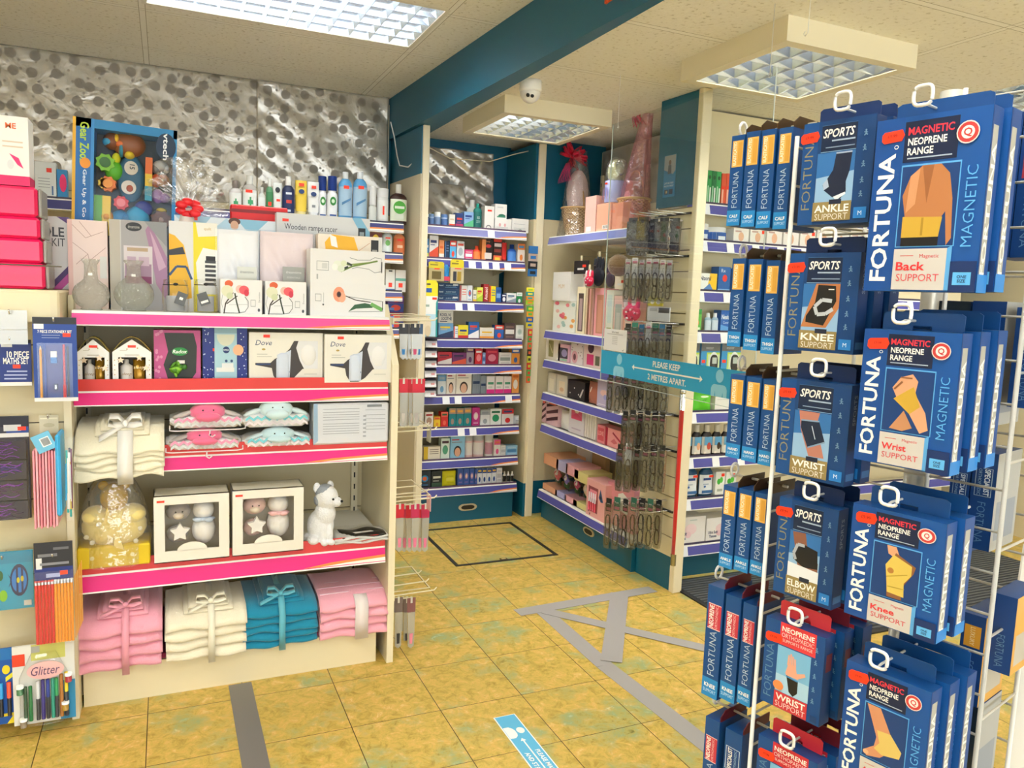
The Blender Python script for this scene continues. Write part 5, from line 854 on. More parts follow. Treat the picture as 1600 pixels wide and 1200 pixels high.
# --- third shelf
def towelstack(name, label, cat, cx0, cx1, ytop, ybot, z0, col, ribcol, layers, depth, off, top2=True, sag=0, seed=0, bow=True, droop=.03, rib=.5, ribw=.028, rough=.95, group=None, stripes=None, ov=.05):
    a, b_, h = g1span(cx0, cx1, ytop, z0, off); w = b_-a; rn = random.Random(seed)
    t = thing(name, label, cat, G1.at((a+b_)/2, z0, off)); m = mat(col, rough, sheen=.4, bump=.6, bs=260, bd=.002); zt = 0; body = MB()
    H2 = h*(.86 if top2 else 1); lh = H2/layers
    for i in range(layers):
        ins = .004*rn.uniform(-1, 1); x0, x1 = -w/2+ins+.004, w/2-rn.uniform(0, .006); fy = rn.uniform(-.006, .004)-.000; p1, p2 = rn.uniform(0, 6), rn.uniform(0, 6)
        def sg(x): return -sag*max(0, 1)*0
        # a folded layer: flattened tube of cloth, rounded fold at the front
        n = 20; ny = 12
        prof = []
        for k in range(n):
            a0 = 2*pi*k/n; yy = cos(a0); zz = sin(a0); prof.append((math.copysign(abs(yy)**.35, yy), math.copysign(abs(zz)**.8, zz)))
        V = []
        nx = 14
        for j in range(nx+1):
            x = x0+(x1-x0)*j/nx; e = min(1, .35+3*min(j, nx-j)/nx*2)
            wob = .0035*sin(p1+j*.9)+.0025*sin(p2+j*.37); zc = lh*i+lh/2+.002*sin(p1+.6*j)*(i > 0)
            for (yy, zz) in prof: V.append((x, depth/2+yy*(depth/2)*1+(fy+wob)*(yy < 0), max(0.0005, zc+zz*lh*.60*(.8+.2*e))))
        F = [(j*n+k, j*n+(k+1) % n, (j+1)*n+(k+1) % n, (j+1)*n+k) for j in range(nx) for k in range(n)]+[tuple(range(n)), tuple(nx*n+k for k in range(n))]
        body.add(V, F, m, True)
    if stripes:
        for yy in stripes: body.box(-w*.46, w*.46, yy, yy+.005, H2+.0006, H2+.0022, mat('#f0c8d4', .7))
    body.obj('folded_layers', t)
    zt = H2
    if top2:
        s = MB(); 
        for i, (sx, sy, hh) in enumerate(((.30, .9, .08), (.24, .8, .07))):
            zz0 = H2+h*(.0 if i == 0 else .075)
            V = []; n = 16
            for j in range(9):
                x = -w*sx+w*2*sx*j/8+ (w*.03)
                for k in range(n):
                    a0 = 2*pi*k/n; V.append((x, .03+i*.008+depth*sy*.5*(1+math.copysign(abs(cos(a0))**.4, cos(a0)))*.9, zz0+h*hh/2*(1+math.copysign(abs(sin(a0))**.8, sin(a0)))))
            s.add(V, [(j*n+k, j*n+(k+1) % n, (j+1)*n+(k+1) % n, (j+1)*n+k) for j in range(8) for k in range(n)]+[tuple(range(n)), tuple(8*n+k for k in range(n))], m, True)
        s.obj('top_cloths', t); zt = h
    rx = -w/2+w*rib; rm = mat(ribcol, .35, sheen=.3); r = MB(); yf = -.010
    r.ribbon([(rx, .01, .001), (rx, yf, .002), (rx-.001, yf-.001, H2*.5), (rx, yf, H2*.97), (rx, .004, H2+.004), (rx, .03, (zt if top2 else H2)+.004), (rx, depth*.6, zt+.004), (rx, depth, zt+.002)], ribw, rm, .001)
    r.obj('ribbon', t, label='satin ribbon band')
    if bow:
        bo = MB(); bz = zt+.008; by = .05
        for sgn in (-1, 1):
            bo.ribbon([(rx, by, bz), (rx+sgn*.02, by+.004, bz+.02), (rx+sgn*.045, by, bz+.024), (rx+sgn*.05, by-.01, bz+.012), (rx+sgn*.025, by-.01, bz+.004), (rx, by-.004, bz)], .014, rm, .001, side=(0, 1, .4))
        bo.ribbon([(rx, by, bz), (rx-.03, by-.02, bz+.002), (rx-.075, by-.035, bz-.004)], .012, rm, .001, side=(0, 1, .3)).ball((rx, by-.004, bz+.003), (.009, .008, .007), rm)
        bo.obj('bow', t, label='tied ribbon bow')
    for ch in t.children:
        for v in ch.data.vertices:
            if v.co.y < .075: v.co.z -= droop*min(1.15, ((.075-v.co.y)/.075))**1.5
    return t, w, h
towelstack('blanket_stack', 'cream fleece baby blanket tied with wide white ribbon', 'blanket', 113, 257, 662, 770, Z[2], '#ece3c8', '#e6e2da', 5, .30, .065, seed=3, droop=.075, rib=.56, ribw=.045)
# comforter blankets with animal heads
def comforter(label, cx0, cx1, ytop, z0, col, stripe, earc, off, dz=0, hanger=True, seed=0):
    a, b_, h = g1span(cx0, cx1, ytop, z0, off); w = b_-a; m = mat('#ece8e6', .95, sheen=.4, bump=.6, bs=200, bd=.002)
    t = thing('baby_comforter', label, 'baby blanket', G1.at((a+b_)/2, z0, off)); bb = MB(); hb = h*.55
    V = []; n = 18; nx = 16
    for j in range(nx+1):
        x = -w/2+w*j/nx; e = min(1, .5+4*min(j, nx-j)/nx)
        for k in range(n): a0 = 2*pi*k/n; V.append((x, .09+.09*math.copysign(abs(cos(a0))**.5, cos(a0))*e, hb/2+hb/2*e*math.copysign(abs(sin(a0))**.85, sin(a0))+.003*sin(j*1.1+seed)*(sin(a0) > -.5)))
    bb.add(V, [(j*n+k, j*n+(k+1) % n, (j+1)*n+(k+1) % n, (j+1)*n+k) for j in range(nx) for k in range(n)]+[tuple(range(n)), tuple(nx*n+k for k in range(n))], m, True); bb.obj('folded_blanket', t)
    z = MB(); K = 16; st = mat(stripe, .9)
    for zo, cc in ((.62, st), (.28, mat('#cfd2cf' if stripe[1] == 'f' else '#e2d6da', .9))):
        for k in range(K):
            x0 = -w*.44+w*.88*k/K; x1 = -w*.44+w*.88*(k+1)/K; zz = [hb*zo+(.006 if (k+q) % 2 else -.004) for q in (0, 1)]
            z.add([(x0, -.0035, zz[0]), (x1, -.0035, zz[1]), (x1, -.0015, zz[1]+.009), (x0, -.0015, zz[0]+.009)], [(0, 1, 2, 3)], cc)
    z.obj('zigzag_stripe', t, label='zigzag knitted stripe')
    hd = MB(); hm = mat(col, .9, sheen=.5, bump=.3, bs=200); hz = h*.66
    hd.ball((.0, .035, hz), (w*.25, .05, h*.36), hm, 20).ball((0, -.008, hz-.012), (w*.17, .022, h*.19), hm, 16)
    hd.obj('animal_head', t)
    for s in (-1, 1): MB().ball((s*w*.07, -.016, hz+h*.14), .0026, '#141414', 8).obj('eye', t)
    for s in (-1, 1): MB().ball((s*w*.32, .03, hz-h*.08), (w*.15, .02, h*.10), mat(earc, .9), 14, Matrix.Rotation(s*.35, 3, 'Y')).obj('ear', t)
    if hanger:
        pl = MB(); zz = -.002; pl.tube([(-w*.5, -.004, hb*.4), (-w*.5, -.012, .003), (-w*.42, -.016, -.0+.002), (w*.42, -.016, .002), (w*.5, -.012, .004), (w*.5, -.004, hb*.4)], .0022, mat('#e6dfe2', .3)).tube([(w*.02, -.018, .003), (w*.02, -.022, -.005), (w*.01, -.024, -.013), (w*.05, -.025, -.02), (w*.09, -.024, -.013)], .0022, mat('#e6dfe2', .3)); pl.obj('hanger', t, label='clear plastic hanger rim')
    return t, h
_, hc = comforter('pink animal comforter folded with pink zigzag edge, lower of the pink pair', 259, 379, 672, Z[2], '#ee6f96', '#f09ab6', '#b8b0ac', .03, seed=1)
comforter('pink elephant comforter with grey ears, upper of the pink pair', 265, 383, 632, Z[2]+hc*.98, '#ee6f96', '#f09ab6', '#c0b8b4', .02, seed=2)
_, hc = comforter('pale blue comforter with aqua zigzag edge, lower of the blue pair', 380, 490, 670, Z[2], '#c2dfe6', '#7ac8d4', '#cfe2e6', .03, hanger=False, seed=3)
comforter('pale blue comforter with aqua zigzag edge, upper of the blue pair', 377, 487, 627, Z[2]+hc*.98, '#cbe4ea', '#7ac8d4', '#d6e6e8', .02, hanger=False, seed=4)
t, w, h, d = box1('mattress_protector_pack', 'white paper-covered pack with small black text at the end of the comforter shelf', 489, 608, 630, Z[2], '#dfe1e6', [('p', [(0, 0), (.06, .1), (.05, 1), (0, 1)], '#9dbbd6')]+lines(.12, .6, [.86, .78, .72, .66, .6, .5, .44, .38, .32, .26], '#9ba0a8', .012)+lines(.68, .95, [.82, .7, .6, .5, .42, .34], '#a3a7ae', .012)+[('r', .65, .69, .16+.1*i, .2+.1*i, '#a8acb2') for i in range(6)]+[('r', .7, .9, .9, .96, '#8a8f96')], d=.10, off=.01, b=.006)
MB().box(-w/2-.003, w/2+.003, -d/2-.004, d/2+.002, 0.001, h+.003, PLAST).obj('plastic_sleeve', t)
# --- fourth shelf
a, b_, h = g1span(119, 234, 755, Z[3], .02); w = b_-a
t = thing('teddy_gift_basket', 'yellow wrapped gift basket with dressing gown and teddy under the cream blanket', 'gift basket', G1.at((a+b_)/2, Z[3], .02)); D = .13
MB().box(-w/2, w/2, 0, D, 0, h*.25, '#e2c21c', .004).draw([('e', .2, .5, .03, .1, '#f0e6b0'), ('e', .45, .6, .03, .1, '#f0e6b0'), ('e', .75, .55, .03, .1, '#f0e6b0')], w, h*.25, 0).obj('yellow_box', t)
rb = mat('#f2dc8c', .95, sheen=.5, bump=.4, bs=120)
rbm = MB().ball((0, .06, h*.44), (w*.46, .062, h*.25), rb, 24).ball((-w*.25, .05, h*.58), (w*.2, .05, h*.12), rb, 16).ball((w*.25, .05, h*.58), (w*.2, .05, h*.12), rb, 16)
rbm.prism([(-w*.08, h*.72), (w*.02, h*.5), (-w*.14, h*.52)], -.006, .01, '#ecd27a').prism([(w*.03, h*.5), (w*.14, h*.2), (0, h*.26)], -.008, .0, '#eed684')
rbm.obj('dressing_gown', t, label='pale yellow spotted towelling gown')
sp = MB()
for (x, z) in ((-.38, .36), (-.2, .52), (.36, .42), (.3, .28), (-.3, .3)): sp.ball((w*x, .06-.058*(1-(x/.46)**2*.9)**.5-.002, h*z), (.008, .003, .008), '#f4ecd2', 10)
sp.obj('white_spot', t); tb = mat('#c9a030', .95, bump=.4, bs=120)
MB().ball((0, .06, h*.78), (w*.2, .045, h*.17), tb, 20).ball((-w*.15, .07, h*.92), (.016, .01, .016), tb).ball((w*.15, .07, h*.92), (.016, .01, .016), tb).ball((0, .02, h*.74), (w*.08, .02, h*.06), '#d8b24a').ball((-w*.07, .022, h*.8), .003, '#2a1a10', 8).ball((w*.07, .022, h*.8), .003, '#2a1a10', 8).obj('teddy_head', t)
MB().lathe([(.5, 0), (.52, h*.3), (.49, h*.6), (.3, h*.9), (.2, h*1.02)], CELLO, 28, c=(0, .06/w), j=lambda i, k: .02*sin(k*3.1+i)).obj('cello', t) if 0 else None
cw2 = MB().sheet(lambda u, v: (w*.53*cos(2*pi*u)*(1-.5*v**3), .065+.085*sin(2*pi*u)*(1-.5*v**3), .002+h*1.0*v+.003*sin(14*u*pi)), 36, 10, CELLO); cw2.obj('cellophane', t, label='clear cellophane wrap')
def window_gift(label, x0, x1, yt, bear, ribc):
    off = .03; a, b_, h = g1span(x0, x1, yt, Z[3], off); w = (b_-a)*.985; d = .11
    t = thing('baby_gift_box', label, 'gift box', G1.at((a+b_)/2, Z[3], off-d/2)); s = MB(); iw, z0, z1 = w*.36, h*.17, h*.86; F = -d/2
    WC = '#e9e4d8'
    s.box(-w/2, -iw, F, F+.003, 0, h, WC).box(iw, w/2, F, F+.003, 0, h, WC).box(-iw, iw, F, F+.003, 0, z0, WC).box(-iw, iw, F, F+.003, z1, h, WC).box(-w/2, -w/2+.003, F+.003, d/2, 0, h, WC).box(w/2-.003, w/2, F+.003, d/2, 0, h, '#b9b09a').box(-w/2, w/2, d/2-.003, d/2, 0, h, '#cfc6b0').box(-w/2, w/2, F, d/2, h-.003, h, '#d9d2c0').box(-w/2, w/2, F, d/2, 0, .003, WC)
    s.prism([(iw*.9*cos(pi*i/12)*.62, z0-.001+h*.12*sin(pi*i/12)) for i in range(13)], F, F+.003, WC)
    s.obj('window_carton', t)
    bm_ = mat(bear, .95, sheen=.3, bump=.3, bs=150)
    MB().ball((-iw*.5, .0, h*.70), (iw*.46, .035, h*.14), bm_, 18).ball((-iw*.5, -.03, h*.66), (iw*.2, .02, h*.05), '#dccbb4', 12).ball((-iw*.6, -.034, h*.72), .0028, '#3a2f2a', 8).ball((-iw*.35, -.034, h*.72), .0028, '#3a2f2a', 8).ball((-iw*.55, 0, h*.36), (iw*.4, .035, h*.13), bm_, 16).obj('teddy', t)
    st = MB(); cx, cz = -iw*.45, h*.43; st.prism([(cx+(.032 if i % 2 == 0 else .018)*sin(pi*i/5), cz+(.032 if i % 2 == 0 else .018)*cos(pi*i/5)) for i in range(10)], -.05, -.03, mat('#e6e2dc', .9)); st.obj('star_cushion', t)
    bl = mat('#e6e2dc', .95, bump=.3, bs=150); MB().ball((iw*.45, 0, h*.7), (iw*.42, .04, h*.15), bl, 18).ball((iw*.45, 0, h*.4), (iw*.46, .042, h*.22), bl, 18).obj('rolled_blanket', t)
    MB().ball((iw*.45, -.02, h*.58), (iw*.44, .025, .007), ribc, 14).ball((iw*.2, -.042, h*.59), (.014, .006, .008), ribc).ball((iw*.62, -.042, h*.58), (.015, .006, .008), ribc).obj('ribbon', t)
    MB().box(-iw, iw, F+.0035, F+.004, z0, z1, FILM).obj('clear_window', t); MB().box(-w*.46, -w*.36, F-.0012, F, h*.90, h*.93, RED).obj('price_sticker', t)
window_gift('white windowed baby gift box with grey bear and blue bow', 239.5, 359, 772, '#a39a94', '#b9c6d8'); window_gift('white windowed baby gift box with pink bear and pink bow', 362.5, 475, 763, '#d8b4aa', '#eab8b8')
# husky
a, b_, h = g1span(476, 543, 757, Z[3], .02); w = b_-a
t = thing('plush_husky', 'white and grey husky puppy soft toy sitting at the shelf end', 'soft toy', G1.at((a+b_)/2-.004, Z[3], .02-.05), 0); fur = mat('#e9e9ea', .95, sheen=.6, bump=1, bs=180, bd=.004)
bo = MB(); bo.ball((-.006, .01, h*.28), (.050, .04, h*.27), fur, 20).ball((.008, -.002, h*.48), (.040, .036, h*.2), fur, 18).ball((.022, -.022, h*.16), (.013, .014, h*.17), fur, 14).ball((-.002, -.024, h*.16), (.013, .014, h*.17), fur, 14).ball((.026, -.036, .010), (.014, .018, .010), fur, 12).ball((0.0, -.038, .010), (.014, .018, .010), fur, 12).ball((-.036, -.01, .018), (.026, .03, .018), fur, 12).ball((-.05, .02, .02), (.02, .02, .02), fur, 12)
bo.ball((.014, -.004, h*.74), (.042, .04, h*.2), fur, 20).ball((.044, -.02, h*.68), (.022, .024, h*.085), fur, 16)
ob = bo.obj('body', t); md = ob.modifiers.new('fuse', 'REMESH'); md.mode = 'VOXEL'; md.voxel_size = .0035; md.use_smooth_shade = True
gy = mat('#9aa0a8', .95, bump=.8, bs=180); MB().ball((.008, .002, h*.83), (.036, .036, h*.125), gy, 16).ball((-.022, .0, h*.70), (.010, .024, h*.08), gy, 12).obj('grey_crown', t, label='grey fur cap and cheek')
for (x, y) in ((-.022, .0), (.03, .018)): MB().ball((x, y, h*.90), (.013, .008, .020), fur, 12).obj('ear', t)
MB().ball((.030, -.042, h*.745), .0042, '#101012', 10).obj('eye', t); MB().ball((.054, -.020, h*.75), .0036, '#101012', 10).obj('eye', t); MB().ball((.062, -.034, h*.695), (.006, .006, .005), '#0c0c0e', 10).obj('nose', t)
# folded monochrome pack
a, b_, h = g1span(523, 608, 836, Z[3], .0); w = b_-a
t = thing('folded_baby_blankets', 'flat pack of black and white patterned cloths at the shelf end', 'cloth pack', G1.at((a+b_)/2, Z[3], .0)); s = MB()
for i in range(3): s.sheet(lambda u, v, i=i: (-w/2+w*u, -.01+.13*v, h*(.3*i+.05)+h*.13+.004*sin(9*u+i*2+4*v)), 14, 8, mat('#dcdbd8', .9), h*.22)
s.obj('folded_cloths', t); MB().sheet(lambda u, v: (-w*.36+w*.8*u, -.004+.10*v, h*.88+.004*sin(9*u+4+4*v)), 14, 8, '#1a1a1c', .003).add([(-w*.1, 0.02, h*.95+.003), (w*.25, .03, h*.95+.003), (w*.2, .042, h*.95+.004), (-w*.15, .035, h*.95+.004)], [(0, 1, 2, 3)], WHITE).obj('patterned_card', t, label='black and white patterned top')
MB().box(-w/2-.002, w/2+.002, -.014, .124, 0.001, h*1.0+.004, PLAST).obj('plastic_sleeve', t)
# --- base shelf towels
towelstack('towel_bundle', 'pink towel bundle tied with pink ribbon bow at the left of the base shelf', 'towels', 119, 254, 955, 1045, Z[4], '#f0a4b6', '#ea9cae', 4, .30, .03, seed=5, rib=.56, ribw=.022)
towelstack('towel_bundle', 'cream towel bundle tied with cream ribbon bow', 'towels', 256, 387, 948, 1040, Z[4], '#ece2c8', '#e8e2cc', 4, .30, .03, seed=6, rib=.56, ribw=.022)
towelstack('towel_bundle', 'teal towel bundle tied with pale blue ribbon', 'towels', 378, 497, 935, 1018, Z[4], '#0f86a8', '#5ab0c4', 5, .30, .015, seed=7, rib=.52, ribw=.022)
towelstack('towel_bundle', 'pink striped towel bundle with wide white band beside the end panel', 'towels', 499, 607, 930, 1010, Z[4], '#f2aabb', '#e8dcda', 4, .30, .015, seed=8, rib=.6, ribw=.05, top2=False, bow=False, stripes=(.05, .10, .15))
# ---------------------------------------------------------------- stationery wall
ST = Bay((-.29, 2.75, 0), (0, -1), 'stationery wall')
def card_at(name, label, cat, x0, x1, yt, yb, off, col, ops=(), d=.004, r=.0, bay=ST, lean=0, nm='backing_card', group=None, bev=0):
    a, z1 = bay.hit(x0, yt, off); b_, _ = bay.hit(x1, yt, off); _, z0 = bay.hit((x0+x1)/2, yb, off); w, h = b_-a, z1-z0
    t = thing(name, label, cat, bay.at((a+b_)/2, z0, off), bay.rz, group); m = MB().box(-w/2, w/2, 0, d, 0, h, col, bev); m.draw(list(ops), w, h, 0); m.obj(nm, t)
    return t, w, h
def hookp(t, x, z, L, parent_y=.0, col='#d9d9d6'): MB().tube([(x, L, z+.004), (x, -.02, z), (x, -.028, z+.012)], .0022, mat(col, .25, .8), 8).obj('wall_hook', t)
t, w, h = card_at('maths_set_pack', 'navy ten piece maths set card at the left edge of the photo', 'stationery pack', -40, 48, 530, 603, .06, '#17307c', [('r', 0, 1, .0, .08, '#e6e4e0'), ('r', 0, 1, .93, 1, '#15171c'), ('t', '10 PIECE', .76, .68, .14, .4, WHITE, 0, 'b'), ('t', 'MATHS SET', .72, .54, .14, .46, WHITE, 0, 'b'), ('r', .55, .92, .30, .33, '#a8b4dc'), ('r', .5, .92, .22, .25, '#a8b4dc'), ('r', .5, .9, .14, .17, '#a8b4dc'), ('r', .66, .8, .38, .46, RED), ('r', .46, .66, .84, .96, '#e2e4e6')])
hookp(t, .02, h*.97, .09)
t, w, h = card_at('price_label_holder', 'clear grey plastic label flap hanging above the maths set', 'label holder', -10, 42, 484, 538, .085, FROST, [('r', 0, 1, .42, .44, '#b9b9b4')], d=.002); hookp(t, 0, h*.9, .09)
t, w, h = card_at('stationery_set_pack', 'blue seven piece stationery set card with pencil and pens', 'stationery pack', 50, 119, 495, 627, .10, '#1c4396', [('r', 0, 1, .92, 1, '#22242a'), ('r', .03, .25, .86, .92, '#e6e8ea'), ('t', '7 PIECE STATIONERY SET', .5, .83, .035, .78, WHITE, 0, 'b'), ('r', .2, .62, .785, .79, '#b0bce0'), ('r', .2, .6, .755, .76, '#b0bce0'), ('r', .3, .66, .10, .68, '#3a3f8a'), ('r', 0, 1, 0, .045, '#e6e8ea')], bev=0)
MB().box(w*.18, w*.36, -.0018, -.0006, h*.77, h*.815, RED).obj('price_sticker', t, label='orange price sticker'); hookp(t, 0, h*.955, .12)
X = lambda u: -w/2+w*u
MB().tube([(X(.17), -.006, h*.05), (X(.17), -.006, h*.62)], .0035, '#f2a52a', 6).lathe([(.0035, h*.62), (.0005, h*.665)], '#e6c69a', 6, c=(X(.17), -.006)).obj('pencil', t, label='yellow pencil')
MB().tube([(X(.27), -.006, h*.05), (X(.27), -.006, h*.68)], .003, '#2448a8', 6).obj('pen', t, label='blue pen')
MB().tube([(X(.70), -.006, h*.05), (X(.70), -.006, h*.2)], .0042, '#d8202c', 8).tube([(X(.7), -.006, h*.2), (X(.7), -.006, h*.68)], .0032, '#d04050', 6).obj('pen', t, label='red pen')
MB().tube([(X(.79), -.006, h*.06), (X(.79), -.006, h*.66)], .003, '#30344a', 6).obj('pen', t, label='dark pen')
MB().box(X(.40), X(.54), -.012, 0, h*.46, h*.53, '#2a78c8').box(X(.40), X(.54), -.012, 0, h*.53, h*.60, WHITE).obj('eraser', t, label='blue and white eraser')
MB().box(X(.46), X(.54), -.012, 0, h*.14, h*.21, '#3a4a6a').box(X(.48), X(.52), -.0125, -.012, h*.15, h*.2, mat('#c8ccd0', .2, .9)).obj('sharpener', t)
MB().box(X(.1), X(.9), -.0145, -.0140, h*.04, h*.70, PLAST).obj('clear_blister', t, label='clear plastic blister')
# empty hanger flap
t, w, h = card_at('price_label_holder', 'empty clear plastic hanger tab above the pink folders', 'label holder', 61, 91, 649, 677, .03, '#cfc8ac', [('r', .05, .95, .78, .86, '#ece6cc'), ('e', .5, .45, .3, .12, '#bdb594')], d=.002); hookp(t, 0, h*.9, .04)
# purple kits
t, w, h = card_at('craft_kit_pack', 'tall clear pack of purple craft trays at the left edge', 'craft pack', -35, 44, 652, 812, .05, '#2f3040', [('r', 0, 1, .90, 1, '#15182a'), ('r', .55, 1, .84, .9, '#1c3f8a'), ('r', .0, 1, .80, .84, '#dcdad6'), ('r', .5, .85, .86, .92, '#c8c8c8')], d=.01)
rnd = random.Random(3)
for i, c in enumerate(('#4a1a78', '#1d1c78', '#4a1464', '#3a1550')):
    z = h*(.60-.198*i); m = MB().box(-w/2+.003, w/2-.006, -.016, 0, z, z+h*.18, '#24243a')
    for k in range(14): y0 = z+h*.02+rnd.random()*h*.14; x0 = -w/2+.01+rnd.random()*w*.4; m.tube([(x0+w*.4*q/4, -.0175, y0+.004*sin(q*2+k)) for q in range(5)], .0012, c if k % 3 else '#8a3ab8', 5)
    m.obj('tray', t, label='clear tray with dark purple strands')
MB().box(-w/2, w/2, -.022, -.0215, 0, h*.82, PLAST).obj('clear_cover', t); MB().box(w*.28, w*.45, -.0018, -.0006, h*.865, h*.90, RED).obj('price_sticker', t)
# pink folders and pencil case pouches
fg = 'pink plastic folders hanging edge-on'
a, z1 = ST.hit(49, 697, .12); b_, _ = ST.hit(88, 697, .12); _, z0 = ST.hit(68, 826, .12)
for i in range(8):
    x = a+(b_-a)*(i+.5)/8; m = MB().box(-.0028, .0028, -.06, .06, 0, (z1-z0)*(1-.02*abs(i-3)), ['#ef9aa8', '#f3b0ba', '#e88a9a'][i % 3], .0012)
    o = m.obj('plastic_folder', loc=ST.at(x, z0+.004*(i % 2), .06)); tag(o, 'pale pink plastic folder hanging edge-on, %s in the row from the left' % ORD[i], 'folder', fg); 
t, w, h = card_at('folder_header_card', 'pale blue header card with barcode above the pink folders', 'header card', 59, 90, 676, 704, .125, '#6cb8dc', [('r', .35, .85, .25, .75, '#eef2f4')]+[('r', .42+.05*i, .45+.05*i, .3, .7, '#3a3f45') for i in range(8)], lean=0); t.rotation_euler = (0, radians(-24), 0)
a, z1 = ST.hit(86, 679, .12); b_, _ = ST.hit(94, 680, .12); _, z0 = ST.hit(90, 806, .12)
tag(MB().box(-.007, .007, -.06, .05, 0, z1-z0, '#3fb0ea', .005).obj('pencil_case', loc=ST.at((a+b_)/2, z0, .07)), 'bright blue pencil case edge beside the pink folders', 'pencil case')
a, z1 = ST.hit(95, 684, .13); b_, _ = ST.hit(118, 690, .13); _, z0 = ST.hit(106, 816, .13); w = b_-a; h = z1-z0
t = thing('clear_pencil_case', 'clear bulging pencil case with mixed contents next to the cream blanket', 'pencil case', ST.at((a+b_)/2, z0, .12)); mm = MB()
for i in range(9): x = -w*.3+w*.6*rnd.random(); mm.tube([(x, .0, h*(.05+.3*rnd.random())), (x+w*.15*(rnd.random()-.5), .0, h*(.6+.35*rnd.random()))], .003+.002*rnd.random(), ['#2aa8a0', '#e8e4da', '#7a3a5a', '#30a0d0', '#c8b04a', '#40404a', '#d8d8d8'][i % 7], 6)
mm.obj('contents', t); bg = bag(w, h, .03, PLAST); bg.obj('clear_pouch', t)
# fish pack
t, w, h = card_at('sticker_pack', 'turquoise pack with blue striped fish picture', 'craft pack', -30, 51, 866, 953, .05, '#2f9fc2', [('r', 0, 1, .8, 1, '#2a8fb4'), ('e', .72, .5, .18, .28, '#1a2a5a'), ('p', [(.5, .62), (.56, .5), (.5, .38), (.6, .5)], '#1a2a5a'), ('e', .72, .5, .15, .22, '#2c7fd0'), ('p', [(.66, .3), (.70, .28), (.70, .72), (.66, .7)], '#1a2a5a'), ('p', [(.76, .28), (.80, .32), (.80, .68), (.76, .72)], '#1a2a5a'), ('e', .7, .5, .03, .05, '#d8d02a'), ('e', .78, .52, .03, .05, '#d8c22a'), ('e', .4, .25, .08, .1, '#8ac82a'), ('e', .35, .6, .06, .09, '#2a6a3a'), ('r', .8, .95, .05, .14, '#d8d4ca')], d=.006); hookp(t, -.01, h*.92, .05)
MB().box(-w/2, w/2, -.006, -.0055, 0, h, PLAST).obj('clear_sleeve', t)
# pencil packs
t, w, h = card_at('pencil_pack', 'hanging pack of red and yellow pencils with dark header', 'pencil pack', 52, 113, 850, 925, .11, '#2a2c34', [('r', 0, 1, 0, .25, '#e8e8ea'), ('r', 0, 1, .25, .5, '#20357f'), ('r', .3, .66, .3, .38, '#aab6e0'), ('r', .05, .2, .48, .7, '#dfe1e2'), ('r', .15, .9, .55, .6, '#8a8c94'), ('r', .1, .6, .72, .78, '#7a7c84'), ('r', .5, .9, .85, .9, '#6a6c74')], d=.006)
hookp(t, 0, h*.75, .12); MB().box(w*.16, w*.36, -.0018, -.0006, h*.34, h*.42, RED).obj('price_sticker', t)
_, zb = ST.hit(82, 1003, .11); _, zt_ = ST.hit(82, 905, .11); zz = zb-t.location.z; zt_ -= t.location.z; n = 12
for i in range(n):
    x = -w/2+w*(i+.5)/n; c = '#d81e1a' if i < 6 else '#f5981c'; pb = MB().tube([(x, -.006, zz), (x, -.006, zt_-.012)], w/n*.5, c, 6).tube([(x, -.006, zt_-.012), (x, -.006, zt_-.004)], w/n*.52, mat('#c9ccd0', .3, .8), 8).tube([(x, -.006, zt_-.004), (x, -.006, zt_)], w/n*.48, '#e8606a' if i < 6 else '#f0f0ee', 8); pb.obj('pencil', t, label='red pencil' if i < 6 else 'yellow pencil')
bk = MB()
for i in range(8): bk.box(w*.5+.001+.0035*i*.6, w*.5+.003+.0035*i*.6, .01+.008*i, .014+.008*i, zz+.004*i, zt_+.004*i, ['#f2a53a', '#f6b95a'][i % 2])
bk.obj('pencil', t, label='edges of the yellow pencil packs hanging behind'); MB().box(-w/2-.002, w/2+.002, -.014, -.0135, zz-.003, zt_+.03, PLAST).obj('clear_sleeve', t)
# glitter pens
t, w, h = card_at('glitter_pen_pack', 'clear pack of glitter pens and paint pots near the floor', 'pen pack', 18, 116, 1012, 1128, .10, '#dcdcd6', [('r', .75, 1, 0, .5, '#2f8ab8'), ('r', .3, .85, .8, 1, '#c8c86a'), ('r', .0, .2, .75, .9, '#e0452a'), ('r', .3, .44, .9, .98, '#a8a8a0')], d=.006)
for i, (x, c, zh) in enumerate(((.28, '#1f7a40', .5), (.40, '#e8e8e6', .55), (.48, '#3a2a80', .56), (.56, '#24389a', .56), (.64, '#1d9a80', .56), (.70, '#23a05a', .56), (.78, '#b8742a', .6), (.86, '#e8cc2a', .62), (.2, '#3a5a40', .5))):
    MB().tube([(X0 if 0 else -w/2+w*x, -.010, h*.06), (-w/2+w*x, -.010, h*zh*.6)], .0055, '#33353a' if i % 2 else c, 8).tube([(-w/2+w*x, -.010, h*zh*.6), (-w/2+w*x, -.010, h*zh)], .005, c, 8).obj('pen', t, label='coloured glitter pen')
for i, (x, z, c) in enumerate(((.16, .0, '#8a7a62'), (.84, .14, '#b08a30'), (.9, .5, '#a8303a'), (.12, .42, '#4a7a50'))): MB().lathe([(.009, h*z+.0), (.009, h*z+.02), (.0075, h*z+.021)], mat(c, .2), 14, c=(-w/2+w*x, -.014)).lathe([(.0105, h*z+.02), (.0105, h*z+.028)], WHITE, 14, c=(-w/2+w*x, -.014)).obj('paint_pot', t, label='small pot with white lid')
MB().prism([(w*.04+w*.30*cos(pi*i/12), h*.70+h*.11*sin(pi*i/12)) for i in range(24)], -.022, -.020, '#e9b8b8').draw([('t', 'Glitter', .54, .70, .11, .46, '#5a3a60', 0, 'i')], w, h, -.0222).obj('oval_label', t, label='pink oval label with script')
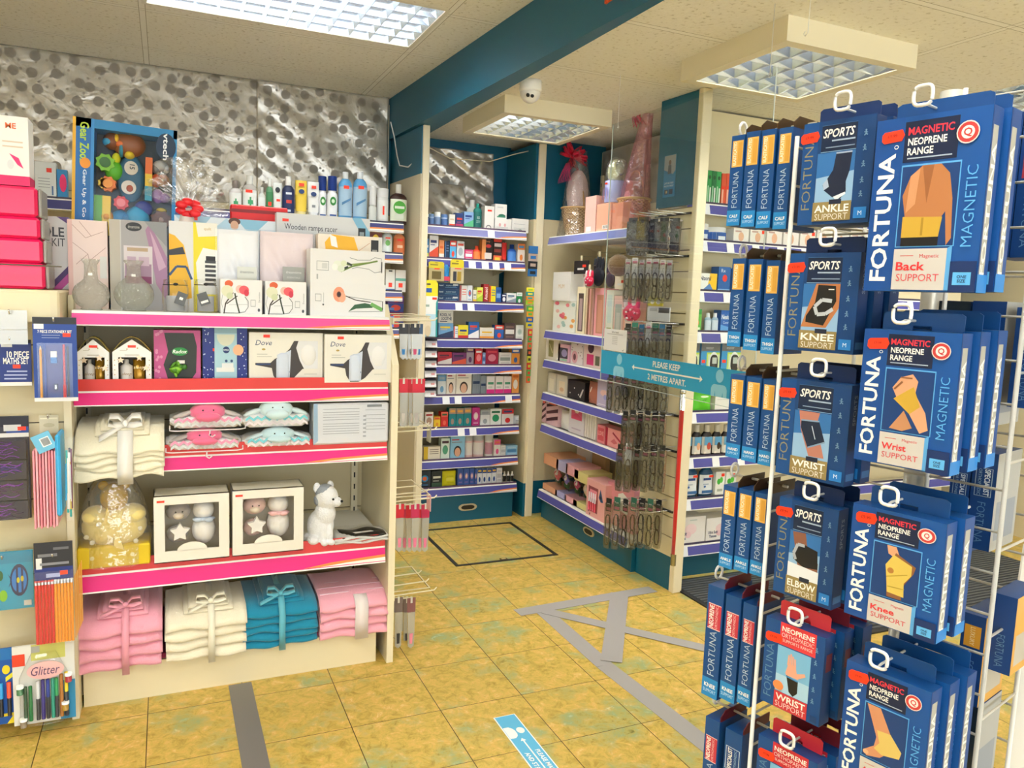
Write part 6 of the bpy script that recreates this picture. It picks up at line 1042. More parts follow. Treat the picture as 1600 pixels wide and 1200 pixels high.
MB().lathe([(w*.36, 0), (w*.40, .01), (w*.40, h*.6), (w*.2, h*.9)], PLAST, 20, c=(0, -.004), ey=.3).obj('clear_blister', t)
t, w, h = card_at('pen_pack', 'blue pen card with orange pens at the bottom left corner', 'pen pack', -30, 23, 1018, 1133, .09, '#1b56a8', [('r', 0, 1, .85, 1, '#1f70b8'), ('e', .72, .72, .12, .06, '#f0d02a'), ('r', .45, .95, .1, .14, '#e8d02a'), ('p', [(.7, .0), (1, .0), (1, .16)], '#f0d82a'), ('p', [(.7, .62), (1, .7), (1, .64), (.7, .56)], '#e8e03a')], d=.006)
for x, c in ((.56, '#2a9ad8'), (.80, '#f0502a')): MB().tube([(-w/2+w*x, -.008, h*.12), (-w/2+w*x, -.008, h*.36)], .0055, '#1c1c20', 8).tube([(-w/2+w*x, -.008, h*.36), (-w/2+w*x, -.008, h*.56)], .006, c, 8).obj('pen', t)
# pink gift tins on top and box with print
tz = 1.385; GZ = Bay((-.29, 2.80, 0), (0, -1), 'rail')
pks = [(455, 410, 70), (410, 372, 66), (372, 338, 62), (338, 290, 58)]
for i, (yb, yt, xr) in enumerate(pks):
    _, z0 = GZ.hit(30, yb, 0); _, z1 = GZ.hit(30, yt, 0); b_, _ = GZ.hit(xr, (yb+yt)/2, 0); z0 = max(z0, tz+.002) if i == 0 else z0
    t = thing('pink_drawer_box', 'bright pink glossy box, %s of the stack of four on the stationery rail' % ['lowest', 'second up', 'third up', 'topmost'][i], 'box', GZ.at(b_-.15, z0, -.0), 0, 'pink box stack')
    MB().box(-.15, .15, 0, .16, 0, (z1-z0)*.985, mat('#f01a5e', .2), .008).obj('box', t); MB().box(.151, .16, .01, .15, 0.001, (z1-z0)*.96, FROST, .004).obj('clear_edge', t)
    ztop = z1
b_, _ = GZ.hit(45, 260, 0)
t = thing('pink_gift_box', 'pink and white windowed box with orange printed word on the pink stack', 'box', GZ.at(b_-.075, ztop+.001, -.01)); _, z1 = GZ.hit(20, 182, -.01); h = z1-ztop; w = .15
m = MB().box(-w/2, w/2, 0, .10, 0, h*.14, '#e01a66').box(-w/2, w/2, 0, .10, h*.14, h, '#f0eeea'); m.draw([('p', [(0, .2), (.42, .2), (.42, .8), (0, .8)], '#8fa8e0'), ('t', 'ME', .26, .86, .07, .3, '#f0702a', 0, 'b'), ('t', 'ME', .70, .86, .08, .26, '#f0702a', 0, 'b'), ('r', .55, .9, .62, .64, '#dcc8b0'), ('r', .55, .9, .55, .57, '#dcc8b0'), ('p', [(.66, .46), (.82, .4), (.9, .25), (.8, .3)], '#f0307a'), ('e', .68, .3, .06, .07, '#e0e0e0'), ('r', .03, .2, .05, .09, '#f0c8d8')], w, h, 0); m.obj('carton', t)
# kit box between
WB = Bay((-.29, 2.98, 0), (0, -1), 'behind'); a, z1 = WB.hit(68, 337, 0); b_, _ = WB.hit(107, 337, 0); w = b_-a+.1; h = z1-1.386
t = thing('candle_kit_box', 'grey kit box with purple waves between the pink stack and pink bedding', 'box', WB.at(b_-w/2, 1.386, 0)); m = MB().box(-w/2, w/2, 0, .06, 0, h, '#d8d6d6'); m.draw([('t', 'DLE', .74, .79, .13, .36, '#3c3c44', 0, 'b'), ('t', 'KIT', .82, .65, .11, .22, '#3c3c44'), ('p', [(.8, 1), (1, 1), (1, .9)], '#5a3a7a'), ('p', [(.6, .02), (1, .35), (1, .2), (.75, .0)], '#4a2a6a'), ('p', [(.7, .0), (1, .25), (1, .12), (.85, .0)], '#c04a9a'), ('p', [(.55, .5), (.6, .5), (.6, .3), (.5, .2)], '#b8b8b8')], w, h, 0); m.obj('carton', t)
# ---------------------------------------------------------------- hooks on the end of the pink gondola
EP = 1.055-.27
hk = mat('#e9dfc0', .4)
def fan(nm, lab, cat, grp, n, x0, x1, yt, yb, top, body, xw=.02, seed=0):
    """packets hanging one behind another on the hooks along the end panel"""
    rn = random.Random(seed)
    for i in range(n):
        px = x0+(x1-x0)*i/(n-1); y = 2.86+.09*((i*2) % 3); d = ray(px, (yt+yb)/2); P0 = O3+d*(y/d.y); zt = (O3+ray(px, yt)*(y/ray(px, yt).y)).z; zb = (O3+ray(px, yb)*(y/ray(px, yb).y)).z
        h = zt-zb; t = thing(nm, '%s, %s from left' % (lab, ORD[i]), cat, (P0.x, P0.y, zb), 0, grp); w = .034; MB().tube([(0, .0, h*1.005), (-(P0.x-EP), 0, h*1.0)], .002, hk, 6).obj('hook', t)
        MB().box(-w/2, w/2, -.002, .002, h*.72, h, top[i % len(top)]).box(-.004, .004, -.003, .003, h*.9, h*1.02, '#d8d4c8').obj('header_card', t)
        MB().prism([(-w*.45, h*.72), (-w*.36, .01), (0, 0), (w*.36, .01), (w*.45, h*.72)], -.006, .004, FROST).prism([(-w*.15, .02), (w*.15, .02), (w*.2, h*.3), (-w*.2, h*.3)], -.007, -.006, body[i % len(body)]).obj('clear_pouch', t)
fan('brush_pack', 'dark grey packet at the top of the gondola end panel', 'packet', 'upper packets on the gondola end', 5, 630, 654, 506, 562, ['#2a2a30', '#3a5a80', '#5a5a60'], ['#2a78b8', '#b8b4b4', '#8a8a90', '#d04a7a'], seed=1)
fan('brush_pack', 'clear red-topped packet on middle gondola end hooks', 'packet', 'red-topped packets on the gondola end', 5, 630, 657, 592, 668, ['#d81e38'], ['#c9c2bc', '#b0a8a4'], seed=2)
fan('brush_pack', 'pink packet with red top on lower gondola end hooks', 'packet', 'pink packets on the gondola end', 6, 624, 664, 788, 862, ['#d81e38', '#c82a58'], ['#f08aa8', '#e87aa0'], seed=3)
fan('brush_pack', 'dark red-tied packet on lowest gondola end hook', 'packet', 'dark packets on the gondola end', 4, 622, 642, 934, 1012, ['#7a6a66', '#8a5a5a'], ['#3a3a3c', '#e88aa0'], seed=4)
for lab, py0, xe in (('cream wire hook rail at the top of the gondola end panel', 502, 652), ('cream wire hook rail with clear label flap under the red-topped packets', 676, 660), ('cream wire hook rail above the pink toothbrush packets', 785, 664), ('lowest cream wire hook rail on the gondola end panel', 932, 656)):
    dd = ray(634, py0); x = EP+.05; zz = (O3+dd*(x/dd.x)).z; yy = (O3+dd*(x/dd.x)).y
    t = thing('hook_rail', lab, 'hook rail', (EP, yy+.06, zz), 0, 'end panel hook rails'); t.rotation_euler = (0, 0, 0)
    MB().box(0, .006, -.06, .22, -.012, .012, hk).obj('rail', t)
    for k in range(3): MB().tube([(.004, -.04+.1*k, 0), (.17, -.045+.1*k, .006), (.18, -.045+.1*k, .016)], .0028, hk, 8).obj('hook', t)
    MB().tube([(.004, -.05, .02), (.15, -.05, .02), (.15, .2, .02), (.004, .2, .02)], .0024, hk, 6).obj('wire_frame', t)
    if py0 in (676, 785): MB().box(.15, .152, -.06, -.01, -.045, .02, FROST if py0 == 676 else '#e8b8c0').obj('label_flap', t)
# ---------------------------------------------------------------- gift bay goods
def g3(sn, zi, x0, x1, yt, desc, name, cat, col, ops=(), d=.06, off=-.03, k='c', dz=0, **kw): return place(G3, 'on %s shelf of gift bay' % sn, ZG3[zi]+dz, k, x0, x1, yt, desc, name, cat, col, ops, d=d, off=off, **kw)
def basket(label, x0, x1, yt, zb0, off, wt):
    r = wt; q, zt = G3.hit((x0+x1)/2, yt, off-r); h = zt-zb0; w = 2*r
    t = thing('wicker_basket', label, 'basket', G3.at(q, zb0, off-r), G3.rz); pr = [(r*(.62+.38*i/14), .002+h*i/14) for i in range(15)]
    MB().lathe(pr, WICK, 40, j=lambda i, k: .0035*(1 if ((k//2)+i) % 2 else -1)).obj('wicker_bowl', t)
    MB().tube([(r*1.0*cos(pi*2*i/24), r*1.0*sin(pi*2*i/24), h) for i in range(24)], .006, mat('#d8b480', .6), 8, closed=True).obj('rim', t)
    MB().tube([(r*.96*cos(pi*i/16), 0, h+r*1.7*sin(pi*i/16)) for i in range(17)], .0045, mat('#c89a62', .6), 8).obj('handle', t)
    return t, w, h, r
def bowmesh(t, z, y, r, col, n=12, seed=0):
    b = MB(); rn = random.Random(seed); m = mat(col, .3)
    for k in range(n):
        a0 = 2*pi*k/n+rn.uniform(-.2, .2); e = rn.uniform(-.5, .7); L = r*rn.uniform(.7, 1.1)
        d = Vector((cos(a0)*cos(e), sin(e*2.2)*.9-.2, sin(a0)*cos(e)+.1*sin(e))).normalized(); P = [Vector((0, y, z)), Vector((0, y, z))+d*L*.5+Vector((0, -.012, .006)), Vector((0, y, z))+d*L, Vector((0, y, z))+d*L*.6+Vector((0, .012, -.006)), Vector((0, y+.004, z))]
        b.ribbon(P, .018, m, .0008, side=(d.z, .4, -d.x))
    b.obj('bow', t, label='shiny ribbon bow')
t, w, h, r = basket('wicker basket wrapped in clear film with big pink bow, left on the gift shelf', 880, 922, 326, ZG3[0], -.06, .095)
MB().ball((0, 0, h*1.5), (r*.8, r*.7, h*.8), mat('#f0d6d6', .8), 18).box(-r*.5, r*.1, -r*.4, r*.1, h, h*2.0, '#f2c4c8').obj('contents', t)
MB().sheet(lambda u, v: (r*(1.25-.75*v+.04*sin(40*u+9*v))*cos(2*pi*u), r*(1.25-.75*v)*sin(2*pi*u), .002+h*2.9*v), 60, 16, CELLO).obj('cellophane', t, label='clear cellophane wrap')
bowmesh(t, h*2.7, -r*.5, .105, '#f2284e', 30, 1)
cr = MB()
for k in range(10): cr.ribbon([(.0+.005*k-.03, -r*.75, h*2.5), (-.05+.012*k, -r*.95, h*2.2), (-.08+.017*k, -r*1.0, h*1.95+.01*(k % 3)), (-.09+.02*k, -r*.95, h*1.85)], .006, mat('#f04a90', .3), .0008)
cr.obj('curled_ribbon', t, label='pink curled ribbons')
t, w, h, r = basket('wicker basket under pink film at the right end of the gift shelf', 968, 1014, 312, ZG3[0], -.05, .09); t.location.y -= .0
MB().prism([(-r*.3, h), (-r*.1, h*1.6), (r*.5, h*1.5), (r*.8, h)], -r*.5, r*.2, '#b86a5a').ball((0, 0, h*1.1), (r*.7, r*.6, h*.3), '#f0c8c8').obj('contents', t)
MB().sheet(lambda u, v: (r*(1.15-1.0*v+.05*sin(30*u+7*v))*cos(2*pi*u)+.13*v*v, r*(1.15-1.0*v)*sin(2*pi*u), .004+h*4.2*v), 50, 14, PCELLO).obj('cellophane', t, label='pink tinted film')
bowmesh(t, h*3.7, -r*.3, .09, '#f0507e', 22, 2); [setattr(v.co, 'x', v.co.x+.11) for v in t.children[-1].data.vertices] if t.children[-1].name.startswith('bow') else None
g3('top', 0, 914, 931, 307, 'tall pale pink box with barcode label', 'tall_gift_box', 'box', '#f0bfb2', [('r', .15, .6, .05, .18, '#f2efe8')], d=.07, off=-.03)
g3('top', 0, 932, 954, 318, 'wide peach box with white barcode label', 'tall_gift_box', 'box', '#efae92', [('r', .45, .9, .08, .22, '#f2efe8')]+[('r', .5+.06*i, .53+.06*i, .1, .2, '#4a4a48') for i in range(6)], d=.08, off=-.02)
o, w, h = g3('top', 0, 955, 973, 317, 'darker peach box beside the second basket', 'tall_gift_box', 'box', '#e79a7e', (), d=.07, off=-.03)
a, b_, h2 = G3.span(936, 959, 283, ZG3[0]+.17, -.02); zc = G3.hit(947, 316, -.02)[1]
t = thing('chocolate_egg_box', 'lilac round box with wrapped chocolate egg standing on the peach boxes', 'gift box', G3.at((a+b_)/2, zc, -.075), G3.rz); r = .056; hh = G3.hit(947, 283, -.02)[1]-zc
MB().lathe([(r*.98, 0), (r, .004), (r, hh), (r*.97, hh+.002)], '#a9aede', 28).draw([('r', .36, .66, .84, .92, RED)]+[('r', .1+.13*i, .14+.13*i, .15+.1*(i % 2), .7, ['#6a74c8', '#e8a0a8', '#5a68c0'][i % 3]) for i in range(6)], r*1.4, hh, -r*1.02).obj('round_box', t)
MB().ball((0, 0, hh+r*.95), (r*.85, r*.85, r*1.25), mat('#dfe0b8', .25, .3, bump=.8, bs=60), 20).obj('egg', t, label='foil wrapped egg'); MB().ball((r*.9, .0, hh+r*1.3), (r*.8, r*.5, r*.8), CELLO, 12).ball((0, 0, hh+r), (r*1.0, r*1.0, r*1.4), CELLO, 18).obj('cellophane', t)
# items pegged between first and second shelf
pg = 'accessories on the pegs of the gift bay'
for nm, lab, x0, x1, yt, yb, col, cat in (('hair_grip_card', 'black grip card with white print on the left peg', 898, 920, 408, 428, '#1a1a1c', 'accessory'), ('glove_pair', 'dark navy gloves hanging beside the pink floral glove', 927, 947, 402, 448, '#1c2230', 'gloves'), ('glove_pair', 'purple grey gloves hanging behind the perspex edge', 948, 962, 412, 450, '#3a2a4a', 'gloves'), ('floral_glove', 'bright pink floral garden glove in front of the navy gloves', 914, 929, 422, 448, '#d81a4a', 'gloves'), ('floral_glove', 'pink and white floral glove hanging at the shelf end', 973, 1004, 462, 503, '#e23560', 'gloves'), ('notebook_card', 'cream card with orange figure behind the fur pompom', 962, 978, 432, 452, '#efe0cc', 'card')):
    off = -.02 if 'garden' not in lab and 'shelf end' not in lab else .02; a, z1 = G3.hit(x0, yt, off); b_, _ = G3.hit(x1, yt, off); _, z0 = G3.hit((x0+x1)/2, yb, off); w, h = b_-a, z1-z0
    t = thing(nm, lab, cat, G3.at((a+b_)/2, z0, off), G3.rz); MB().box(-.012, .012, -.001, .001, h, h+.03, '#d8cfae').tube([(0, .0, h+.025), (0, .2, h+.03)], .002, '#cfc6a8').obj('peg_tag', t)
    if 'glove' in nm:
        g = MB().ball((0, 0, h*.35), (w*.46, .012, h*.34), col, 14)
        for k in range(4): g.ball((w*(-.3+.2*k), 0, h*(.72+.04*(k in (1, 2)))), (w*.1, .008, h*.26), col if (k % 2 or 'floral' not in nm) else '#f2e4e6', 10)
        rn = random.Random(3)
        if 'floral' in nm:
            for k in range(14): g.ball((w*rn.uniform(-.36, .36), -.010, h*rn.uniform(.12, .58)), (w*.07, .004, h*.045), ['#f8e8ec', '#9a1040', '#f07a9a'][k % 3], 6, n=4)
        g.obj('glove', t)
    else: MB().box(-w/2, w/2, -.002, .003, 0, h, col).draw([('r', .25, .7, .3, .45, '#e9e9e9'), ('r', .6, .85, .5, .7, RED)], w, h, -.002).obj('card', t)
a, z1 = G3.hit(957, 398, .02); b_, _ = G3.hit(979, 398, .02); _, z0 = G3.hit(968, 432, .02)
t = thing('fur_pompom', 'brown fluffy fur pompom hanging in front of the gift shelves', 'pompom', G3.at((a+b_)/2, z0, .02), G3.rz); fm = mat('#8a6a44', .95, sheen=.6, bump=1, bs=150, bd=.006); fb = MB(); rn = random.Random(7); r = (b_-a)/2
fb.ball((0, 0, (z1-z0)/2), (r*.85, r*.85, (z1-z0)/2), fm, 18)
for k in range(260):
    u, v = rn.uniform(0, 2*pi), rn.uniform(-1, 1); s = (1-v*v)**.5; d = Vector((s*cos(u), s*sin(u), v)); p = Vector((d.x*r*.8, d.y*r*.8, (z1-z0)/2*(1+d.z*.95))); q = p+d*.012+Vector((0, 0, -.005)); e = d.cross(Vector((0, 0, 1)))*.0012
    fb.add([p-e, p+e, q], [(0, 1, 2)], '#a8865a' if k % 2 else '#6f5234')
fb.obj('fur_ball', t); MB().tube([(0, 0, z1-z0), (0, .1, z1-z0+.02)], .002, '#3a3028').obj('cord', t)
# second shelf
fp = lambda s: [('e', random.Random(s*9+i).random()*.9+.05, random.Random(s*7+i+3).random()*.9+.05, .08, .06, ['#f08a90', '#f4b060', '#e86a80', '#a8c8c0', '#f2c0b8'][i % 5]) for i in range(14)]
o, w, h = g3('second', 1, 864, 899, 470, 'flower patterned box', 'gift_box', 'gift box', '#eef0e6', fp(1), d=.10)
a, b_, hh = G3.span(864, 891, 425, ZG3[1]+h, -.02); t = thing('gift_box', 'white square box with gold word standing on the flower patterned box', 'gift box', G3.at((a+b_)/2, ZG3[1]+h+.0005, -.07), G3.rz)
MB().box(-(b_-a)/2, (b_-a)/2, -.05, .05, 0, hh, '#f0efeb').draw([('t', 'MUM', .5, .5, .14, .6, '#d8b890')], b_-a, hh, -.05).obj('carton', t)
o, w, h = g3('second', 1, 892, 913, 428, 'poppy patterned box behind', 'gift_box', 'gift box', '#efe2d8', [('e', random.Random(i).random(), random.Random(i+9).random(), .12, .06, ['#d8403a', '#e86a5a', '#f0a050'][i % 3]) for i in range(12)], d=.06, off=-.11)
wd = lambda c, c2='#8a7a70': [('r', .2, .8, .05, .86, c), ('r', .32, .68, .08, .75, c2)]
g3('second', 1, 901, 914, 448, 'cream windowed slim box', 'beauty_box', 'gift box', '#f0e4c0', wd('#5a4a48', '#b8a0a0'), d=.08)
for i in range(5): g3('second', 1, 915+2.5*i, 917.3+2.5*i, 450+i*.4, 'thin %s slip box' % ['cream', 'brown', 'pink', 'tan', 'rose'][i], 'slip_box', 'gift box', ['#e0c8a8', '#8a5a44', '#e2a8a0', '#b88a70', '#c89a90'][i], (), d=.08)
g3('second', 1, 928.5, 946, 450, 'salmon pink windowed box', 'beauty_box', 'gift box', '#f4aab0', wd('#c98a70', '#d89a80'), d=.08)
g3('second', 1, 946.5, 958, 453, 'white and green box', 'beauty_box', 'gift box', '#e8e8dc', [('r', .2, .8, .05, .2, '#8a9a3a'), ('r', .2, .8, .3, .9, '#d0e0da')], d=.08)
g3('second', 1, 958.5, 973, 462, 'grey windowed pink box', 'beauty_box', 'gift box', '#eac2b8', [('r', .15, .85, .1, .8, '#a8b0a8'), ('r', .3, .7, .2, .6, '#c8c8c0')], d=.08)
g3('second', 1, 973.5, 989, 470, 'peach box behind the floral glove', 'beauty_box', 'gift box', '#eeb09a', [('r', .2, .8, .3, .7, '#f2d8c8')], d=.08)
# third
g3('third', 2, 853, 875, 527, 'white box with gold ribbon window', 'gift_box', 'gift box', '#efe6d8', [('r', .2, .55, .12, .85, '#9a9460'), ('l', [(.25, .7), (.5, .3)], .04, '#e0d8a8')], d=.07)
g3('third', 2, 872, 890, 538, 'pink box with lilac candle window', 'gift_box', 'gift box', '#f0bcd0', [('r', .15, .85, .2, .8, '#3a3448'), ('e', .55, .5, .25, .22, '#a8a0d0'), ('r', .2, .8, .05, .18, '#a8d8b8')], d=.07)
g3('third', 2, 892, 911, 537, 'white spotted box with pink oval', 'gift_box', 'gift box', '#f0e6e4', [('e', random.Random(i).random(), random.Random(i+5).random(), .03, .03, '#7a4a60') for i in range(18)]+[('e', .35, .35, .26, .3, '#e8b0b8'), ('e', .35, .35, .12, .16, '#6a3a44')], d=.07)
g3('third', 2, 912, 939, 532, 'pale pink box with dark circle', 'gift_box', 'gift box', '#eed4d0', [('e', .42, .72, .18, .2, '#4a2230'), ('r', .2, .6, .08, .48, '#e03a7a'), ('r', .7, .95, .1, .45, '#6a6a50')], d=.07)
g3('third', 2, 941, 960, 540, 'cream windowed box', 'gift_box', 'gift box', '#ece2d4', wd('#a89a80'), d=.07)
# fourth
g3('fourth', 3, 856, 868, 582, 'clear box with cream candle', 'candle_box', 'gift box', '#ddd6c4', [('r', .2, .8, .1, .7, '#efe6cf')], d=.05)
g3('fourth', 3, 870, 886, 586, 'clear box with tan candle', 'candle_box', 'gift box', '#d9d2c2', [('r', .2, .8, .1, .7, '#ecdcc0'), ('e', .5, .3, .2, .1, '#e0b890')], d=.06)
g3('fourth', 3, 887, 914, 595, 'black studded handbag box', 'handbag_box', 'gift box', '#16141a', [('e', .15+.25*i, .3+.3*(i % 2), .03, .04, '#f2f0ee') for i in range(4)]+[('p', [(.7, .2), (.86, .6), (.92, .55), (.78, .15)], '#dcd8d2')], d=.09)
g3('fourth', 3, 915, 932, 597, 'rose gold pouch', 'pouch', 'pouch', '#b8705c', [('p', [(.4, .6), (.6, .95), (.7, .9), (.5, .55)], '#f0e4dc')], k='g', d=.06)
g3('fourth', 3, 933, 957, 596, 'lilac box with pink scene', 'gift_box', 'gift box', '#c9bede', [('e', .45, .55, .25, .12, '#f0c8c8'), ('e', .55, .4, .12, .1, '#a8a8e0'), ('r', .1, .9, .08, .12, '#e8e0f0')], d=.08)
g3('fourth', 3, 958, 990, 622, 'low cream box under the glasses', 'gift_box', 'gift box', '#efdcc6', (), d=.07)
# fifth
for i, (a, b_) in enumerate(((847, 853), (854, 872))): g3('fifth', 4, a, b_, 625+2*i, 'pink and black striped box', 'gift_box', 'gift box', '#e9c0c8', [('p', [(0, .1+.3*k), (1, .3+.3*k), (1, .45+.3*k), (0, .22+.3*k)], '#4a1a30') for k in range(3)]+[('r', .2, .8, .86, .96, '#f0604a')], d=.06)
g3('fifth', 4, 872.5, 888, 642, 'white glossy purse', 'purse', 'purse', '#ece9e4', (), k='g', d=.05)
g3('fifth', 4, 889, 913, 633, 'tall white box with pink heart card', 'gift_box', 'gift box', '#e2dce2', [('r', .15, .85, .5, .95, '#ee6a90'), ('e', .5, .8, .14, .08, '#f0d8c0'), ('p', [(.15, .6), (.5, .72), (.85, .6), (.85, .5), (.15, .5)], '#e8507a'), ('r', .2, .8, .15, .2, '#c8b8c8')], d=.08)
for i in range(5): g3('fifth', 4, 914+3.6*i, 917+3.6*i, 641+i*1.2, 'slim white box edge', 'slip_box', 'gift box', '#e6e0da', [('r', 0, 1, .0, .04, '#a89a90')], d=.08)
g3('fifth', 4, 933, 945, 664, 'red and pink framed box', 'gift_box', 'gift box', '#ea8a90', [('r', .1, .9, .15, .85, '#d8505a'), ('t', 'LOVE', .5, .55, .25, .7, '#f8b8b0', 0, 'b')], d=.07)
g3('fifth', 4, 946, 974, 671, 'coral box with crimson trim', 'gift_box', 'gift box', '#f0a0a0', [('r', 0, .12, 0, 1, '#b81a3a'), ('l', [(.4, .8), (.9, .4)], .06, '#a81a3a'), ('p', [(.3, .3), (.5, .5), (.7, .3), (.5, .2)], '#d86a70')], d=.07)
# bottom shelf: preserved-rose boxes
def rosebox(x0, x1, yt, lab, col, rose):
    a, b_, h = G3.span(x0, x1, yt, ZG3[5], -.03); w = (b_-a)*.96; t = thing('rose_gift_box', lab, 'gift box', G3.at((a+b_)/2, ZG3[5], -.03-w/2), G3.rz, 'rose boxes on the bottom gift shelf')
    MB().box(-w/2, w/2, -w/2, w/2, 0, h*.16, col).obj('box_base', t); MB().box(-w/2, w/2, -w/2, w/2, h*.72, h, col).obj('box_lid', t); MB().box(-w*.48, w*.48, -w*.48, w*.48, h*.16, h*.72, PLAST).obj('clear_window', t)
    rb = MB(); rn = random.Random(5)
    for k in range(16): a0 = k*2.4; rr = w*.035*k**.5; rb.ball((rr*cos(a0), -w*.22-.002*(16-k)*.3, h*.5+rr*sin(a0)), (w*.12, w*.05, w*.09), rose if k % 3 else '#f6e8e4', 8, Matrix.Rotation(a0, 3, 'Y'), 5)
    rb.obj('rose', t, label='preserved rose bloom'); MB().ball((-w*.2, -w*.1, h*.3), (w*.2, w*.1, h*.1), '#3f6a3a', 8).tube([(0, -w*.1, h*.16), (0, -w*.15, h*.45)], .003, '#4a7a40', 6).obj('leaves', t)
rosebox(848.5, 872, 712, 'peach topped rose box, leftmost on the bottom gift shelf', '#f0b088', '#e8686a'); rosebox(868, 886, 720, 'lilac topped rose box beside the peach one', '#b9b4e0', '#8a7ac8'); rosebox(883, 903, 727, 'pink topped rose box between lilac and yellow', '#eeb0b8', '#d8407a'); rosebox(896, 918, 737, 'yellow topped rose box next to the pink gift case', '#e6d890', '#f4dcc0')
a, b_, h = G3.span(916, 946, 752, ZG3[5], -.01); w = (b_-a)*.97
t = thing('nail_gift_case', 'large pink case with window of nail bottles on the bottom shelf', 'gift box', G3.at((a+b_)/2, ZG3[5], -.01-.06), G3.rz)
MB().box(-w/2, w/2, -.06, .06, 0, h, '#f2b3b0').draw([('r', .1, .62, .14, .82, '#9a4a50'), ('r', .18, .56, .5, .74, '#f090a0'), ('p', [(.66, .6), (.74, .84), (.84, .66), (.9, .52), (.78, .5)], '#3a5a8a'), ('e', .76, .62, .04, .04, '#2a2a3a'), ('e', .14, .14, .03, .03, '#6a2a3a'), ('e', .22, .06, .03, .03, '#6a2a3a')], w, h, -.06).obj('carton', t)
for k in range(4): MB().lathe([(.006, h*.16), (.006, h*.38), (.003, h*.4), (.003, h*.62)], mat('#d84a5a', .2), 10, c=(-w*.32+w*.11*k, -.064)).lathe([(.004, h*.4), (.004, h*.66)], '#e6dcdc', 10, c=(-w*.32+w*.11*k, -.064)).obj('nail_bottle', t, label='red nail varnish bottle')
a, b_, h = G3.span(899, 921, 690, ZG3[5], -.22); w = b_-a
tag(carton(w, h, .03, '#dcd4d0', [('t', 'MUM', .5, .60, .09, .6, '#5a5458'), ('r', .2, .8, .9, .91, '#b0a8a8')]).obj('gift_bag', loc=G3.at((a+b_)/2, ZG3[5], -.24), rz=G3.rz), 'tall grey white gift bag lettered MUM at the back of the bottom shelf', 'gift bag')
a, b_, h = G3.span(923, 944, 700, ZG3[5], -.22)
tag(carton(b_-a, h, .03, '#b8946c', [('e', random.Random(i+2).random(), random.Random(i+8).random(), .14, .08, ['#8a3a2a', '#d8b088', '#a85a40'][i % 3]) for i in range(10)]).obj('gift_bag', loc=G3.at((a+b_)/2, ZG3[5], -.24), rz=G3.rz), 'brown autumn leaf gift bag behind the nail gift case', 'gift bag')
a, b_, h = G3.span(944, 985, 752, ZG3[5], -.03); w = b_-a
t = thing('slipper_gift_box', 'rose pink box with tied white tag behind the lowest glasses', 'gift box', G3.at((a+b_)/2, ZG3[5], -.10), G3.rz); MB().box(-w/2, w/2, -.05, .05, 0, h*.9, '#e79aa4').obj('carton', t)
bw = MB(); bw.ball((-.02, -.056, h*.86), (.022, .006, .012), '#f2c8d0').ball((.02, -.056, h*.86), (.022, .006, .012), '#f2c8d0'); bw.obj('bow', t); MB().prism([(-w*.1, h*.4), (w*.3, h*.35), (w*.34, h*.68), (w*.1, h*.78), (-w*.06, h*.72)], -.054, -.052, WHITE).obj('tag_card', t, label='white gift tag')
# ---------------------------------------------------------------- reading glasses on the slat panel
def glasses(name, label, px, yt, yb, off, head, rim, pouch, group, wid=.042, white=False, rot=.45, dark=False):
    a, z1 = SP.hit(px, yt, off); _, z0 = SP.hit(px, yb, off); h = z1-z0; w = wid
    t = thing(name, label, 'reading glasses', SP.at(a, z0, off), SP.rz+rot, group)
    hh = .45 if white else .26
    c = MB().box(-w*.42, w*.42, -.0015, .0, h*(1-hh), h, head); 
    if white: c.draw([('r', .1, .9, .72, .84, '#c86a8a'), ('r', .2, .8, .88, .91, '#8a8a90'), ('l', [(.3, .2), (.7, .55)], .06, '#3a3a40'), ('l', [(.55, .12), (.75, .4)], .04, '#3a3a40')], w*.84, h*hh, fr=(Vector((-w*.42, -.0016, h*(1-hh))), Vector((1, 0, 0)), Vector((0, 0, 1)), Vector((0, -1, 0))))
    else: c.draw([('r', .1, .9, .08, .3, '#b85a80'), ('r', .2, .75, .55, .62, '#c9c9cc')], w*.84, h*hh, fr=(Vector((-w*.42, -.0016, h*(1-hh))), Vector((1, 0, 0)), Vector((0, 0, 1)), Vector((0, -1, 0))))
    c.obj('header_card', t)
    MB().prism([(-w*.5, h*.9), (-w*.5, h*.12), (-w*.38, 0), (w*.38, 0), (w*.5, h*.12), (w*.5, h*.9)], -.009, .009, pouch).obj('clear_pouch', t)
    MB().tube([(0, 0, h*.96), (sin(rot)*(off+.002), cos(rot)*(off+.002), h*.96)], .0016, '#c9c9c6', 6).obj('hang_wire', t); g = MB(); rx, rz_ = w*.34, h*.15; m = mat(rim, .2)
    for cz in (h*.22, h*.52): g.tube([(rx*math.copysign(abs(cos(2*pi*i/16))**.7, cos(2*pi*i/16)), -.004, cz+rz_*sin(2*pi*i/16)) for i in range(16)], .0032, m, 6, closed=True)
    g.tube([(-rx*.5, -.004, h*.36), (-rx*.7, -.005, h*.37), (-rx*.5, -.004, h*.39)], .0015, m, 6); g.obj('rims', t)
    MB().tube([(rx*.9, .002, h*.58), (rx*.8, .004, h*.3), (rx*.3, .005, h*.12)], .0028, m, 6).tube([(rx*.9, .004, h*.15), (rx*.6, .006, h*.4), (rx*.1, .006, h*.64)], .0028, m, 6).obj('folded_arms', t)
    return t
rims = ['#151518', '#4a3826', '#1c2028', '#6a5a48', '#2a1822', '#10181e', '#5a5650']
DP = clear('smoky_pouch', tint='#dfe4e6', gloss=.13, rough=.12, alpha=.2, dif='#1f262e', bump=.5, bs=70)
BP = clear('dark_pouch', tint='#50565e', gloss=.16, rough=.2, alpha=.86, dif='#0c0f14', bump=.7, bs=60)
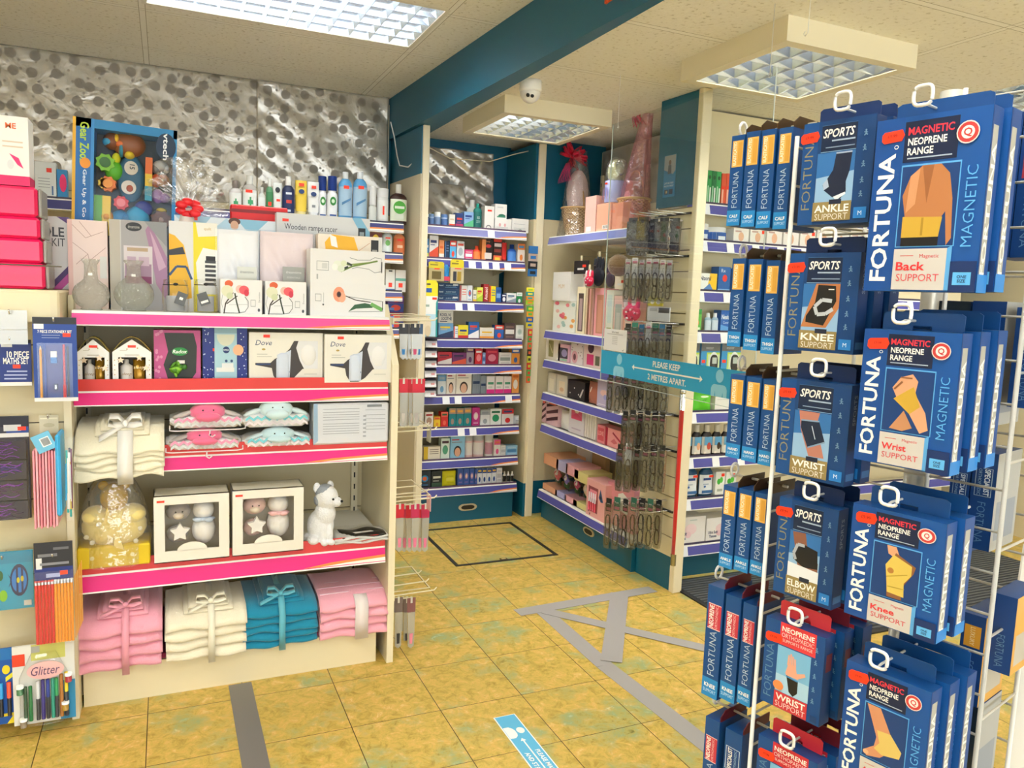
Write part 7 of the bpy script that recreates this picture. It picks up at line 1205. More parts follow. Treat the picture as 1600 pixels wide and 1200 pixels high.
PH = clear('grey_pouch', tint='#eceeea', gloss=.12, rough=.12, alpha=.12, dif='#4f4c4a', bump=.5, bs=70)
rws = [('top', 338, 398, 990, 1055, 5, ['#2a2c30'], BP, 0, .060), ('second', 402, 472, 982, 1047, 7, ['#e4e2e4'], PH, 1, .036), ('third', 503, 575, 982, 1046, 7, ['#24262c', '#2f7a6a', '#2a78a8'], DP, 0, .038), ('fourth', 582, 645, 955, 1040, 8, ['#22242a'], DP, 0, .036),
       ('fifth', 640, 702, 978, 1036, 6, ['#1e2026'], DP, 0, .036), ('sixth', 692, 768, 970, 1036, 6, ['#1c1c22', '#2a2a30'], DP, 0, .038), ('lowest', 776, 858, 952, 1030, 7, ['#1e2228', '#2a6a5a'], PH, 0, .040)]
for rn, yt, yb, x0, x1, n, heads, pouch, wh, wid in rws:
    for i in range(n):
        f = i/(n-1); off = .15-.10*f+(.03 if i % 2 else 0)
        white = wh or (rn == 'third' and i == 3) or (rn == 'sixth' and i == 1)
        glasses('reading_glasses', '%s reading glasses, %s from left in the %s row of the slat panel' % ('white carded' if white else 'dark carded', ORD[i], rn), x0+(x1-x0)*f, yt+2*f+random.Random(i).uniform(0, 3), yb+2*(i % 2), off, '#e9e7ea' if white else heads[i % len(heads)], rims[(i*3+len(rn)) % 7], pouch, 'reading glasses packets on the slat panel', wid, white, .35+.2*sin(i*2))
    a0, zt = SP.hit(x0, yt, .12); a1, _ = SP.hit(x1, yt, .04)
    t = thing('display_hooks', 'metal prong bar holding the %s row of reading glasses' % rn, 'hook bar', SP.at(0, zt+.004, 0), SP.rz, 'prong bars on the slat panel')
    MB().box(.005, SL-.01, -.008, .0, -.005, .005, mat('#4a4a4c', .3, .7)).obj('bar', t)
    for k in range(4): MB().tube([(.03+.07*k, 0, 0), (.03+.07*k, -.17, .002), (.03+.07*k, -.175, .01)], .0022, mat('#c9c9c6', .25, .8), 6).obj('prong', t)
for (lab, x0, x1, yt, yb, c, ops) in (('small yellow and white card hanging under the second row of glasses', 1013, 1036, 465, 478, '#e8d82a', [('e', .3, .5, .12, .3, '#f4f0d8'), ('e', .7, .5, .14, .3, '#f4f0d8')]), ('clear label holder with dark strip under the yellow card', 1012, 1047, 479, 502, '#d9dade', [('r', .5, .98, .6, .95, '#5a5a60'), ('r', .1, .45, .7, .9, '#b0b2b8')])):
    a, z1 = SP.hit(x0, yt, .05); b_, _ = SP.hit(x1, yt, .05); _, z0 = SP.hit((x0+x1)/2, yb, .05); m = MB().box(-(b_-a)/2, (b_-a)/2, 0, .004, 0, z1-z0, c).draw(ops, b_-a, z1-z0, 0); m.tube([(0, .0, z1-z0-.004), (0, .05, z1-z0)], .0018, '#9a9a98')
    tag(m.obj('hanging_card', loc=SP.at((a+b_)/2, z0, .05), rz=SP.rz), lab, 'card')
# ---------------------------------------------------------------- pharmacy bay goods
def g4(sn, zi, x0, x1, yt, desc, name, cat, col, ops=(), k='c', **kw): return place(G4, 'on %s shelf of pharmacy bay' % sn, ZG4[zi], k, x0, x1, yt, desc, name, cat, col, ops, off=-.012, **kw)
def brushcard(x0, x1, yt, desc, c, ops): g4('top', 0, x0, x1, yt, desc, 'toothbrush_card', 'toothbrush card', c, ops, d=.012)
g4('top', 0, 1081, 1097, 289, 'white card with red sticker', 'dental_card', 'card', '#ecebe6', [('r', .15, .6, .7, .8, RED), ('e', .35, .45, .08, .06, '#4a4a4a'), ('e', .65, .45, .08, .06, '#4a4a4a')])
for i in range(4): brushcard(1097.5+7.2*i, 1104.4+7.2*i, 265+i, 'green toothbrush card', ['#1f8a4a', '#28a052', '#1a7a44', '#30a85a'][i], [('r', .1, .4, 0, .55, '#9fd8ae'), ('r', .6, .9, 0, .5, '#e8eee8'), ('e', .5, .8, .3, .06, '#0f5a30')])
for i in range(2): brushcard(1127+7.6*i, 1134.2+7.6*i, 271, 'orange red toothbrush card', '#e85a38', [('r', .15, .5, 0, .5, '#f4b8a0'), ('r', .1, .9, .5, .6, RED)])
lj = [('r', 0, 1, 0, 1, '#2a5aa8'), ('r', .1, .9, .0, .5, '#dfe8f2')]
g4('second', 1, 1074, 1087, 356, 'white jar with blue label', 'cream_jar', 'jar', '#eceae6', lj, k='j', cap=WHITE, lab='#2a5aa8')
g4('second', 1, 1088, 1113, 349, 'large white jar with blue label', 'cream_jar', 'jar', '#eceae6', lj, k='j', cap='#f0efec', lab='#e6ebf0')
g4('second', 1, 1114, 1141, 355, 'squat white jar with blue label', 'cream_jar', 'jar', '#eceae6', lj, k='j', cap='#f0efec', lab='#2f62b0')
for i in range(9): g4('second', 1, 1146+26*i, 1170+26*i, 357+.6*i, 'low white carton with skin toned oval', 'plaster_carton', 'carton', '#efece6', [('e', .5, .45, .18, .3, '#e8b898'), ('r', .1, .5, .75, .85, '#c8a8a0')]+([('r', .75, .95, .7, .9, RED)] if i % 3 == 1 else []))
g4('third', 2, 1072, 1091, 415, 'blue and yellow carton', 'medicine_carton', 'carton', '#2f6ab4', [('p', [(.3, 1), (1, 1), (1, .5), (.5, .6)], '#f2c22a'), ('p', [(0, 0), (.4, 0), (.3, .4), (0, .5)], '#d8e4ec')])
g4('third', 2, 1092, 1120, 427, 'yellow and white carton with navy word', 'medicine_carton', 'carton', '#eef0ea', [('p', [(.45, 0), (1, 0), (1, 1), (.6, 1)], '#f4c82a'), ('t', 'Nizoral', .36, .72, .24, .6, '#1a2f5a', 0, 'b'), ('p', [(.2, .05), (.8, .1), (.6, .45)], '#5a8ac8')])
g4('third', 2, 1122, 1141, 417, 'deep blue carton with red spot', 'medicine_carton', 'carton', '#1f5fa8', [('e', .55, .55, .2, .14, '#e83a2a'), ('t', 'Rx', .4, .85, .14, .6, '#dfeaf6'), band(0, .12, '#8fc0e8')])
for i in range(6): g4('third', 2, 1146+30*i, 1172+30*i, 420+i, 'small %s medicine box' % ['blue', 'white', 'teal', 'pale pink', 'green', 'cream'][i], 'medicine_carton', 'carton', ['#3a6ab0', '#e6e8ea', '#2a8a90', '#e8c8c8', '#5a9a5a', '#e8e0c8'][i], generic('#fff', '#c8d4e0', '#3a4a6a', i))
for a, b_ in ((1065, 1077.5), (1078, 1096)): g4('fourth', 3, a, b_, 483, 'lime green plaster carton', 'plaster_carton', 'carton', '#6ac850', [('e', .5, .4, .3, .18, '#f2a05a'), ('r', 0, 1, .78, 1, '#2f9a44'), ('r', .1, .9, .1, .2, '#e8f4d8')])
for a, b_ in ((1103, 1113), (1114, 1124)): g4('fourth', 3, a, b_, 489, 'clear blue nasal bottle', 'nasal_bottle', 'bottle', '#9ab8d0', (), k='b', cap='#e4eaee', lab='#c8d8e6')
g4('fourth', 3, 1126, 1145, 485, 'blue carton with white brand word', 'medicine_carton', 'carton', '#1f62b8', [('t', 'Nexium', .48, .7, .22, .85, '#e8f0f8', 0, 'b'), ('t', 'Control', .5, .45, .12, .6, '#c8dcf0'), ('p', [(0, 0), (1, 0), (1, .2), (0, .35)], '#5aa0e0')])
for i in range(5): g4('fourth', 3, 1150+32*i, 1176+32*i, 486+i, '%s carton behind the spinner' % ['grey', 'red', 'white', 'blue', 'orange'][i], 'medicine_carton', 'carton', ['#a8a8a4', '#b84040', '#e8e8e4', '#4a7ab8', '#e8a060'][i], generic('#fff', '#e8e8e8', '#3a3a4a', i+2))
for i, (a, b_) in enumerate(((1062.5, 1092.5), (1095, 1124.5), (1127, 1157))):
    o, w, h = g4('fifth', 4, a, b_, 536, 'green edged blood meter pack', 'meter_pack', 'meter pack', '#2f93cf', [('r', 0, 1, .74, 1, '#6a6e74'), ('r', .3, 1, .05, .7, '#b8d850'), ('r', .36, 1, .05, .64, '#cfe2a8'), ('e', .68, .38, .25, .34, '#e8efe8'), ('r', .05, .24, .36, .46, RED), ('t', 'meter', .45, .84, .08, .4, '#c8ccd0')], d=.05)
    m = MB(); m.prism([(w*.18+w*.19*math.copysign(abs(cos(2*pi*k/20))**.8, cos(2*pi*k/20)), h*.36+h*.27*math.copysign(abs(sin(2*pi*k/20))**.8, sin(2*pi*k/20))) for k in range(20)], -.033, -.0255, '#24262a').prism([(w*.06, h*.34), (w*.30, h*.34), (w*.30, h*.54), (w*.06, h*.54)], -.0335, -.033, '#b9c4bc'); m.obj('blood_meter', o, label='dark handheld meter with grey screen')
g4('sixth', 5, 1058, 1082, 614, 'bright green packet', 'herbal_packet', 'packet', '#4fc83a', [('r', .3, 1, .1, .2, '#e8f4e0'), ('e', .4, .3, .3, .15, '#c8f0b8')], k='g', d=.05)
g4('sixth', 5, 1084.5, 1115, 613, 'lime green packet with dark words', 'herbal_packet', 'packet', '#62d22e', [('t', 'herbal', .5, .66, .1, .6, '#1f5a1a', 0, 'b'), ('t', 'tea', .5, .48, .08, .4, '#1f5a1a'), ('e', .5, .9, .3, .08, '#d8f0c8')], k='g', d=.05)
g4('sixth', 5, 1117, 1150, 620, 'plain white box', 'medicine_carton', 'carton', '#e9e8e2', [('r', .1, .9, .8, .84, '#c8c8c0')])
for i, (a, b_) in enumerate(((1063, 1083), (1084, 1097.5), (1099, 1114.5), (1115.5, 1129), (1130, 1143.5))):
    g4('seventh', 6, a, b_, 664, 'dark tonic bottle with cream label', 'tonic_bottle', 'bottle', '#1d1718', [('r', 0, 1, .5, 1, '#5a9ac0'), ('e', .6, .45, .25, .22, ['#e0602a', '#d8a07a', '#c04a3a', '#3a2a20', '#b07040'][i]), ('r', 0, .3, 0, .12, '#e8e0d0')], k='b', cap='#d8d0bc', lab='#dcd8cc', shoulder=.72, capr=.5)
for i, (a, b_) in enumerate(((1057, 1068), (1070, 1093), (1096, 1117))): g4('eighth', 7, a, b_, 730, 'blue mouthwash-style bottle with white label', 'care_bottle', 'bottle', '#12466a', [('r', .1, .8, .72, .84, '#2a4a8a'), ('r', .6, 1, .86, .98, RED), ('r', .1, .6, .5, .54, '#8a9ab0'), ('e', .25, .4, .1, .06, '#3a6ab0'), ('r', 0, 1, .05, .2, '#3a6aa0')], k='b', cap='#1a5a7a', lab='#e6ecf0', shoulder=.86, capr=.6, ey=.5)
for a, b_ in ((1118, 1132), (1133.5, 1150)): g4('eighth', 7, a, b_, 737, 'white carton with green leaves', 'herbal_carton', 'carton', '#e9ece4', [('e', .35, .6, .2, .12, '#3fae3a'), ('e', .62, .66, .18, .12, '#5fc848'), ('r', .2, .8, .2, .3, '#a8b0a0'), ('r', .6, .95, .8, .92, RED)])
ts = [('e', .5, .55, .2, .2, '#f0d4d4'), ('e', .42, .35, .1, .12, '#ecc8cc'), ('t', 'Ultra Soft', .22, .40, .12, .3, '#2a3a6a', 0, 'b'), ('t', 'Tissues', .22, .24, .12, .24, '#2a3a6a', 0, 'b'), ('r', .45, .7, .86, .9, '#c8d0c8')]
for i, (a, b_) in enumerate(((1056, 1102), (1103, 1152))): g4('bottom', 8, a, b_, 808, 'long white tissue box', 'tissue_box', 'tissue box', '#eeeae4', ts, d=.10)
# ---------------------------------------------------------------- hanging perspex screen with banner
BX = 1.83; y1, y0_ = 3.09, 2.07; t = thing('perspex_screen', 'clear hanging perspex screen carrying a blue distancing banner', 'screen', (BX, 2.58, 1.055))
MB().box(-.002, .002, y0_-2.58, y1-2.58, 0, 1.14, PERSPEX).obj('perspex_sheet', t)
ed = mat('#c8d2ce', .2)
for a in ((y1, y1+.0018), (y0_-.0018, y0_)): MB().box(-.002, .002, a[0]-2.58, a[1]-2.58, 0, 1.14, ed).obj('polished_edge', t)
MB().box(-.002, .002, y0_-2.58, y1-2.58, -.0018, 0, ed).obj('polished_edge', t)
bz0, bz1 = 1.085-1.055, 1.190-1.055; BW = .99; Fr = (Vector((-.0035, y1-.004-2.58, bz0)), Vector((0, -1, 0)), Vector((0, 0, 1)), Vector((-1, 0, 0)))
def bu(px, py): P0 = on(px, py, 0, BX); return (y1-.004-P0.y)/BW, (P0.z-1.085)/.105
fig = lambda cx: [('e', cx, .72, .022, .23, '#8fd2f0'), ('p', [(cx-.045, .0), (cx-.045, .26), (cx-.04, .36), (cx-.03, .42), (cx+.03, .42), (cx+.04, .36), (cx+.045, .26), (cx+.045, 0), (cx+.024, 0), (cx+.022, .2), (cx+.018, 0), (cx-.018, 0), (cx-.022, .2), (cx-.024, 0)], '#8fd2f0')]
xl, xr = bu(990, 570)[0], bu(1098, 593)[0]; cl, cr_ = bu(969, 560)[0], bu(1126, 588)[0]; mid = (bu(1041, 575)[0])
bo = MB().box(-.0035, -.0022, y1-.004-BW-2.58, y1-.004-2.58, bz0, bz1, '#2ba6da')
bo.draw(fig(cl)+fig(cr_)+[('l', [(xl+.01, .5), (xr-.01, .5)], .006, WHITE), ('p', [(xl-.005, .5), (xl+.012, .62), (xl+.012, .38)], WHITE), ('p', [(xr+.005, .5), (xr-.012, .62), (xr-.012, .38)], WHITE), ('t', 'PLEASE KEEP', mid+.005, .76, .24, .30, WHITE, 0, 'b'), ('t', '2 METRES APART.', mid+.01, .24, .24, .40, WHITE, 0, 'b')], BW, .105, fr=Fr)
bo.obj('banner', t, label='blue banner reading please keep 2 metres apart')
u0, v0 = bu(944, 547); u1, v1 = bu(979, 547); _, vt = bu(962, 516)
nt = MB().box(-.0035, -.0025, y1-.004-BW*u1-2.58, y1-.004-BW*u0-2.58, bz1+.003, bz1+.10, '#e9eaec'); nt.draw([('t', 'TEST & TRACE', .5, .86, .07, .6, '#5a5a60', 0, 'b'), ('r', .15, .85, .76, .78, '#9a9aa0')]+[('r', .38, .62, z, z+.02, '#a8a8ac') for z in (.64, .56, .48, .40, .32)]+[('p', [(.84, .1), (.88, .04), (.94, .16), (.88, .08)], '#3a3a3e')], BW*(u1-u0), .097, fr=(Vector((-.0038, y1-.004-BW*u0-2.58, bz1+.003)), Vector((0, -1, 0)), Vector((0, 0, 1)), Vector((-1, 0, 0))))
nt.obj('notice_sticker', t, label='small white notice stuck above the banner')
for yy in (2.10, 3.05): MB().tube([(0, yy-2.58, 1.14-.02), (0, yy-2.58, 2.40-1.055)], .0013, '#e6e4da', 6).tube([(0, yy-2.58+.006*cos(i*.7), 1.14-.02+.008*sin(i*.7)) for i in range(9)], .0016, '#e9e9e9', 6).obj('hanging_wire', t)
tag(MB().tube([(1.905, 2.022, 2.40), (1.905, 2.022, 2.30), (1.905, 2.034, 2.292), (1.905, 2.04, 2.30), (1.905, 2.034, 2.308)], .0014, '#e9e9e2', 6).obj('ceiling_hook_wire', None), 'short white hook wire hanging from the ceiling in front of the big square light', 'hook')
# ---------------------------------------------------------------- spinner rack with supports
SC = Vector((1.214, 1.079, 0)); su = Vector((sin(radians(75)), cos(radians(75)), 0)); sv = Vector((-su.y, su.x, 0))
SB = Bay(SC, (-su.x, -su.y), 'spinner')
wire = mat('#e6e2d6', .35)
t = thing('spinner_rack', 'white wire spinner rack loaded with blue support boxes at the right', 'display rack', SC, SB.rz)
AL, OL, AR = -.105, .112, .262
def grid(nm, p0, p1, z0, z1, nz, stems):
    g = MB(); a = p0; b = p1
    for s in stems: q = p0.lerp(p1, s); g.tube([(q.x, q.y, z0), (q.x, q.y, z1)], .0042, wire, 8)
    for k in range(nz): z = z0+.03+(z1-z0-.05)*k/(nz-1); g.tube([(a.x, a.y, z), (b.x, b.y, z)], .0024, wire, 6)
    g.obj(nm, t)
# local frame: x = along a, y = -off
L2 = lambda a, off: Vector((a, -off, 0))
grid('wire_grid', L2(AL, OL), L2(AL, -.17), .08, 1.735, 24, (0, 1)); grid('wire_grid', L2(AR, 0), L2(AL, 0), .08, 1.80, 24, (0, .34)); grid('wire_grid', L2(AR, -.17), L2(AL, -.17), .08, 1.80, 24, (0,))
grid('wire_grid', L2(AR, 0), L2(AR, -.17), .08, 1.80, 12, (0,))
MB().lathe([(.02, .03), (.02, 1.82)], mat('#d8d4c6', .3, .3), 16, c=(.08, .085)).obj('centre_pole', t); MB().lathe([(.24, 0), (.24, .015), (.03, .03)], wire, 32, c=(.08, .085)).obj('round_base', t)
def hook(a, z, off0, off1, side=False):
    h = MB(); P = (lambda x, y, zz: (x, y, zz))
    if not side:
        h.tube([(a, -off0, z), (a, -off1+.004, z), (a, -off1-.006, z-.002)], .0022, mat('#b9b8b0', .35), 8); lp = [(a+.0145*math.copysign(abs(cos(2*pi*i/20))**.6, cos(2*pi*i/20)), -off1-.002+.010*sin(2*pi*i/20)*0-.006, z+.011+.015*math.copysign(abs(sin(2*pi*i/20))**.6, sin(2*pi*i/20))) for i in range(20)]
        h.tube(lp, .003, mat('#e9e9e6', .3), 8, closed=True)
    else:
        h.tube([(a, -off0, z), (off1, -off0, z)], .0028, wire, 8); lp = [(off1-.004, -off0+.012*cos(2*pi*i/16), z+.010+.014*sin(2*pi*i/16)) for i in range(16)]; h.tube(lp, .003, mat('#e9e9e6', .3), 8, closed=True)
    h.obj('hook', t, label='wire hook with white plastic loop')
NV = '#0b2447'; SK = '#c98d68'; SKD = '#a56a48'; BD = '#c9a23a'
def fort(x, z, h, w, c, st='l'): return ('t', 'FORTUNA', x, z, h, w, c, 90, st, True)
ico = lambda c: [q for i, z in enumerate((.84, .70, .55, .40, .27)) for q in (('e', .885, z+.018, .012, .010, c), ('l', [(.885, z+.008), (.885, z-.014), (.865, z-.03)], .014, c), ('l', [(.885, z-.014), (.91, z-.026)], .014, c), ('l', [(.86, z+.002), (.91, z-.004)], .010, c))]
def sports(title, art): return [('r', 0, 1, 0, 1, '#063f78'), ('r', 0, .22, 0, 1, '#084a8a'), fort(.10, .52, .125, .74, '#8f8766'), ('r', .27, .76, .70, .955, NV), ('l', [(.27, .70), (.76, .70)], .008, '#7fa8cc'), ('l', [(.27, .955), (.76, .955)], .006, '#3f6a9c'), ('t', 'SPORTS', .51, .875, .085, .44, WHITE, 0, 'bi', True), ('r', .42, .74, .795, .81, '#9fb4cc'), ('r', .34, .74, .735, .745, '#7f94b0'), ('r', .235, .76, .20, .69, '#8fb6da'), ('p', [(.235, .45), (.76, .5), (.76, .69), (.235, .69)], '#2f6fb0')]+art+[('r', .22, .76, .03, .215, '#93804f'), ('r', .45, .62, .19, .235, '#16233c'), ('t', title, .49, .15, .072, .48, WHITE, 0, 'b', True), ('t', 'SUPPORT', .49, .07, .06, .46, '#e8e4d8', 0, 'l', True), ('r', .80, .97, .04, .145, '#1f7ac8'), ('t', 'M', .885, .09, .04, .1, '#d8e8f8')]+ico('#6f93b4')
def magnetic(title, art): return [('r', 0, 1, 0, 1, '#0a519c'), ('r', 0, .26, 0, 1, '#084a94'), fort(.125, .43, .155, .74, WHITE, 'b'), ('e', .2, .835, .02, .012, WHITE), ('e', .2, .835, .014, .008, '#084a94'), ('r', .27, .74, .74, .97, '#0b1f44'), ('t', 'MAGNETIC', .50, .915, .045, .40, '#e8364a', 0, 'b', True), ('t', 'NEOPRENE', .475, .855, .042, .34, WHITE, 0, 'b', True), ('t', 'RANGE', .42, .80, .042, .23, WHITE, 0, 'b', True), ('r', .31, .70, .758, .765, '#a8b8cc'), ('r', .27, .79, .255, .725, '#5aa6e2'), ('r', .28, .78, .26, .715, '#0e3c78')]+art+[('r', .27, .74, .01, .245, '#c9c5c0'), ('p', [(.74, .01), (.78, .01), (.78, .26), (.74, .245)], '#5aa6e2'), ('l', [(.33, .205), (.45, .205)], .005, '#d84a50'), ('t', 'Magnetic', .59, .20, .028, .24, '#d84a50'), ('t', title, .43, .145, .05, .26, '#e0363c', 0, 'b', True), ('t', 'SUPPORT', .50, .08, .042, .38, '#d8505a', 0, '', True), ('e', .82, .87, .095, .062, '#e8d8d4'), ('e', .82, .87, .085, .055, '#c83c3c'), ('e', .82, .87, .055, .036, '#f0e4e0'), ('t', 'Q', .82, .868, .05, .1, '#c83c3c', 0, 'b'), ('t', 'MAGNETIC', .89, .47, .09, .44, '#5fb0ea', 90, 'l', True), ('r', .78, 1, .0, .17, '#0e2f66'), ('r', .81, .96, .04, .11, '#5fb4ee'), ('t', 'ONE', .885, .085, .018, .08, '#0e2f66', 0, 'b'), ('t', 'SIZE', .885, .062, .018, .08, '#0e2f66', 0, 'b')]
def neop(title, art, c='#e03a44'): return [('r', 0, 1, 0, 1, '#074a8c'), fort(.11, .40, .13, .62, '#5a86ae'), ('r', .26, .86, .74, 1, c), ('t', 'NEOPRENE', .56, .93, .06, .54, WHITE, 0, 'b', True), ('t', 'ORTHOPAEDIC', .56, .86, .05, .54, '#f4d8d8', 0, '', True), ('t', 'SUPPORTS RANGE', .56, .80, .035, .5, '#f4d8d8', 0, '', True), ('r', .24, .80, .2, .73, '#7ab8e0'), ('r', .24, .80, .2, .4, '#a8d0ea')]+art+[('r', .24, .80, .01, .2, '#c8323c'), ('t', title, .52, .14, .075, .5, WHITE, 0, 'b', True), ('t', 'SUPPORT', .52, .06, .06, .5, '#f6dcdc', 0, 'l', True), ('e', .3, .27, .09, .055, '#f08a50'), ('r', .86, .97, .03, .1, '#0f3f78')]+ico('#6f9cc4')
ankS = [('p', [(.50, .68), (.72, .68), (.70, .50), (.66, .40), (.67, .30), (.60, .235), (.48, .26), (.36, .33), (.34, .38), (.40, .44), (.47, .52)], '#0f1f3c'), ('p', [(.36, .33), (.34, .39), (.40, .44), (.43, .36)], '#a8b8d0'), ('p', [(.50, .26), (.66, .30), (.67, .28), (.54, .225)], '#dfe6ee'), ('r', .5, .72, .67, .685, '#9fb0c8')]
kneS = [('p', [(.42, .69), (.76, .69), (.76, .45), (.60, .25), (.235, .25)], '#b8764a'), ('p', [(.45, .68), (.70, .67), (.72, .52), (.56, .27), (.30, .30), (.30, .36), (.42, .5)], '#15171c'), ('l', [(.66, .52), (.52, .53), (.42, .46), (.46, .38), (.58, .39), (.68, .44)], .05, '#b9c0c8'), ('r', .6, .68, .63, .64, WHITE)]
wriS = [('p', [(.30, .69), (.60, .69), (.56, .56), (.66, .34), (.70, .24), (.48, .24), (.34, .50)], '#b87a6a'), ('p', [(.34, .59), (.60, .60), (.70, .40), (.46, .32), (.34, .52)], '#0f2340'), ('l', [(.34, .595), (.60, .605)], .02, '#7f9cbc'), ('l', [(.46, .325), (.70, .405)], .02, '#7f9cbc'), ('l', [(.50, .55), (.56, .42)], .012, '#c8d4e4')]
elbS = [('p', [(.28, .68), (.5, .69), (.56, .5), (.74, .42), (.74, .3), (.4, .34)], '#8a5a48'), ('p', [(.30, .50), (.44, .58), (.72, .54), (.74, .36), (.5, .34), (.32, .40)], '#12161f'), ('l', [(.50, .56), (.38, .56), (.32, .46), (.36, .40)], .05, '#a8aeb8'), ('p', [(.235, .2), (.76, .2), (.76, .33), (.235, .36)], '#dfe4ea')]
backM = [('p', [(.36, .66), (.46, .715), (.62, .715), (.70, .66), (.74, .52), (.76, .30), (.72, .26), (.69, .45), (.64, .40), (.64, .26), (.32, .26), (.34, .42), (.30, .55)], '#b8784a'), ('p', [(.46, .715), (.52, .5), (.56, .715)], '#9a5f38'), ('p', [(.36, .66), (.44, .70), (.42, .5), (.34, .45)], '#cf9468'), ('r', .32, .65, .26, .31, '#15151a'), ('p', [(.32, .31), (.65, .31), (.67, .42), (.32, .43)], BD), ('l', [(.5, .32), (.5, .42)], .02, '#a88428')]
wriM = [('p', [(.36, .58), (.44, .66), (.56, .69), (.62, .64), (.60, .55), (.72, .42), (.76, .30), (.68, .27), (.52, .44), (.42, .50)], '#d9a07a'), ('p', [(.38, .50), (.58, .60), (.66, .46), (.56, .40)], BD), ('p', [(.36, .28), (.50, .42), (.60, .30), (.5, .27)], '#c08860'), ('l', [(.38, .57), (.46, .63)], .02, '#8a5a3a'), ('l', [(.44, .66), (.56, .66)], .015, '#8a5a3a')]
kneM = [('p', [(.42, .71), (.52, .71), (.56, .64), (.5, .62), (.44, .64)], '#d9a07a'), ('p', [(.52, .66), (.74, .58), (.72, .52), (.60, .36), (.62, .27), (.46, .27), (.44, .48)], '#8a5a3a'), ('p', [(.50, .64), (.70, .58), (.70, .50), (.63, .42), (.64, .30), (.46, .31), (.44, .44), (.42, .54)], '#d8bc5a'), ('e', .48, .50, .035, .025, '#b0783a'), ('l', [(.44, .44), (.66, .5)], .01, '#b89a38'), ('l', [(.46, .36), (.64, .37)], .01, '#b89a38')]
ankM = [('p', [(.30, .71), (.46, .71), (.62, .50), (.64, .40), (.50, .30), (.34, .27), (.30, .31), (.42, .38), (.44, .46)], '#cf8f6a'), ('p', [(.44, .52), (.60, .53), (.74, .42), (.72, .36), (.52, .33), (.42, .36), (.48, .42)], '#d8bc6a'), ('e', .33, .30, .035, .02, '#e0a884')]
handN = [('p', [(.42, .42), (.62, .40), (.62, .26), (.55, .205), (.48, .24)], '#15161c'), ('p', [(.40, .44), (.44, .56), (.56, .56), (.60, .46), (.62, .42), (.42, .42)], '#e8a890')]+[('p', [(.42+.04*i, .54), (.455+.04*i, .54), (.455+.035*i, .68-.02*abs(i-1)), (.43+.035*i, .68-.02*abs(i-1))], '#e8a890') for i in range(4)]+[('p', [(.58, .48), (.72, .52), (.74, .49), (.62, .43)], '#e8a890'), ('l', [(.42, .41), (.62, .40)], .02, '#3f8ac8')]
def spine(title, kind='gold', rng='ELASTICATED'):
    c = {'gold': '#e8b45a', 'red': '#c8384a', 'blue': '#0d3f80'}[kind]
    o = [('r', 0, 1, 0, 1, '#074a8a'), ('r', 0, 1, 0, .17, '#1f86cc'), ('t', 'FORTUNA', .5, .40, .42, .40, '#b9cde2', 90, 'l', True), ('t', title, .5, .105, .035, .8, WHITE, 0, 'b'), ('t', 'SUPPORT', .5, .055, .03, .8, '#bfe0f4')]
    if kind == 'gold': o += [('r', .12, .92, .65, .94, c), ('t', rng, .32, .80, .24, .26, '#f6ecd2', 90, 'b', True), ('r', .55, .85, .67, .92, '#d8a040')]
    elif kind == 'red': o += [('r', .12, .92, .62, .84, c), ('l', [(.12, .62), (.92, .62)], .05, '#f0c8c8'), ('l', [(.12, .84), (.92, .84)], .05, '#f0c8c8'), ('t', 'NEOPRENE', .34, .73, .3, .20, WHITE, 90, 'b', True), ('t', 'ORTHOPAEDIC', .66, .73, .16, .20, '#f0c0c4', 90, '', True)]
    else: o += [('r', .1, .92, .62, .84, '#c8d8e8'), ('r', .14, .88, .625, .835, '#0d3f80'), ('t', 'SPECIALIST', .36, .73, .26, .20, WHITE, 90, 'b', True), ('t', 'ORTHOPAEDIC', .68, .73, .14, .20, '#9fc0dc', 90, '', True)]
    return o
SUPN = {}
def fbox(label, a, z0, off, w, h, d, ops, side=None, tabc='#084886', tab='back', price=None, group=None, name='support_box', flip=False, head='#074a8a', tilt=0, orange=False):
    q = SB.at(a, z0, off-d/2); t2 = thing(name, label, 'support box', q, SB.rz+tilt, group)
    m = MB().box(-w/2, w/2, -d/2, d/2, 0, h, '#06407c')
    if flip: m.draw(ops, w, h, fr=(Vector((w/2, -d/2, h)), Vector((-1, 0, 0)), Vector((0, 0, -1)), Vector((0, -1, 0))))
    else: m.draw(ops, w, h, -d/2)
    if side: m.draw(side, d, h, fr=(Vector((w/2, -d/2, 0)), Vector((0, 1, 0)), Vector((0, 0, 1)), Vector((1, 0, 0))))
    m.obj('carton', t2)
    if tab == 'back': MB().prism([(-w*.42, h-.001), (-w*.42, h+.026), (-w*.38, h+.03), (w*.38, h+.03), (w*.42, h+.026), (w*.42, h-.001), (w*.1, h-.001), (w*.1, h+.008), (-w*.1, h+.008), (-w*.1, h-.001)], d/2-.002, d/2, tabc).obj('hang_tab', t2)
    elif tab == 'edge': MB().prism([(-d*.46, h-.001), (-d*.46, h+.010), (-d*.30, h+.022), (d*.46, h+.022), (d*.46, h-.001)], w/2-.002, w/2, tabc, 'x').prism([(-d*.45, h+.0006), (-d*.45, h+.009), (-d*.30, h+.021), (d*.44, h+.021), (d*.44, h+.0006)], w/2-.0028, w/2-.0021, '#d8893a' if orange else '#7a1f30', 'x').obj('hang_tab', t2)
    if price: x, z = price; MB().prism([(w*x-.017, h*z-.007), (w*x-.013, h*z-.011), (w*x+.015, h*z-.009), (w*x+.019, h*z), (w*x+.015, h*z+.009), (w*x-.013, h*z+.007), (w*x-.017, h*z+.003)], -d/2-.0022, -d/2-.0012, RED).draw([('t', '£9.99', .5+x, z, .028 if h < .2 else .018, .2, '#8a2010')], w, h, -d/2-.0023).obj('price_sticker', t2, label='orange price sticker')
    return t2
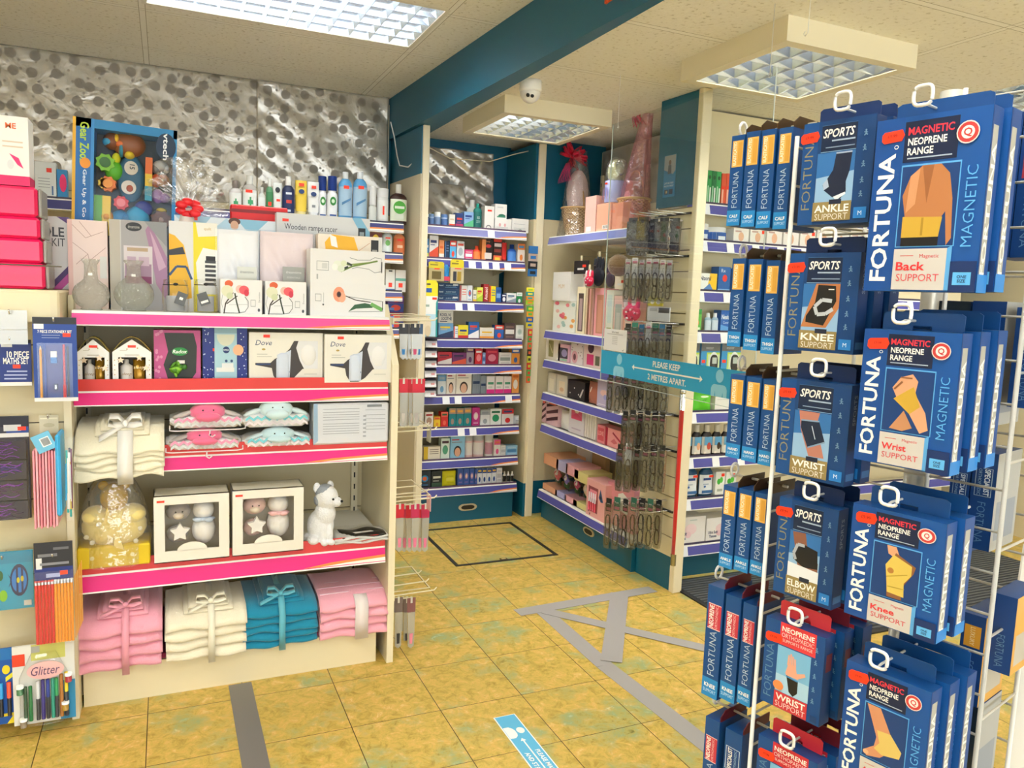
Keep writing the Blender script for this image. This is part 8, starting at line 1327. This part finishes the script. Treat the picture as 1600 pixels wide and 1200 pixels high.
sd = lambda c='#8a98a8', s='SPORTS': [('r', 0, 1, 0, 1, '#0a3468'), ('t', s, .5, .75, .3, .3, c, 90, '', True), ('r', .1, .9, .05, .12, '#3a6a9c')]
sg_ = [('r', 0, 1, 0, 1, '#0f4486'), ('r', .12, .62, .02, .9, '#a8a69a'), ('t', 'FORTUNA', .4, .45, .42, .72, '#e8e6de', 90, 'b', True), ('r', 0, 1, 0, .1, '#2a7fc8')]
sports_rows = [('ANKLE', ankS, 1.750, .177, 'ankle', 3), ('KNEE', kneS, 1.520, .180, 'knee', 3), ('WRIST', wriS, 1.272, .172, 'wrist', 2), ('ELBOW', elbS, 1.045, .170, 'elbow', 2)]
def cm(px, py, off): return SB.hit(px, py, off)
for title, art, zt, hh, nm, nb in sports_rows:
    yt, xl_, xr_ = {'ankle': (190, 1258, 1370), 'knee': (399, 1236, 1346), 'wrist': (600, 1222, 1332), 'elbow': (790, 1218, 1312)}[nm]; yb = {'ankle': 349, 'knee': 551, 'wrist': 752, 'elbow': 942}[nm]
    a0, z1 = cm(xl_, yt, .13); a1, _ = cm(xr_, yt, .13); _, z0 = cm((xl_+xr_)/2, yb, .13); z1 = (z1+cm(xr_, yt-8, .13)[1])/2; w = a1-a0; h = z1-z0
    for k in range(nb): fbox('%s blue sports %s support box %s' % ('front' if k == 0 else ['', 'second', 'third'][k], nm, 'with gold name panel' if k == 0 else 'behind the front one on its hook'), (a0+a1)/2+.006*k, z0+.002*k, .13-.045*k, w, h, .034, sports(title, art), sd(), tabc='#0b2f62', price=(-.40, .86) if k == 0 else None, group='blue sports supports')
    hook((a0+a1)/2+.01, z1+.016, 0, .135)
for title, art, (yt, xl_, xr_), yb, nm, nb, hd in (('WRIST', handN, (962, 1198, 1292), 1120, 'neoprene wrist', 3, '#e03a44'), ('BRACE', handN, (1146, 1186, 1280), 1300, 'neoprene thumb', 3, '#c8283a')):
    a0, z1 = cm(xl_, yt, .13); a1, _ = cm(xr_, yt+22, .13); _, z0 = cm((xl_+xr_)/2, yb, .13); w = a1-a0; h = z1-z0
    for k in range(nb): fbox('%s red-headed %s support box %s' % ('front' if k == 0 else ['', 'second', 'third'][k], nm, 'with hand picture' if k == 0 else 'hanging behind the front one'), (a0+a1)/2+.012*k, z0+.003*k, .13-.045*k, w, h, .034, neop(title, art, hd), [('r', 0, 1, 0, 1, '#0d3f7c'), ('r', .2, .8, .6, .8, '#7a2a3a')], tabc=hd if k == 0 else '#7a1f30', price=(-.34, .80) if k == 0 else None, group='red headed neoprene supports')
    hook((a0+a1)/2+.005, z1+.014, 0, .135)
for title, art, (yt, xl_, xr_), yb, nm, nb in (('Back', backM, (184, 1372, 1553), 456, 'back', 2), ('Wrist', wriM, (513, 1352, 1505), 733, 'wrist', 3), ('Knee', kneM, (785, 1334, 1482), 985, 'knee', 2), ('Ankle', ankM, (1030, 1324, 1460), 1245, 'ankle', 3)):
    a0, z1 = cm(xl_, yt+(6 if nm == 'back' else 0), .16); a1, _ = cm(xr_, yt+(-12 if nm == 'back' else 6 if nm == 'wrist' else 20), .16); _, z0 = cm((xl_+xr_)/2-8, yb, .16); w = a1-a0; h = z1-z0
    for k in range(nb): fbox('%s magnetic %s support box %s' % ('front large' if k == 0 else ['', 'second', 'third'][k], nm, 'with grey name panel' if k == 0 else 'hanging behind the front one'), (a0+a1)/2+.008*k, z0+.003*k, .16-.048*k, w, h, .038, magnetic(title, art), sg_, price=(-.34, .90) if k == 0 else None, group='large magnetic supports')
    hook((a0+a1)/2-.012, z1+.016, 0, .165)
OF = .10
for rn, title, kind, lst, yb in (('top', 'CALF', 'gold', [(1144, 1165, 213), (1167, 1189, 207), (1191, 1214, 204), (1218, 1240, 201)], 352), ('second', 'THIGH', 'gold', [(1145, 1166, 404), (1170, 1193, 405), (1198, 1220, 407)], 542), ('third', 'HAND', 'gold', [(1142, 1165, 584), (1167, 1191, 588), (1193, 1214, 592)], 717), ('fourth', 'ANKLE', 'gold', [(1131, 1153, 757), (1155, 1178, 762), (1180, 1201, 768)], 890),
                                ('fifth', 'KNEE', 'red', [(1107, 1133, 912), (1135, 1160, 927), (1162, 1184, 940)], 1095), ('lowest', 'KNEE', 'red', [(1103, 1126, 1118)], 1300), ('lowest', 'WRIST', 'blue', [(1134, 1162, 1136)], 1310)):
    n = len(lst)
    for k, (xa, xb, yt) in enumerate(lst):
        a0, z1 = cm(xa, yt, OF); a1, _ = cm(xb, yt, OF); _, z0 = cm((xa+xb)/2, yb+6*k*(1 if rn != 'top' else .3), OF)
        lab = 'blue %s box edge, %s from left in the %s left-hand row of the spinner' % (title.lower(), ORD[k], rn) if n > 1 else 'narrow blue box edge with %s label in the lowest left-hand row of the spinner' % ('red' if kind == 'red' else 'boxed white')
        fbox(lab, (a0+a1)/2, z0, OF, (a1-a0)*.97, z1-z0, .10, spine(title, kind), None, tabc='#3a2410' if kind == 'gold' else '#5a1020', tab='edge', group='supports seen edge-on at the left of the spinner', orange=(kind == 'gold'))
    if not (rn == 'lowest' and kind == 'blue'): hook(AL, z1+.012, OF-.05, cm(lst[0][0]-4, lst[0][2], OF)[0], True)
# boxes behind the right grid
def rb(label, x0, x1, yt, yb, ops, off=-.03, face='#0d3f7c', dd=.11, clearside=False, flip=True, topc=None):
    a0, z1 = cm(x0, yt, off); a1, _ = cm(x1, yt, off); _, z0 = cm((x0+x1)/2, yb, off); w = a1-a0; h = z1-z0
    sidec = [('r', 0, 1, 0, 1, '#a9a9a4' if clearside else '#d8a24a' if topc else '#123a6c'), ('r', .1, .9, .1, .5, '#8a9098' if clearside else '#b8b0a0')]
    t2 = fbox(label, (a0+a1)/2, z0, off, w, h, dd, ops, sidec, tab=None, group='supports behind the right-hand grid', flip=flip)
    return t2
def sp2(kind, dark=False):
    bg = '#0a3a78' if not dark else '#10222e'
    o = [('r', 0, 1, 0, 1, bg), ('t', 'FORTUNA', .5, .72, .34, .42, '#5f86ac' if not dark else '#50606a', 90, 'l', True)]
    if kind == 'spec': o += [('r', .15, .85, .16, .45, '#a8bccc'), ('r', .18, .82, .165, .445, bg), ('t', 'SPECIALIST', .36, .305, .24, .27, '#dfe8f0', 90, 'b', True), ('t', 'ORTHOPAEDIC', .66, .305, .14, .27, '#8fb0cc', 90, '', True)]
    if kind == 'neo': o += [('r', .15, .85, .16, .45, '#a8303c'), ('t', 'NEOPRENE', .36, .305, .28, .27, WHITE, 90, 'b', True), ('t', 'ORTHOPAEDIC', .68, .305, .14, .27, '#f0c0c0', 90, '', True)]
    if kind == 'gold': o += [('r', .15, .85, .12, .36, '#d89a30'), ('t', 'LUXURY', .5, .24, .2, .2, '#f0dca8', 90, '', True)]
    return o
rb('dark blue box edge with red label behind the top right of the grid', 1572, 1600, 178, 402, sp2('neo')); rb('blue box edge behind the second large back support box', 1602, 1640, 176, 402, sp2('neo'))
rb('blue specialist box edge with clear side behind the grid, second row', 1521, 1574, 470, 665, sp2('spec'), clearside=True); rb('black box edge beside the clear-sided specialist box', 1468, 1518, 470, 640, sp2('none', True)); rb('blue specialist box edge at the photo edge, second row', 1590, 1640, 480, 640, sp2('spec'), clearside=True)
rb('blue specialist box edge behind the grid, left of the third row pair', 1489, 1520, 712, 868, sp2('spec')); rb('blue specialist box edge behind the grid, right of the third row pair', 1523, 1562, 704, 862, sp2('spec'), clearside=True)
rb('blue box edge with orange top hanging low behind the grid', 1505, 1543, 955, 1105, sp2('gold'), topc=1); rb('blue box with orange side at the right photo edge', 1552, 1592, 925, 1055, sp2('none'), topc=1, off=-.06); rb('dark grey green box edge lowest behind the grid', 1492, 1530, 1092, 1250, sp2('none', True), clearside=True)
for z in (1.70, 1.33, 1.08, .86, .63): MB().tube([(.20, .17, z), (.20, .02, z)], .0028, wire, 6).obj('hook', t, label='hook on the far side of the rack')
# ---------------------------------------------------------------- counter end and perfume bottles at the right edge
d = ray(1589, 1060); k = 1.85/math.hypot(d.x, d.y); cx, cy = d.x*k, d.y*k
az = math.atan2(d.x, d.y); t = thing('shop_counter', 'white framed counter with beige side at the right edge of the photo', 'counter', (cx, cy, 0), -az+.0)
MB().box(0, .035, -.02, .02, 0, .80, WHITE, .004).obj('corner_post', t); MB().box(.036, .9, -.01, .5, .05, .76, '#c9bfa6').box(.036, .9, -.012, -.010, .60, .63, '#1c1a18').obj('side_panel', t); MB().box(-.02, .92, -.03, .55, .80, .83, '#e9e8e2', .004).obj('worktop', t)
for i, (dx, lab, c) in enumerate(((.03, 'squat black and gold perfume bottle on the counter corner', '#c2ad6a'), (.12, 'gold topped perfume bottle further along the counter', '#a89458'))):
    t3 = thing('perfume_bottle', lab, 'perfume', (cx+cos(-az)*dx+sin(az)*.04, cy+sin(-az)*dx+cos(az)*.04, .831), -az)
    MB().box(-.035, .035, -.02, .02, 0, .06, '#17171a', .004).draw([('r', .25, .8, .2, .75, '#c8c8c4')], .07, .06, -.02).obj('body', t3); MB().lathe([(.03, .06), (.034, .075), (.02, .10), (.012, .102)], mat(c, .2, .7), 16).lathe([(.012, .102), (.012, .13)], '#15151a', 12).obj('gold_shoulder', t3)
